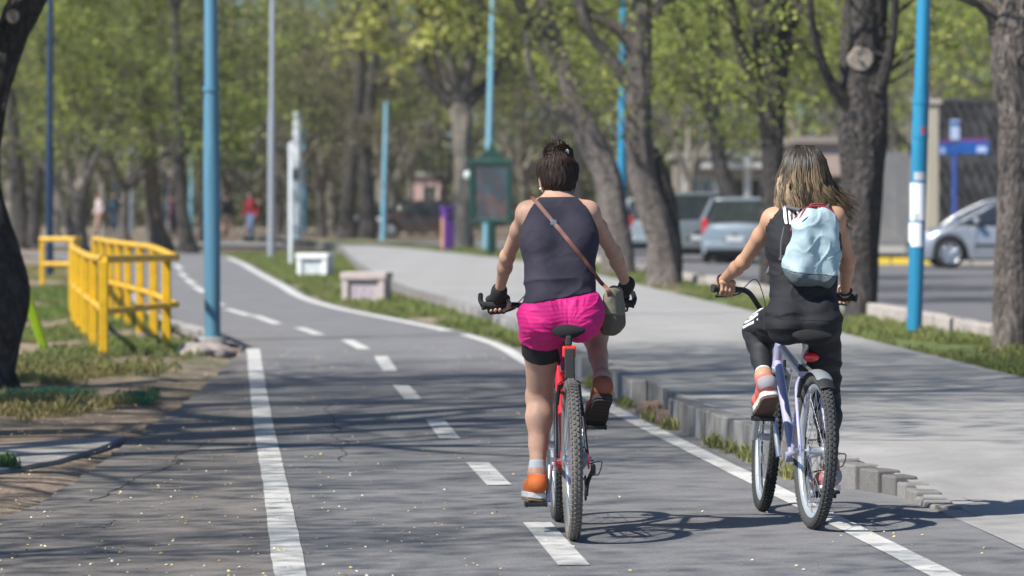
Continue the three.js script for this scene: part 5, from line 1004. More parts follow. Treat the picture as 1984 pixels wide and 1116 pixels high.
const mid = (a, b, t = 0.5) => a.clone().lerp(b, t);
const off = (a, x, y, z) => V(a.x + x, a.y + y, a.z + z);

// a hand closed round a bar: c = point of the bar in the palm, ax = bar direction (towards the thumb), wrist
function gripHand(c, ax, wrist, side) {
  const P = [], toW = wrist.clone().sub(c); toW.addScaledVector(ax, -toW.dot(ax)).normalize(); // from bar towards the wrist
  let over = V(0, 1, 0); over.addScaledVector(ax, -over.dot(ax)); over.addScaledVector(toW, -over.dot(toW) * 0.0).normalize();
  const fwd = toW.clone().multiplyScalar(-1), up = V(0, 0, 0).crossVectors(ax, fwd).normalize(); if (up.y < 0) up.multiplyScalar(-1);
  const ring = (a, r) => off(c, 0, 0, 0).addScaledVector(up, Math.sin(a) * r).addScaledVector(fwd, Math.cos(a) * r);
  const R = 0.017 + 0.0095;
  // palm: from wrist over the top-back of the bar
  const k0 = ring(1.9, R + 0.009), heel = wrist.clone();
  P.push(K(heel, k0.clone().addScaledVector(ax, 0.016), 0.024, 0.015, 'hand', 0.012), K(heel, k0.clone().addScaledVector(ax, -0.016), 0.023, 0.014, 'hand', 0.012), K(k0.clone().addScaledVector(ax, 0.028), k0.clone().addScaledVector(ax, -0.03), 0.0135, 0.012, 'hand', 0.012));
  [[0.029, 0.0088, 0.95], [0.010, 0.0092, 1], [-0.010, 0.0088, 0.97], [-0.029, 0.0075, 0.85]].forEach(([d, r, l]) => { // index .. little finger, wrapped round the bar
    const a = [1.75, 0.75, -0.35 * l, -1.35 * l].map((q) => ring(q, R + (q > 1 ? 0.006 : 0)).addScaledVector(ax, d));
    P.push(K(a[0], a[1], r * 1.08, r, 'finger', 0.004), K(a[1], a[2], r, r * 0.93, 'finger', 0.004), K(a[2], a[3], r * 0.93, r * 0.82, 'finger', 0.004)); });
  const t0 = mid(heel, k0, 0.45).addScaledVector(ax, 0.022), t1 = ring(2.7, R + 0.004).addScaledVector(ax, 0.044), t2 = ring(-2.4, R + 0.001).addScaledVector(ax, 0.050), t3 = ring(-1.5, R).addScaledVector(ax, 0.042);
  P.push(K(t0, t1, 0.013, 0.011, 'thumb', 0.008), K(t1, t2, 0.0105, 0.0095, 'thumb', 0.004), K(t2, t3, 0.0095, 0.008, 'thumb', 0.004));
  return P;
}
// head: looking along dir; returns primitives (head group) around its centre c
function headPrims(c, q, s = 1) {
  const p = (x, y, z) => V(x * s, y * s, z * s).applyQuaternion(q).add(c), P = [];
  P.push(E(p(0, 0.028, 0.012), 0.074 * s, 0.088 * s, 0.092 * s, 'head', 0.02, q), E(p(0, -0.03, -0.03), 0.056 * s, 0.075 * s, 0.062 * s, 'head', 0.03, q), E(p(0, -0.078, -0.055), 0.026 * s, 0.022 * s, 0.024 * s, 'head', 0.025, q));
  P.push(K(p(0, 0.012, -0.088), p(0, -0.022, -0.108), 0.009 * s, 0.0125 * s, 'head', 0.012), E(p(-0.011, -0.026, -0.096), 0.008 * s, 0.007 * s, 0.009 * s, 'head', 0.008, q), E(p(0.011, -0.026, -0.096), 0.008 * s, 0.007 * s, 0.009 * s, 'head', 0.008, q));
  P.push(E(p(0, -0.049, -0.088), 0.021 * s, 0.005 * s, 0.010 * s, 'head', 0.004, q), E(p(0, -0.058, -0.087), 0.018 * s, 0.006 * s, 0.010 * s, 'head', 0.004, q));
  for (const k of [-1, 1]) { P.push(E(p(k * 0.045, -0.022, -0.058), 0.024 * s, 0.02 * s, 0.024 * s, 'head', 0.02, q), K(p(k * 0.014, 0.026, -0.083), p(k * 0.048, 0.024, -0.068), 0.009 * s, 0.008 * s, 'head', 0.012)); P.push(E(p(k * 0.075, -0.006, 0.01), 0.008 * s, 0.03 * s, 0.018 * s, 'head', 0.006, q), E(p(k * 0.079, 0.004, 0.018), 0.006 * s, 0.02 * s, 0.012 * s, 'head', 0.004, q)); }
  return P;
}
const eyeM = std({ color: C(0.75, 0.73, 0.7), roughness: 0.2 }), irisM = std({ color: C(0.06, 0.035, 0.02), roughness: 0.2 }), lipM = std({ color: C(0.42, 0.15, 0.13), roughness: 0.5 });
function faceParts(parent, c, q, s = 1) {
  const p = (x, y, z) => V(x * s, y * s, z * s).applyQuaternion(q).add(c);
  for (const k of [-1, 1]) { const e = part('eye', new THREE.SphereGeometry(0.0115 * s, 14, 10), eyeM, parent); e.position.copy(p(k * 0.031, 0.010, -0.0755)); part('iris', new THREE.SphereGeometry(0.0055 * s, 10, 8).translate(0, 0, -0.008 * s), irisM, e); e.quaternion.copy(q);
    part('eyebrow', rod(p(k * 0.016, 0.031, -0.0925), p(k * 0.046, 0.030, -0.077), 0.0035 * s, 0.002 * s, 6), irisM, parent); }
  part('lips', new THREE.SphereGeometry(1, 14, 8).scale(0.019 * s, 0.006 * s, 0.007 * s).applyQuaternion(q).translate(...p(0, -0.053, -0.0935).toArray()), lipM, parent);
}
// whole body from joints J (local space); returns groups of primitives
function bodyPrims(J, o = {}) {
  const P = [], w = o.w ?? 1, hs = o.hip ?? 1, side = { L: -1, R: 1 };
  const hipM = mid(J.hipL, J.hipR), shM = mid(J.shL, J.shR), rx = J.shR.clone().sub(J.shL).setY(0).normalize(), hx = J.hipR.clone().sub(J.hipL).setY(0).normalize();
  const fw = V(rx.z, 0, -rx.x), waist = mid(hipM, shM, 0.36).addScaledVector(fw, o.arch ?? -0.0), chest = mid(hipM, shM, 0.72).addScaledVector(fw, -0.02);
  J.waist = waist; J.chest = chest;
  for (const s of [-1, 1]) {
    const h = off(hipM, 0, 0.02, 0).addScaledVector(hx, s * 0.07 * w * hs), wv = waist.clone().addScaledVector(rx, s * 0.05 * w), c = chest.clone().addScaledVector(rx, s * 0.072 * w), t = off(shM, 0, -0.035, 0).addScaledVector(rx, s * 0.085 * w);
    P.push(K(h, wv, 0.100 * w * hs, 0.085 * w, 'torso', 0.06), K(wv, c, 0.085 * w, 0.090 * w, 'torso', 0.06), K(c, t, 0.088 * w, 0.066 * w, 'torso', 0.05));
    P.push(S(off(hipM, 0, -0.03, 0).addScaledVector(hx, s * 0.072 * hs).addScaledVector(fw, -0.045), 0.098 * w * hs, 'torso', 0.05)); // seat
    P.push(S(chest.clone().addScaledVector(rx, s * 0.065).addScaledVector(fw, 0.07).add(V(0, -0.02, 0)), 0.058, 'torso', 0.04));
    P.push(K(t.clone().addScaledVector(fw, -0.03), c.clone().addScaledVector(fw, -0.045).add(V(0, -0.02, 0)), 0.045, 0.055, 'torso', 0.03)); // shoulder blade
  }
  P.push(K(off(shM, 0, -0.01, 0), J.neck, 0.07, 0.052, 'torso', 0.05), K(J.neck, mid(J.neck, J.head, 0.75), 0.052, 0.048, 'neck', 0.03));
  for (const k of ['L', 'R']) {
    const sh = J['sh' + k], el = J['el' + k], wr = J['wr' + k], m = mid(sh, el, 0.4), f = mid(el, wr, 0.3), a = o.arm ?? 1;
    P.push(K(mid(shM, sh, 0.30).add(V(0, 0.018, 0)), sh, 0.050, 0.047 * a, 'torso', 0.05), S(off(sh, 0, -0.006, 0), 0.050 * a, 'arm' + k, 0.03), K(sh, m, 0.046 * a, 0.0435 * a, 'arm' + k, 0.03), K(m, el, 0.0435 * a, 0.0335 * a, 'arm' + k, 0.02), S(el, 0.0345 * a, 'arm' + k, 0.015), K(el, f, 0.034 * a, 0.0355 * a, 'arm' + k, 0.02), K(f, wr, 0.0355 * a, 0.0235 * a, 'arm' + k, 0.02));
    const hp = J['hip' + k], kn = J['kn' + k], an = J['an' + k], l = o.leg ?? 1, th = mid(hp, kn, 0.45), lg = an.clone().sub(kn).normalize(), tg = kn.clone().sub(hp).normalize();
    let back = V(0, 0, 1); back.addScaledVector(lg, -back.dot(lg)); if (back.lengthSq() < 0.02) back.set(0, -1, 0.3); back.normalize();
    const cf = mid(kn, an, 0.28).addScaledVector(back, 0.016);
    P.push(K(hp, th, 0.094 * l * hs, 0.077 * l, 'leg' + k, 0.04), K(th, kn, 0.077 * l, 0.057 * l, 'leg' + k, 0.03), S(kn, 0.053 * l, 'leg' + k, 0.03), K(kn, cf, 0.054 * l, 0.0565 * l, 'leg' + k, 0.03), K(cf, mid(kn, an, 0.62), 0.0565 * l, 0.040 * l, 'leg' + k, 0.03), K(mid(kn, an, 0.6), an, 0.041 * l, 0.0335 * l, 'leg' + k, 0.02));
    const he = J['heel' + k], to = J['toe' + k]; P.push(K(an, he, 0.034, 0.028, 'foot' + k, 0.02), K(an, mid(he, to, 0.62), 0.034, 0.026, 'foot' + k, 0.03), K(he, to, 0.026, 0.022, 'foot' + k, 0.03));
  }
  return P;
}
const pick = (P, ...gs) => P.filter((p) => gs.includes(p.g));
// a shoe round the foot: sole slab and upper as solids; dirs from heel to toe
function shoe(parent, J, k, upperM, soleM, heelM, o = {}) {
  const he = J['heel' + k], to = J['toe' + k], an = J['an' + k], d = to.clone().sub(he), L = d.length(); d.normalize();
  const upv = an.clone().sub(he); upv.addScaledVector(d, -upv.dot(d)).normalize(); const x = V(0, 0, 0).crossVectors(d, upv).normalize();
  const q = new THREE.Quaternion().setFromRotationMatrix(new THREE.Matrix4().makeBasis(x, upv, d.clone().negate())); // local -z = toe
  const g = new THREE.Group(); g.name = 'shoe'; g.position.copy(he); g.quaternion.copy(q); parent.add(g);
  const inv = q.clone().invert(), A = an.clone().sub(he).applyQuaternion(inv);
  const U = [K(V(0, 0.012, 0.012), V(0, 0.008, -L * 0.3), 0.036, 0.036, '', 0.03), K(V(0, 0.008, -L * 0.3), V(0, 0.0, -L * 0.78), 0.036, 0.040, '', 0.03), K(V(0, 0, -L * 0.78), V(0, -0.002, -L * 0.98), 0.040, 0.030, '', 0.03), K(V(0, 0.02, 0.008), V(A.x * 0.8, Math.min(0.062, A.y * 0.8), A.z * 0.7), 0.036, 0.040, '', 0.03)];
  const fU = field(U), cut = (x2, y, z) => Math.max(fU(x2, y, z), -(y + 0.026), y - (0.058 - 0.25 * Math.max(0, -z - 0.06)));
  part('upper', surfaceNets(cut, V(-0.07, -0.05, -L - 0.06), V(0.07, 0.12, 0.09), 0.004, 0.02), upperM, g);
  const fS = (x2, y, z) => { const u = clamp(-z / L), w = lerp(0.034, 0.043, smooth(0.25, 0.75, u)) - 0.012 * smooth(0.85, 1.1, -z / L), e = Math.max(0, z - 0.0, -z - L * 0.96); const r2 = vlen(Math.max(0, Math.abs(x2) - w + 0.02), Math.max(0, z + 0.0, -z - L * 0.94)); return Math.max(r2 - 0.028, Math.abs(y + 0.034 + 0.004 * Math.cos(z * 160) * (y < -0.03 ? 0.35 : 0)) - 0.0125); };
  part('sole', surfaceNets(fS, V(-0.07, -0.07, -L - 0.06), V(0.07, 0, 0.06), 0.004, 0.02), soleM, g);
  part('outsole', surfaceNets((a, b, c) => Math.max(fS(a, b + 0.014, c) + 0.002, b + 0.047), V(-0.07, -0.09, -L - 0.06), V(0.07, -0.02, 0.06), 0.004, 0.02), o.outsole || M.rubber, g);
  if (heelM) part('heel_patch', surfaceNets((a, b, c) => Math.max(fU(a, b, c) - 0.002, -(c - 0.014), Math.abs(b - 0.015) - 0.028), V(-0.07, -0.05, 0), V(0.07, 0.1, 0.09), 0.004, 0.02), heelM, g);
  return g;
}
function strands(list, r, sides = 4) { return list.map((p) => { const c = new THREE.CatmullRomCurve3(p), n = 9, pts = c.getPoints(n), rad = pts.map((_, i) => r * (1 - 0.75 * Math.pow(i / n, 2))); return sweep(pts, rad, sides); }); }
const tint = (g, c) => { const n = g.attributes.position.count, a = new Float32Array(n * 3); for (let i = 0; i < n; i++) a.set(typeof c === 'function' ? c(i / n, i) : c, i * 3); g.setAttribute('color', new THREE.BufferAttribute(a, 3)); return g; };
const skinTone = (g, base, red) => { const p = g.attributes.position; return tint(g, (_, i) => { const n = 0.5 + 0.5 * noise(p.getX(i) * 14, p.getY(i) * 14, p.getZ(i) * 14), k = 0.97 + 0.08 * noise(p.getX(i) * 60, p.getY(i) * 60, p.getZ(i) * 60) + 0.05 * noise(p.getX(i) * 22, p.getY(i) * 22, p.getZ(i) * 22); return base.map((b, j) => lerp(b, red[j], 0.35 * n) * k); }); };
M.skin = phys({ vertexColors: true, roughness: 0.52, sheen: 0.25, sheenRoughness: 0.5, sheenColor: C(0.6, 0.35, 0.25), specularIntensity: 0.6 });

// joints from the photograph: (px, py, metres ahead of the rear tyre's contact) -> the bicycle's local space
function localizer(bike, zc, heading) { bike.t.updateMatrixWorld(true); const inv = bike.t.matrixWorld.clone().invert(); return (px, py, u) => at(px, py, zc + u * Math.cos(heading)).applyMatrix4(inv); }
const barPoint = (bike, i, t = 0) => { bike.front.updateMatrix(); const a = bike.bp[i].clone().applyMatrix4(bike.front.matrix), b = bike.bp[i < 4 ? i + 1 : i - 1].clone().applyMatrix4(bike.front.matrix); return [a.clone().lerp(b, t), b.sub(a).normalize()]; };
function person(name, label, bike) { const t = thing(name, label, 'person', bike.t.position.toArray()); t.rotation.order = 'YXZ'; t.rotation.copy(bike.t.rotation); return t; }

// ------------------------------------------------------------------ rider in pink shorts
{
  const J0 = localizer(bike1, -c1.z, H1), t = person('person', 'woman with a dark hair bun, dark tank top and pink shorts on red bicycle', bike1);
  const [gL, aL] = barPoint(bike1, 0, 0.75), [gR, aR] = barPoint(bike1, 8, 0.75);
  const J = { hipL: J0(1053, 606, 0.27), hipR: J0(1121, 604, 0.28), shL: J0(1022, 411, 0.40), shR: J0(1140, 411, 0.41), neck: J0(1081, 386, 0.43), head: J0(1081, 350, 0.47), elL: J0(983, 497, 0.62), elR: J0(1188, 488, 0.62), knL: J0(1046, 768, 0.50), knR: J0(1147, 622, 0.67), anL: J0(1041, 918, 0.42), anR: J0(1167, 735, 0.345), heelL: J0(1041, 945, 0.37), heelR: J0(1168, 757, 0.30) };
  J.toeL = off(J.heelL, -0.008, -0.012, -0.20); { const pd = bike1.pedals[1]; J.toeR = V(pd.x, pd.y + 0.058, pd.z - 0.05); J.heelR.y = Math.max(J.heelR.y, 0.58); }
  { const pd = bike1.pedals[-1]; J.toeL.y = J.heelL.y - 0.008; const dy = pd.y + 0.058 - J.heelL.y; }
  J.wrL = J0(967, 566, 0.79); J.wrR = J0(1214, 553, 0.79);
  const P = bodyPrims(J, { arm: 0.86, leg: 0.97, w: 0.92, hip: 0.94 });
  const yaw = new THREE.Quaternion().setFromEuler(new THREE.Euler(-0.26, 0.03, 0.02));
  const hd = headPrims(J.head, yaw, 1.0), hL = gripHand(gL, aL, J.wrL, -1), hR = gripHand(gR, aR, J.wrR, 1);
  const body = mergeGeometries([solid(P, 0.0085), solid([...hd, ...pick(P, 'neck')], 0.0042), solid(hL, 0.003), solid(hR, 0.003)].map((g) => skinTone(g, [0.50, 0.305, 0.22], [0.53, 0.29, 0.205])), false);
  part('body', body, M.skin, t);
  faceParts(t, J.head, yaw, 1.0);
  // gloves: black, fingertips free
  const glM = std({ color: C(0.012, 0.012, 0.013), roughness: 0.8 });
  for (const [h, w, g] of [[hL, J.wrL, gL], [hR, J.wrR, gR]]) { const pr = [...h.filter((p) => p.g === 'hand'), ...h.filter((p, i) => p.g === 'finger' && (i - 3) % 3 < 2), h.find((p) => p.g === 'thumb')].map((p) => ({ ...p, r1: p.r1 + 0.0045, r2: p.r2 + 0.0045 })); const hd2 = g.clone().sub(w).normalize(); part('glove', solid([...pr, K(w.clone().addScaledVector(hd2, -0.012), w.clone().addScaledVector(hd2, 0.025), 0.031, 0.03, '', 0.02)], 0.0032), glM, t); }
  // tank top
  const topM = phys({ color: C(0.030, 0.026, 0.044), roughness: 0.92, sheen: 0.2, sheenRoughness: 0.6, sheenColor: C(0.25, 0.22, 0.3), map: mottle });
  const fT = field(P.filter((p) => p.g === 'torso'), 0.012), hipM = mid(J.hipL, J.hipR), shM = mid(J.shL, J.shR);
  const wrinkT = (x, y, z) => 0.0035 * noise(x * 9, y * 26 + x * 8, z * 9) * smooth(1.2, 1.0, y) + 0.0045 * Math.sin(y * 95 + x * 14 + 2 * noise(x * 7, y * 7, z * 7)) * smooth(1.08, 0.985, y) * smooth(0.93, 0.98, y) - 0.008 * rdg(x * 4 + y * 2, y * 9 - x * 4, z * 4) * smooth(1.25, 1.05, y) - 0.0012 * rdg(x * 15 - y * 7, y * 20 + x * 6, z * 12);
  const armCut = [K(off(J.shL, -0.015, 0.05, 0), off(J.shL, 0.005, -0.045, -0.01), 0.070, 0.052), K(off(J.shR, 0.015, 0.05, 0), off(J.shR, -0.005, -0.045, -0.01), 0.070, 0.052)];
  const fA = field(armCut), hem = (x) => hipM.y + 0.062 + 0.16 * (x - hipM.x);
  const topF = (x, y, z) => Math.max(fT(x, y, z) + wrinkT(x, y, z), hem(x) - y, -fA(x, y, z), y < J.shL.y - 0.12 ? -1 : (Math.abs(x - shM.x) - (0.098 + 0.5 * Math.max(0, J.neck.y + 0.01 - y))) * 0.85, y - (J.neck.y + 0.010 - 0.45 * Math.max(0, J.neck.z - z - 0.01)));
  const [tl, th] = boundsOf(P.filter((p) => p.g === 'torso'), 0.03);
  const gt = surfaceNets(topF, tl, th, 0.0065, 0.02); { const p = gt.attributes.position, uv = new Float32Array(p.count * 2); for (let i = 0; i < p.count; i++) { uv[2 * i] = p.getX(i) * 2 + p.getZ(i); uv[2 * i + 1] = p.getY(i) * 2; } gt.setAttribute('uv', new THREE.BufferAttribute(uv, 2)); }
  part('tank_top', gt, topM, t);
  // pink shorts with fine gathered creases, black under-shorts below
  const shP = [...P.filter((p) => p.g === 'torso'), K(J.hipL, mid(J.hipL, J.knL, 0.62), 0.093, 0.083, 'x', 0.045), K(J.hipR, mid(J.hipR, J.knR, 0.62), 0.093, 0.084, 'x', 0.045)];
  const fSh = field(shP, 0.010), sad = V(0, 0.90, -0.20);
  const wr2 = (x, y, z) => { const dx = x - sad.x, dy = y - sad.y + 0.03, a = Math.atan2(dy, dx), r = Math.hypot(dx, dy); return (0.0014 * Math.sin(a * 17 + 3 * noise(x * 8, y * 8, z * 5)) + 0.0010 * Math.sin(a * 31 + 4 * noise(x * 12, y * 12, z * 7))) * smooth(0.03, 0.09, r) * (0.5 + noise(x * 10, y * 10, 3)) + 0.0006 * Math.sin(y * 330 + 5 * noise(x * 9, y * 9, z * 9)) + 0.003 * noise(x * 11, y * 14, z * 11) - 0.0035 * rdg(a * 3.2, r * 9, z * 7) * smooth(0.03, 0.1, r) + 0.003 * Math.exp(-Math.pow((x - sad.x) / 0.004, 2)); };
  const legCut = (fx, d) => (hp, kn, x, y, z) => { const v = kn.clone().sub(hp).normalize(); return (x - hp.x) * v.x + (y - hp.y) * v.y + (z - hp.z) * v.z - d; };
  const cutL = (x, y, z, d) => { const v = vL; return (x - J.hipL.x) * v.x + (y - J.hipL.y) * v.y + (z - J.hipL.z) * v.z - d; }, cutR = (x, y, z, d) => { const v = vR; return (x - J.hipR.x) * v.x + (y - J.hipR.y) * v.y + (z - J.hipR.z) * v.z - d; };
  const vL = J.knL.clone().sub(J.hipL).normalize(), vR = J.knR.clone().sub(J.hipR).normalize();
  const mX = hipM.x, split = (x, y, z, dl, dr) => { const w = smooth(mX - 0.02, mX + 0.02, x); return lerp(cutL(x, y, z, dl), cutR(x, y, z, dr), w); };
  const topEdge = (x) => hipM.y + 0.115 + 0.08 * (x - hipM.x);
  const shortsF = (x, y, z) => Math.max(fSh(x, y, z) + wr2(x, y, z) + 0.026 * smooth(hem(x) - 0.015, hem(x) + 0.02, y) - 0.003, split(x, y, z, 0.130, 0.19), y - topEdge(x));
  const [sl, shh] = boundsOf(shP, 0.03); sl.y = hipM.y - 0.3; shh.y = hipM.y + 0.2;
  const gs = surfaceNets(shortsF, sl, shh, 0.006, 0.025);
  part('shorts', gs, phys({ color: C(0.60, 0.006, 0.175), roughness: 0.72, sheen: 0.5, sheenColor: C(0.9, 0.15, 0.45), sheenRoughness: 0.5 }), t);
  const unF = field([K(J.hipL, mid(J.hipL, J.knL, 0.9), 0.094, 0.064, '', 0.03), K(J.hipR, mid(J.hipR, J.knR, 0.9), 0.094, 0.064, '', 0.03)], 0.007);
  part('under_shorts', surfaceNets((x, y, z) => Math.max(unF(x, y, z) + 0.0015 * noise(x * 20, y * 20, z * 20), split(x, y, z, 0.215, 0.215)), sl.clone().add(V(0, -0.1, 0)), shh, 0.0065, 0.02), std({ color: C(0.012, 0.012, 0.014), roughness: 0.85 }), t);
  // socks and shoes
  const sockM = std({ color: C(0.42, 0.44, 0.47), roughness: 0.95 }), sockP = std({ color: C(0.55, 0.22, 0.17), roughness: 0.95 });
  part('sock', solid([K(mid(J.anL, J.knL, 0.13), J.anL, 0.0375, 0.0375, '', 0.01), K(J.anL, J.heelL, 0.0375, 0.03, '', 0.02)], 0.005), sockM, t);
  part('sock', solid([K(mid(J.anR, J.knR, 0.06), J.anR, 0.0375, 0.0375, '', 0.01), K(J.anR, J.heelR, 0.0375, 0.03, '', 0.02)], 0.005), sockP, t);
  const orM = std({ color: C(0.75, 0.17, 0.035), map: mottle, roughness: 0.7 }), whM = std({ color: C(0.72, 0.70, 0.66), roughness: 0.8 }), tan = std({ color: C(0.34, 0.2, 0.08), roughness: 0.9 }), dk = std({ color: C(0.035, 0.026, 0.024), roughness: 0.9 });
  shoe(t, J, 'L', orM, whM, null, { outsole: tan }); shoe(t, J, 'R', std({ color: C(0.36, 0.10, 0.045), map: mottle, roughness: 0.8 }), dk, null, { outsole: dk });
  // hair: dark, gathered up into a loose bun
  const hp = (x, y, z) => V(x, y, z).applyQuaternion(yaw).add(J.head), rr = RNG(301);
  const hairP = [E(hp(0, 0.030, 0.022), 0.084, 0.092, 0.094, '', 0.02, yaw), E(hp(0, -0.022, 0.045), 0.058, 0.052, 0.05, '', 0.04, yaw), E(hp(0.0, 0.116, 0.045), 0.052, 0.036, 0.045, '', 0.025, yaw), E(hp(-0.026, 0.118, 0.055), 0.027, 0.024, 0.028, '', 0.012, yaw), E(hp(0.034, 0.108, 0.055), 0.028, 0.026, 0.028, '', 0.012, yaw), E(hp(0.006, 0.142, 0.05), 0.032, 0.024, 0.032, '', 0.012, yaw), E(hp(-0.045, 0.125, 0.05), 0.018, 0.016, 0.02, '', 0.01, yaw)];
  const fH = field(hairP), iv = yaw.clone().invert();
  const hairF = (x, y, z) => { const d = fH(x, y, z); if (d > 0.06) return d; const v = V(x, y, z).sub(J.head).applyQuaternion(iv), a = Math.atan2(v.x, v.z), up = v.y; const gr = 0.0016 * Math.sin(a * 34 + up * 22 + 5 * noise(v.x * 16, v.y * 16, v.z * 16)) + 0.006 * noise(v.x * 22, v.y * 11, v.z * 22) + 0.003 * noise(v.x * 60, v.y * 24, v.z * 60); return Math.max(d + gr, -(v.z + 0.062 - Math.max(0, v.y) * 0.3)); };
  const hairM = phys({ vertexColors: true, roughness: 0.55, specularIntensity: 0.5 });
  const [hl, hh] = boundsOf(hairP, 0.03);
  const hg = tint(surfaceNets(hairF, hl, hh, 0.004, 0.03), (_, i) => [0.016, 0.0085, 0.006]);
  const st = [];
  for (let i = 0; i < 420; i++) { const a = (rr() - 0.5) * 3.9, lo2 = -0.062 + 0.11 * rr(), R1 = 0.089, p0 = hp(Math.sin(a) * R1 * lerp(0.70, 0.96, smooth(-0.07, 0.0, lo2)), lo2, 0.02 + Math.cos(a) * R1 * lerp(0.82, 1.0, smooth(-0.07, 0.0, lo2))), p1 = hp(Math.sin(a * 0.8) * R1 * 0.98, 0.045 + 0.02 * rr(), 0.024 + Math.cos(a) * R1), p2 = hp(Math.sin(a * 0.5) * 0.055, 0.105, 0.03 + Math.cos(a) * 0.06), p3 = hp(Math.sin(a) * 0.02, 0.125 + 0.02 * rr(), 0.04); const k = 0.35 + 0.9 * rr() * rr(), jx = () => V((rr() - 0.5) * 0.012, (rr() - 0.5) * 0.012, (rr() - 0.5) * 0.012 + 0.003); p1.add(jx()); p2.add(jx()); st.push(...strands([[p3, p2, p1, p0]], 0.0015, 3).map((g) => tint(g, [0.044 * k, 0.020 * k, 0.013 * k]))); }
  for (let i = 0; i < 260; i++) { const a = rr() * 6.28, b = rr() * 6.28, R1 = 0.042 + 0.016 * rr(), pts = []; for (let k = 0; k < 5; k++) { const q = a + k * 0.55; pts.push(hp(Math.cos(q) * R1 * 1.1, 0.112 + Math.sin(q) * R1 * 0.85 * Math.sin(b), 0.046 + Math.sin(q) * R1 * Math.cos(b))); } if (rr() < 0.35) pts.push(hp((rr() - 0.5) * 0.15, 0.13 + 0.045 * rr(), 0.03 + 0.06 * rr())); const k = 0.5 + 1.2 * rr() * rr(); st.push(...strands([pts], 0.0016, 3).map((g) => tint(g, [0.032 * k, 0.013 * k, 0.009 * k]))); }
  for (let i = 0; i < 46; i++) { const x = (rr() - 0.5) * 0.1; st.push(...strands([[hp(x, -0.06, 0.055), hp(x * 1.1, -0.085 - 0.02 * rr(), 0.06), hp(x * 1.3 + 0.02 * (rr() - 0.5), -0.105 - 0.02 * rr(), 0.06)]], 0.001, 3).map((g) => tint(g, [0.03, 0.016, 0.011]))); }
  const hair = part('hair', [hg, ...st], hairM, t);
  const pin = std({ color: C(0.75, 0.72, 0.72), roughness: 0.35 });
  part('hair_clip', [new THREE.SphereGeometry(0.011, 12, 8).scale(1, 1.25, 0.6).translate(...hp(0.035, 0.105, 0.078).toArray())], pin, hair);
  part('earring', [new THREE.SphereGeometry(0.006, 10, 8).translate(...hp(-0.078, -0.04, 0.02).toArray())], pin, t);
  // cross-body bag: strap over the left shoulder, olive pouch on the right hip
  const bag = person('shoulder_bag', 'olive crossbody bag on a brown strap at the right hip of the pink shorts', bike1); bag.userData.category = 'bag';
  const back = V(0, 0, 1);
  let lastZ = 0; const onBack = (p) => { const q = p.clone(); q.z += 0.3; let hit = false; for (let i = 0; i < 60; i++) { const d = fT(q.x, q.y, q.z); if (d < 0.004) { hit = true; break; } q.z -= Math.max(0.0015, d * 0.8); if (q.z < p.z - 0.12) break; } if (!hit) q.z = lastZ - 0.012; lastZ = q.z; q.z += 0.003; return q; };
  const a0 = J0(1032, 384, 0.40), a1 = J0(1166, 548, 0.27), sp3 = [off(a0, 0.004, 0.01, -0.08)];
  for (let i = 0; i <= 14; i++) sp3.push(onBack(mid(a0, a1, i / 14)));
  sp3.push(J0(1178, 562, 0.26), J0(1183, 590, 0.30));
  { const pts = new THREE.CatmullRomCurve3(sp3).getPoints(60), pos = [], idx = []; pts.forEach((p, i) => { const d = (pts[i + 1] || p).clone().sub(pts[i - 1] || p).normalize(), w = V(d.y, -d.x, 0).normalize().multiplyScalar(0.0085); pos.push(p.x - w.x, p.y - w.y, p.z, p.x + w.x, p.y + w.y, p.z, p.x - w.x, p.y - w.y, p.z - 0.004, p.x + w.x, p.y + w.y, p.z - 0.004); if (i) { const o = (i - 1) * 4; for (const [m, n] of [[0, 1], [1, 3], [3, 2], [2, 0]]) idx.push(o + m, o + n, o + 4 + m, o + 4 + m, o + n, o + 4 + n); } }); const g = new THREE.BufferGeometry(); g.setAttribute('position', new THREE.Float32BufferAttribute(pos, 3)); g.setIndex(idx); g.computeVertexNormals(); part('strap', g, std({ color: C(0.17, 0.06, 0.045), roughness: 0.6, side: THREE.DoubleSide }), bag);
    const bk = sp3[5]; part('buckle', box(0.026, 0.022, 0.008, bk.x, bk.y, bk.z + 0.003, 0.003).rotateZ(0), M.steel, bag); }
  const bc = J0(1187, 602, 0.36), bq = new THREE.Quaternion().setFromEuler(new THREE.Euler(0.1, 1.25, 0.08)), bi = bq.clone().invert();
  const olive = phys({ color: C(0.115, 0.098, 0.062), roughness: 0.85, sheen: 0.2 });
  const bagF = (x, y, z) => { const v = V(x, y, z).sub(bc).applyQuaternion(bi), w = 0.074 + 0.014 * smooth(0.08, -0.08, v.y), q = V(Math.max(Math.abs(v.x) - w + 0.03, 0), Math.max(Math.abs(v.y) - 0.098 + 0.03, 0), Math.max(Math.abs(v.z) - 0.042 + 0.012 * smooth(-0.05, 0.1, v.y) + 0.03, 0)); return q.length() - 0.03 + 0.005 * noise(v.x * 22, v.y * 14, v.z * 20) + 0.003 * noise(v.x * 50, v.y * 30, v.z * 40); };
  part('pouch', surfaceNets(bagF, off(bc, -0.16, -0.16, -0.16), off(bc, 0.16, 0.16, 0.16), 0.005, 0.02), olive, bag);
  part('flap', surfaceNets((x, y, z) => { const v = V(x, y, z).sub(bc).applyQuaternion(bi); return Math.max(bagF(x, y, z) - 0.005, -(v.y - 0.01 + 0.03 * Math.cos(v.x * 16)), -(v.z + 0.02)); }, off(bc, -0.16, -0.16, -0.16), off(bc, 0.16, 0.16, 0.16), 0.005, 0.02), phys({ color: C(0.19, 0.175, 0.12), roughness: 0.85 }), bag);
}

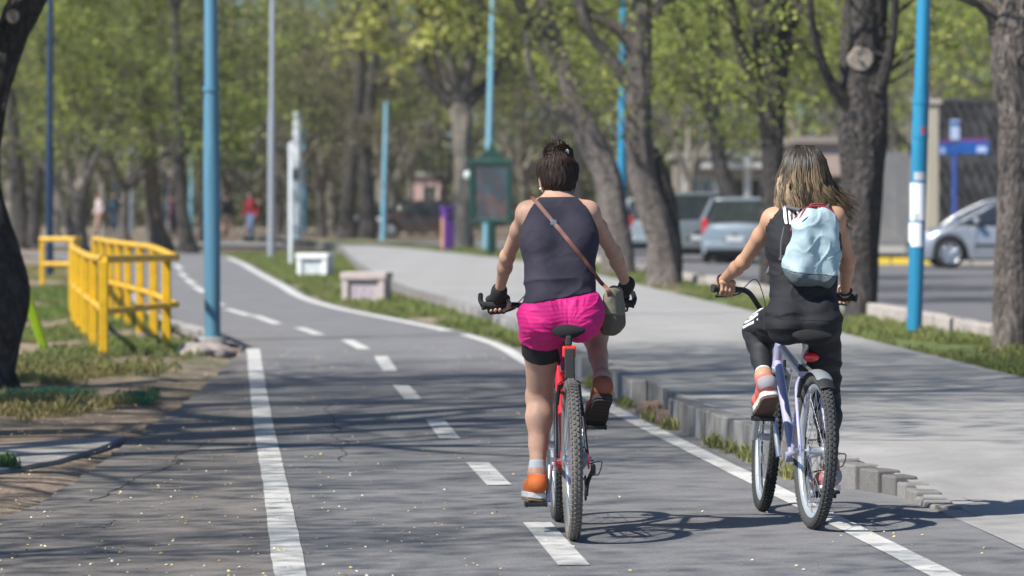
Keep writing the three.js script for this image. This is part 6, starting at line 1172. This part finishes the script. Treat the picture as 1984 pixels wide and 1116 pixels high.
// ------------------------------------------------------------------ rider with the backpack
{
  const J0 = localizer(bike2, -c2.z, H2), t = person('person', 'woman with long blond-streaked hair and black clothes on the lavender bicycle', bike2);
  const [gL, aL] = barPoint(bike2, 0, 0.7), [gR, aR] = barPoint(bike2, 8, 0.7);
  const J = { hipL: J0(1524, 616, 0.26), hipR: J0(1588, 616, 0.27), shL: J0(1498, 424, 0.42), shR: J0(1616, 420, 0.38), neck: J0(1558, 390, 0.42), head: J0(1557, 336, 0.45), elL: J0(1440, 508, 0.60), elR: J0(1643, 500, 0.55), knL: J0(1467, 642, 0.64), knR: J0(1600, 775, 0.48), anL: J0(1480, 730, 0.36), anR: J0(1590, 905, 0.40), heelL: J0(1487, 752, 0.315), heelR: J0(1592, 930, 0.35) };
  { const pd = bike2.pedals[-1]; J.toeL = V(pd.x - 0.005, pd.y + 0.055, pd.z - 0.045); const pr = bike2.pedals[1]; J.toeR = V(pr.x, pr.y + 0.055, pr.z - 0.06); J.heelR = V(pr.x, pr.y + 0.075, pr.z + 0.13); J.anR = off(J.heelR, 0, 0.065, -0.035); }
  J.wrL = mid(J0(1396, 545, 0.78), gL, 0.12); J.wrR = J0(1637, 566, 0.72);
  const P = bodyPrims(J, { arm: 0.88, leg: 0.93, w: 0.91, hip: 0.93 });
  const yaw = new THREE.Quaternion().setFromEuler(new THREE.Euler(-0.06, 0.48, 0.03, 'YXZ'));
  const hd = headPrims(J.head, yaw, 0.98), hL = gripHand(gL, aL, J.wrL, -1), hR = gripHand(gR, aR, J.wrR, 1);
  part('body', mergeGeometries([solid(P, 0.0085), solid([...hd, ...pick(P, 'neck')], 0.0042), solid(hL, 0.003), solid(hR, 0.003)].map((g) => skinTone(g, [0.52, 0.30, 0.19], [0.54, 0.27, 0.17])), false), M.skin, t);
  faceParts(t, J.head, yaw, 0.98);
  const hp = (x, y, z) => V(x, y, z).applyQuaternion(yaw).add(J.head), hw = (x, y, z) => off(J.head, x, y, z);
  // sunglasses
  const gl = new THREE.Group(); gl.name = 'sunglasses'; t.add(gl);
  for (const k of [-1, 1]) { part('lens', new THREE.SphereGeometry(0.026, 18, 12).scale(1, 0.8, 0.25).applyQuaternion(yaw).translate(...hp(k * 0.033, 0.008, -0.094).toArray()), M.glassDark, gl); part('temple', rod(hp(k * 0.062, 0.014, -0.085), hp(k * 0.078, 0.014, 0.015), 0.0035, 0.003, 8), M.blackPlastic, gl); }
  part('bridge', rod(hp(-0.012, 0.012, -0.1), hp(0.012, 0.012, -0.1), 0.003), M.blackPlastic, gl);
  const black = phys({ color: C(0.006, 0.007, 0.011), roughness: 0.82, sheen: 0.15, sheenColor: C(0.08, 0.09, 0.13), sheenRoughness: 0.6 });
  const hipM = mid(J.hipL, J.hipR), shM = mid(J.shL, J.shR), tor = P.filter((p) => p.g === 'torso');
  const fT = field(tor, 0.011), fA = field([K(off(J.shL, -0.018, 0.05, 0), off(J.shL, -0.004, -0.055, 0), 0.066, 0.050), K(off(J.shR, 0.018, 0.05, 0), off(J.shR, 0.004, -0.055, 0), 0.066, 0.050)]);
  const [tl, th] = boundsOf(tor, 0.03);
  const wk = (x, y, z) => 0.004 * noise(x * 9, y * 30 + x * 10, z * 9) + 0.004 * Math.sin(y * 90 - x * 16 + 2 * noise(x * 7, y * 7, z * 7)) * smooth(1.08, 1.0, y) - 0.004 * rdg(x * 5 + y * 3, y * 11 - x * 5, z * 5) - 0.0012 * rdg(x * 18, y * 24 + x * 8, z * 14);
  part('tank_top', surfaceNets((x, y, z) => Math.max(fT(x, y, z) + wk(x, y, z), hipM.y - 0.01 - y, -fA(x, y, z), y - (J.neck.y - 0.015)), tl, th, 0.0065, 0.02), black, t);
  // white shoulder straps with three dark stripes
  const wh = std({ color: C(0.82, 0.82, 0.83), roughness: 0.85 });
  for (const [s, k] of [['L', -1], ['R', 1]]) { const A = J['sh' + s], c = off(A, -k * 0.058, 0.02, 0.0); const sp4 = part('shoulder_panel', surfaceNets((x, y, z) => Math.max(fT(x, y, z) - 0.004, Math.abs((x - c.x)) - 0.033, -fA(x, y, z), Math.abs(y - c.y) - 0.045), off(c, -0.08, -0.08, -0.14), off(c, 0.08, 0.09, 0.14), 0.005, 0.02), wh, t);
    for (let i = -1; i <= 1; i++) part('stripe', surfaceNets((x, y, z) => Math.max(fT(x, y, z) - 0.0055, Math.abs((x - c.x) + i * 0.017) - 0.0045, -fA(x, y, z), Math.abs(y - c.y) - 0.042), off(c, -0.08, -0.08, -0.14), off(c, 0.08, 0.09, 0.14), 0.0035, 0.015), black, sp4); }
  // shorts to the knee with three white side stripes, leggings below
  const shP = [...tor, K(J.hipL, mid(J.hipL, J.knL, 0.95), 0.084, 0.060, 'x', 0.035), K(J.hipR, mid(J.hipR, J.knR, 0.95), 0.084, 0.060, 'x', 0.035)], fSh = field(shP, 0.009);
  const vL = J.knL.clone().sub(J.hipL).normalize(), vR = J.knR.clone().sub(J.hipR).normalize();
  const dl = (h, v, x, y, z) => (x - h.x) * v.x + (y - h.y) * v.y + (z - h.z) * v.z;
  const split = (x, y, z, a, b) => lerp(dl(J.hipL, vL, x, y, z) - a, dl(J.hipR, vR, x, y, z) - b, smooth(hipM.x - 0.02, hipM.x + 0.02, x));
  const shF = (x, y, z) => Math.max(fSh(x, y, z) + wk(x, y, z) * 0.8, split(x, y, z, 0.37, 0.37), y - hipM.y - 0.10);
  const [sl, sh2] = boundsOf(shP, 0.03); sh2.y = hipM.y + 0.15;
  part('shorts', surfaceNets(shF, sl, sh2, 0.0065, 0.02), black, t);
  { const ctr = mid(J.hipL, J.knL, 0.66), sideV = V(-1, 0, 0).addScaledVector(vL, vL.x).normalize(), upV = V(0, 0, 0).crossVectors(vL, sideV).normalize(); if (upV.y < 0) upV.multiplyScalar(-1);
    for (let i = 0; i < 3; i++) part('side_stripe', surfaceNets((x, y, z) => { const px = x - ctr.x, py = y - ctr.y, pz = z - ctr.z, a = px * sideV.x + py * sideV.y + pz * sideV.z, b = px * upV.x + py * upV.y + pz * upV.z, l = px * vL.x + py * vL.y + pz * vL.z; return Math.max(shF(x, y, z) - 0.005, -a - 0.0, Math.abs(b - (0.058 - i * 0.024)) - 0.008, Math.abs(l) - 0.115); }, off(ctr, -0.16, -0.16, -0.18), off(ctr, 0.16, 0.16, 0.18), 0.004, 0.02), wh, t); }
  const fL = field(P.filter((p) => p.g === 'legL' || p.g === 'legR'), 0.006);
  const lp = P.filter((p) => p.g === 'legL' || p.g === 'legR'), [ll, lh] = boundsOf(lp, 0.03);
  part('leggings', surfaceNets((x, y, z) => { const aL = dl(J.anL, J.knL.clone().sub(J.anL).normalize(), x, y, z), aR = dl(J.anR, J.knR.clone().sub(J.anR).normalize(), x, y, z); return Math.max(fL(x, y, z) + 0.0015 * noise(x * 20, y * 40, z * 20), 0.035 - (x < hipM.x + 0.02 ? (z < J.knL.z ? 1 : aL) : aR)); }, ll, lh, 0.007, 0.02), phys({ color: C(0.012, 0.013, 0.018), roughness: 0.7 }), t);
  const skM = std({ color: C(0.55, 0.57, 0.60), roughness: 0.95 });
  for (const k of ['L', 'R']) part('sock', solid([K(mid(J['an' + k], J['kn' + k], 0.10), J['an' + k], 0.037, 0.036, '', 0.01), K(J['an' + k], J['heel' + k], 0.036, 0.029, '', 0.02)], 0.005), skM, t);
  const up2 = std({ color: C(0.36, 0.34, 0.36), map: mottle, roughness: 0.8 }), cor = std({ color: C(0.72, 0.16, 0.14), roughness: 0.7 }), ws = std({ color: C(0.80, 0.75, 0.68), roughness: 0.8 });
  shoe(t, J, 'L', cor, ws, up2, { outsole: std({ color: C(0.16, 0.09, 0.07), roughness: 0.9 }) }); shoe(t, J, 'R', cor, ws, up2, {});
  part('bracelet', [new THREE.TorusGeometry(0.027, 0.005, 8, 20).applyQuaternion(new THREE.Quaternion().setFromUnitVectors(V(0, 0, 1), J.wrL.clone().sub(J.elL).normalize())).translate(...mid(J.wrL, J.elL, 0.08).toArray())], M.blackPlastic, t);
  part('bracelet', [new THREE.TorusGeometry(0.028, 0.006, 8, 20).applyQuaternion(new THREE.Quaternion().setFromUnitVectors(V(0, 0, 1), J.wrR.clone().sub(J.elR).normalize())).translate(...mid(J.wrR, J.elR, 0.04).toArray())], M.blackPlastic, t);
  // hair: long waves, dark at the crown, blond ends, blown a little to the right
  const rr = RNG(401), st = [];
  const cap = [E(hw(0, 0.034, 0.014), 0.086, 0.088, 0.096, '', 0.02), E(hw(0.01, -0.03, 0.045), 0.080, 0.085, 0.062, '', 0.03)], fC = field(cap), iv = yaw.clone().invert();
  const [hl, hh] = boundsOf(cap, 0.03);
  const capG = surfaceNets((x, y, z) => { const d = fC(x, y, z); if (d > 0.05) return d; const v = V(x, y, z).sub(J.head).applyQuaternion(iv); return Math.max(d + 0.004 * Math.sin(Math.atan2(x - J.head.x, z - J.head.z) * 30 + 4 * noise(x * 14, y * 8, z * 14)), -(v.z + 0.056 - Math.max(0, v.y) * 0.35)); }, hl, hh, 0.0045, 0.03);
  tint(capG, (_, i) => { const y = capG.attributes.position.getY(i) - J.head.y, k = smooth(0.05, -0.06, y); return [lerp(0.028, 0.13, k), lerp(0.018, 0.085, k), lerp(0.013, 0.042, k)]; });
  for (let L = 0; L < 120; L++) { // locks of strands that wave together
    const a0 = (rr() - 0.5) * 4.5 + 0.1, windy = Math.max(0, Math.sin(a0)) * (rr() < 0.28 ? 1 : 0.22), len0 = lerp(0.17, 0.31, rr()), ph0 = rr() * 6.28, amp = 0.010 + 0.016 * rr(), R0 = 0.084 + 0.016 * rr(), blond = rr() < 0.48 ? 0.7 + 0.3 * rr() : 0.12 + 0.3 * rr(), part0 = (rr() - 0.5) * 0.05, freq = 7 + 5 * rr();
    for (let i = 0; i < 19; i++) {
      const a = a0 + (rr() - 0.5) * 0.13, ca = Math.cos(a), sa = Math.sin(a), R1 = R0 + 0.012 * (rr() - 0.5), len = len0 * (0.85 + 0.3 * rr()), ph = ph0 + 0.5 * (rr() - 0.5), fly = rr() < 0.06 ? 0.03 : 0;
      const pts = [hw(sa * 0.02 + part0, 0.119 + 0.006 * rr(), 0.01 + ca * 0.02), hw(sa * R1 * 0.75, 0.094, 0.014 + ca * R1 * 0.72), hw(sa * R1 * 1.0, 0.038, 0.014 + ca * R1 * 1.08)];
      for (let k = 1; k <= 5; k++) { const u = k / 5, w = amp * Math.sqrt(u); pts.push(hw(sa * (R1 + 0.02 * Math.sin(u * 2.6)) + w * Math.sin(ph + u * freq) + windy * 0.15 * u * u + fly * u * (rr() - 0.3), 0.03 - len * u + windy * 0.06 * u * u + fly * 0.3 * rr(), 0.014 + ca * (R1 + 0.012) + w * Math.cos(ph + u * freq) + 0.012 * u)); }
      const bl = clamp(blond + 0.25 * (rr() - 0.5)), k0 = 0.7 + 0.6 * rr(), y1 = lerp(0.10, 0.015, rr());
      st.push(...strands([pts], 0.0016, 3).map((g) => { const p = g.attributes.position; return tint(g, (_, i2) => { const y = p.getY(i2) - J.head.y, m = bl * smooth(y1, -0.03, y); return [lerp(0.016, 0.37, m) * k0, lerp(0.010, 0.255, m) * k0, lerp(0.007, 0.145, m) * k0]; }); }));
    }
  }
  part('hair', [capG, ...st], phys({ vertexColors: true, roughness: 0.45, sheen: 0.2, sheenColor: C(0.5, 0.35, 0.2) }), t);
  // backpack
  const bp = person('backpack', 'light aqua backpack with a dark grey base on the black-clad rider\'s back', bike2); bp.userData.category = 'backpack';
  const bc = J0(1577, 478, 0.19), bq = new THREE.Quaternion().setFromEuler(new THREE.Euler(0.14, 0.13, -0.05)), bi = bq.clone().invert();
  const bF = (x, y, z) => { const v = V(x, y, z).sub(bc).applyQuaternion(bi), wT = lerp(0.114, 0.094, smooth(-0.05, 0.17, v.y)) - 0.024 * smooth(0.1, 0.18, v.y) - 0.012 * smooth(-0.1, -0.17, v.y), q = V(Math.max(Math.abs(v.x) - wT + 0.045, 0), Math.max(Math.abs(v.y) - 0.172 + 0.045, 0), Math.max(Math.abs(v.z) - 0.072 + 0.02 * smooth(0, 0.17, v.y) + 0.045, 0)); const fold = 0.0065 * Math.sin(v.y * 34 + v.x * 42 + 4 * noise(v.x * 9, v.y * 9, 1)) * smooth(0.17, 0.05, Math.abs(v.y)) + 0.013 * noise(v.x * 15 + v.y * 9, v.y * 8 - v.x * 6, v.z * 10) - 0.005 * rdg(v.x * 9 - v.y * 6, v.y * 5 + v.x * 7, v.z * 6) - 0.0012 * rdg(v.x * 30 + v.y * 12, v.y * 22 - v.x * 10, v.z * 20); return q.length() - 0.045 + fold; };
  const lo = off(bc, -0.2, -0.25, -0.17), hi = off(bc, 0.2, 0.25, 0.17), vy = (x, y, z) => V(x, y, z).sub(bc).applyQuaternion(bi);
  const base = (v) => v.y + 0.112 - 0.0 + 0.02 * v.x;
  part('body', surfaceNets((x, y, z) => Math.max(bF(x, y, z), -base(vy(x, y, z))), lo, hi, 0.0055, 0.025), phys({ color: C(0.385, 0.505, 0.54), roughness: 0.6, sheen: 0.3, sheenColor: C(0.7, 0.9, 0.95) }), bp);
  part('base', surfaceNets((x, y, z) => Math.max(bF(x, y, z) - 0.001, base(vy(x, y, z)) + 0.0005), lo, hi, 0.0055, 0.025), phys({ color: C(0.10, 0.125, 0.135), roughness: 0.75 }), bp);
  part('side_pocket', surfaceNets((x, y, z) => { const v = vy(x, y, z); return Math.max(bF(x, y, z) - 0.004, -(v.x - 0.03 + 0.5 * (v.y + 0.02)), -base(v), v.y + 0.03 - 0.5 * (v.x - 0.05)); }, lo, hi, 0.0055, 0.025), phys({ color: C(0.33, 0.46, 0.50), roughness: 0.65 }), bp);
  const W = (x, y, z) => V(x, y, z).applyQuaternion(bq).add(bc), coral = std({ color: C(0.36, 0.035, 0.05), roughness: 0.7 }), strapM = std({ color: C(0.10, 0.09, 0.11), roughness: 0.8 });
  part('grab_loop', tube([W(-0.035, 0.165, -0.02), W(-0.03, 0.182, -0.015), W(0.03, 0.184, -0.015), W(0.04, 0.165, -0.02)], 0.005, 18, 8), coral, bp);
  part('top_trim', tube([W(-0.085, 0.12, 0.01), W(-0.06, 0.166, 0.005), W(0, 0.181, 0), W(0.06, 0.166, 0.005), W(0.085, 0.12, 0.01)], 0.004, 24, 6), coral, bp);
  part('side_trim', tube([W(-0.09, 0.13, -0.02), W(-0.102, 0.06, -0.03)], 0.006, 8, 6), coral, bp);
  part('zip', tube([W(-0.095, 0.05, 0.035), W(-0.08, 0.12, 0.042), W(0, 0.155, 0.04), W(0.08, 0.12, 0.042), W(0.095, 0.05, 0.035)], 0.0028, 30, 5), std({ color: C(0.45, 0.62, 0.66), roughness: 0.5 }), bp);
  for (const [s, A] of [[-1, J.shL], [1, J.shR]]) part('strap', tube([W(s * 0.06, 0.15, -0.05), off(A, -s * 0.03, 0.05, 0.01), off(A, -s * 0.022, 0.0, -0.10), off(A, -s * 0.03, -0.16, -0.10), off(A, s * 0.01, -0.24, -0.03), W(s * 0.115, -0.06, -0.035), W(s * 0.10, -0.13, -0.02)], 0.008, 60, 6), strapM, bp);
  part('loose_strap', tube([W(-0.125, 0.07, -0.06), W(-0.135, 0.0, -0.05), W(-0.132, -0.075, -0.04)], 0.0045, 16, 5), strapM, bp);
}
// ------------------------------------------------------------------ people far off
const walkGeo = new Map(); // two poses, shared by the far walkers
function walkerGeos(s) {
  if (walkGeo.has(s)) return walkGeo.get(s);
  const J = { hipL: V(-0.085, 0.92, 0), hipR: V(0.085, 0.92, 0), shL: V(-0.17, 1.38, -0.02), shR: V(0.17, 1.38, -0.02), neck: V(0, 1.46, -0.02), head: V(0, 1.59, -0.04), elL: V(-0.24, 1.12, 0.05 + s * 0.3), elR: V(0.24, 1.12, 0.05 - s * 0.3), wrL: V(-0.24, 0.90, -0.06 + s * 0.3), wrR: V(0.24, 0.90, -0.08 - s * 0.4), knL: V(-0.09, 0.5, -0.05 - s * 0.4), knR: V(0.09, 0.5, -0.02 + s * 0.4), anL: V(-0.09, 0.09, -s * 0.9), anR: V(0.09, 0.1, s), heelL: V(-0.09, 0.045, -s * 0.9 + 0.05), heelR: V(0.09, 0.06, s + 0.05) };
  J.toeL = off(J.heelL, -0.02, 0, -0.2); J.toeR = off(J.heelR, 0.02, -0.01, -0.2);
  const P = bodyPrims(J, {}), q = new THREE.Quaternion(), hands = ['L', 'R'].flatMap((k) => { const w = J['wr' + k], z = k === 'L' ? 1 : -1; return [K(w, off(w, 0, -0.07, -0.02), 0.024, 0.026, 'h', 0.02), ...[-0.018, -0.006, 0.006, 0.018].map((d, i) => K(off(w, 0, -0.075, -0.02 + d), off(w, z * 0.012, -0.135 - 0.01 * (i % 2), -0.035 + d), 0.008, 0.007, 'h', 0.004)), K(off(w, 0, -0.04, -0.035), off(w, z * 0.01, -0.09, -0.06), 0.009, 0.008, 'h', 0.006)]; });
  const [lo, hi] = boundsOf(P, 0.05), fT = field(P.filter((p) => p.g === 'torso' || p.g.startsWith('arm')), 0.02), fL = field(P.filter((p) => p.g.startsWith('leg') || p.g === 'torso'), 0.018), fH = field([E(V(0, 1.625, -0.022), 0.088, 0.09, 0.098, '', 0.02), E(V(0, 1.56, 0.02), 0.075, 0.08, 0.06, '', 0.03)]);
  const r = { body: skinTone(solid([...P, ...headPrims(J.head, q), ...hands], 0.015), [0.45, 0.27, 0.19], [0.48, 0.26, 0.18]), jacket: surfaceNets((x, y, z) => Math.max(fT(x, y, z) + 0.006 * noise(x * 12, y * 18, z * 12), 0.88 - y, y - 1.46), lo, hi, 0.015, 0.03), trousers: surfaceNets((x, y, z) => Math.max(fL(x, y, z) + 0.005 * noise(x * 12, y * 12, z * 12), 0.12 - y, y - 0.96), lo, hi, 0.015, 0.03), hair: surfaceNets((x, y, z) => Math.max(fH(x, y, z), -(z + 0.09)), V(-0.13, 1.42, -0.16), V(0.13, 1.76, 0.14), 0.012, 0.03), shoes: ['L', 'R'].map((k) => solid([K(J['heel' + k], J['toe' + k], 0.042, 0.036, '', 0.02)], 0.012)) };
  walkGeo.set(s, r); return r;
}
function walker(name, label, px, py, dist, o) {
  const b = at(px, py, dist), t = thing(name, label, 'person', [b.x, 0.02, -dist], o.turn || 0), g = walkerGeos((o.stride ?? 0.18) > 0.09 ? 0.18 : 0.05);
  part('body', g.body, M.skin, t); part('jacket', g.jacket, std({ color: C(...o.top), roughness: 0.9 }), t); part('trousers', g.trousers, std({ color: C(...o.legs), roughness: 0.9 }), t);
  part('hair', g.hair, std({ color: C(0.03, 0.02, 0.015), roughness: 0.7 }), t);
  for (const s of g.shoes) part('shoe', s, std({ color: C(0.1, 0.1, 0.11), roughness: 0.8 }), t);
  return t;
}
walker('person', 'distant walker in a red jacket and blue jeans on the cross path', 486, 442, 148, { top: [0.32, 0.02, 0.035], legs: [0.12, 0.17, 0.30], turn: 2.6 });
walker('person', 'distant walker in a dark navy jacket beside the faded blue post', 441, 442, 150, { top: [0.014, 0.016, 0.028], legs: [0.45, 0.30, 0.22], turn: 0.5 });
walker('person', 'distant person in magenta seen between the two pine trunks', 337, 440, 165, { top: [0.25, 0.03, 0.13], legs: [0.05, 0.05, 0.07], turn: 1.2, stride: 0.05 });
walker('person', 'distant person in a white top left of the brown pine trunk', 235, 440, 170, { top: [0.7, 0.7, 0.7], legs: [0.55, 0.55, 0.56], turn: 0.2, stride: 0.06 });
walker('person', 'distant person in pale pink among the left park trees', 192, 440, 172, { top: [0.6, 0.50, 0.48], legs: [0.55, 0.33, 0.27], turn: 2.0, stride: 0.1 });
walker('person', 'distant person in dark teal standing left of the white-clad one', 222, 441, 168, { top: [0.03, 0.06, 0.10], legs: [0.03, 0.05, 0.09], turn: 3.0, stride: 0.04 });
// ------------------------------------------------------------------ grass, petals
{
  const r = RNG(211);
  const blade = (n, h, w, sp) => { const p = [], ix = []; const rr = RNG(n * 7 + 1); for (let i = 0; i < n; i++) { const a = rr() * 6.28, x = (rr() - 0.5) * sp, z = (rr() - 0.5) * sp, hh = h * (0.5 + rr()), lx = Math.cos(a) * hh * 0.5, lz = Math.sin(a) * hh * 0.5, wx = -Math.sin(a) * w, wz = Math.cos(a) * w, o = p.length / 3; p.push(x - wx, 0, z - wz, x + wx, 0, z + wz, x + lx * 0.4, hh * 0.7, z + lz * 0.4, x + lx, hh, z + lz); ix.push(o, o + 1, o + 2, o + 2, o + 1, o + 3); ix.splice(-3, 3); ix.push(o + 2, o + 3, o + 1); } const g = new THREE.BufferGeometry(); g.setAttribute('position', new THREE.Float32BufferAttribute(p, 3)); g.setIndex(ix); g.computeVertexNormals(); return g; };
  const gm = phys({ color: C(1, 1, 1), roughness: 0.8, side: THREE.DoubleSide, transmission: 0.25, thickness: 0 });
  const tuft = blade(9, 0.075, 0.005, 0.12);
  const grass = (name, label, n, fn, scale) => {
    const m = new THREE.InstancedMesh(tuft, gm, n), o = new THREE.Object3D(), c = new THREE.Color(); let k = 0, tries = 0;
    while (k < n && tries++ < n * 30) { const q = fn(); if (!q) continue; o.position.set(q[0], q[1], q[2]); o.rotation.set(0, r() * 6.28, 0); const s = scale * (0.5 + r()) * (q[4] ?? 1); o.scale.set(s, s * (0.7 + 0.6 * r()), s); o.updateMatrix(); m.setMatrixAt(k, o.matrix); m.setColorAt(k, c.setRGB(...q[3])); k++; }
    m.count = k; m.name = numbered(name); m.castShadow = m.receiveShadow = true; scene.add(m); return tag(m, label, 'grass', null, 'stuff');
  };
  const gcol = (x, z, dry) => { const d = clamp(dry + 0.5 * (r() - 0.5)), k = 0.75 + 0.5 * r(); return [lerp(0.13, 0.38, d) * k, lerp(0.205, 0.30, d) * k, lerp(0.035, 0.12, d) * k]; };
  grass('grass', 'patchy green and straw grass on the left lawn round the yellow railing', 26000, () => {
    const z = 17 + 75 * Math.pow(r(), 1.35), x0 = -(z * 0.13 + 0.6), x1 = pathL(z) - 0.1; if (x1 < x0) return null; const x = lerp(x0, x1, r());
    const n = fbm(x * 0.55, z * 0.22, 2, 4), green = smooth(33, 39, z) * smooth(80, 60, z);
    if (n < lerp(0.10, -0.05, green) + 0.14 * (r() - 0.5)) return null; if (z < 24.5 && r() < 0.8) return null; if (r() < smooth(1.5, 0.1, x1 - x) * smooth(52, 42, z)) return null;
    return [x, 0.0, -z, gcol(x, z, clamp(0.78 - 0.58 * green - 0.5 * n + (z < 32 ? 0.15 : 0)))];
  }, 0.62);
  grass('grass', 'green grass strip between the bicycle path and the raised pavement', 9000, () => {
    const z = 40 + 70 * Math.pow(r(), 1.1), a = lineR(z) + 0.16, b = walkL(z) + 0.02; if (b <= a) return null; const x = lerp(a, b, r());
    if (fbm(x * 0.9, z * 0.3, 12, 3) < -0.16) return null; return [x, 0, -z, gcol(x, z, 0.25)];
  }, 0.75);
  grass('grass', 'fresh grass along the verge at the foot of the kerb wall', 12000, () => {
    const z = 30 + 80 * Math.pow(r(), 1.3), x = lerp(walkR(z) + 0.03, kerbR(z), Math.pow(r(), 0.9)); if (fbm(x * 1.2, z * 0.3, 4, 3) < -0.06 + 0.1 * r()) return null; return [x, 0.12, -z, gcol(x, z, 0.3), 1.1];
  }, 0.58);
  grass('ground_plants', 'bluish green low plants at the foot of the dark leaning trunk', 2600, () => {
    const a = G(-40 + 340 * r(), 772 + 16 * (r() - 0.5)); if (fbm(a.x * 2.2, a.z * 1.5, 7, 2) < 0.02) return null; const k = 0.8 + 0.9 * r(); return [a.x, 0.0, a.z + (r() - 0.5) * 1.0, r() < 0.4 ? [0.10 * k, 0.13 * k, 0.04 * k] : [0.03 * k, 0.17 * k, 0.09 * k]];
  }, 0.34);
  grass('grass', 'little bright tuft on the broken slab at the left frame edge', 70, () => { const a = G(-10 + 40 * r(), 905 + 8 * r()); return [a.x, 0.01, a.z, [0.08, 0.17, 0.03]]; }, 0.5);
  grass('weeds', 'small weeds and dry blades rooted along the foot of the kerb stones', 260, () => { const z = 20 + 13 * r(), k = noise(z * 2.2, 5); if (k < 0.05) return null; const x = walkL(z) - 0.02 - 0.05 * r(); return [x, 0.0, -z, gcol(x, z, 0.5)]; }, 0.55);
  // the earth bank and the strip get soil under the grass
  const strip = ribbon((z) => lineR(z) + 0.12, (z) => Math.max(lineR(z) + 0.13, walkL(z) + 0.1), 39, 112, (x, z) => 0.006 + 0.02 * smooth(0, 0.3, x - lineR(z) - 0.12), 120, 5);
  paintVerts(strip, (x, z) => { const n = smooth(-0.2, 0.2, fbm(x * 0.9, z * 0.3, 12, 3)); return [lerp(0.36, 0.17, n), lerp(0.29, 0.22, n), lerp(0.21, 0.06, n)]; });
  tag(part('grass_strip', strip, M.dirt, scene), 'earth strip carrying the concrete seat blocks beside the path', 'ground', null, 'structure');
  // fallen petals and seed cases on the asphalt, thicker towards the left
  const pg = new THREE.BufferGeometry(); pg.setAttribute('position', new THREE.Float32BufferAttribute([-0.5, 0.1, -0.3, 0, 0, -0.5, 0.5, 0.12, -0.2, 0.4, 0.1, 0.4, -0.1, 0.0, 0.5, -0.5, 0.16, 0.2, 0, 0.3, 0], 3)); pg.setIndex([6, 1, 0, 6, 2, 1, 6, 3, 2, 6, 4, 3, 6, 5, 4, 6, 0, 5]); pg.computeVertexNormals();
  const pm = std({ color: C(1, 1, 1), roughness: 0.8, side: THREE.DoubleSide }), n = 1500, m = new THREE.InstancedMesh(pg, pm, n), o = new THREE.Object3D(), c = new THREE.Color(); let k = 0;
  for (let i = 0; i < 40000 && k < n; i++) {
    const z = 14.5 + 26 * Math.pow(r(), 1.8), x = lerp(-3.2, 2.2, Math.pow(r(), 1.5)); if (x < pathL(z) - 1.2) continue;
    if (fbm(x * 1.6, z * 1.1, 3, 3) < -0.05 + 0.30 * smooth(-1.2, 1.2, x) && r() < 0.93) continue;
    const s = 0.008 + 0.011 * r() * r(); o.position.set(x, 0.003 + (x < pathL(z) ? 0.02 : 0), -z); o.rotation.set((r() - 0.5) * 0.8, r() * 6.28, (r() - 0.5) * 0.8); o.scale.set(s, s * 1.6, s); o.updateMatrix(); m.setMatrixAt(k, o.matrix);
    const q = r(); m.setColorAt(k, q < 0.55 ? c.setRGB(0.62, 0.5, 0.2) : q < 0.85 ? c.setRGB(0.7, 0.64, 0.5) : c.setRGB(0.42, 0.22, 0.1)); k++;
  }
  m.count = k; m.name = 'fallen_petals'; m.castShadow = m.receiveShadow = true; scene.add(m); tag(m, 'small fallen yellow petals and seed cases scattered over the asphalt', 'petals', null, 'stuff');
}
renderer.render(scene, camera);
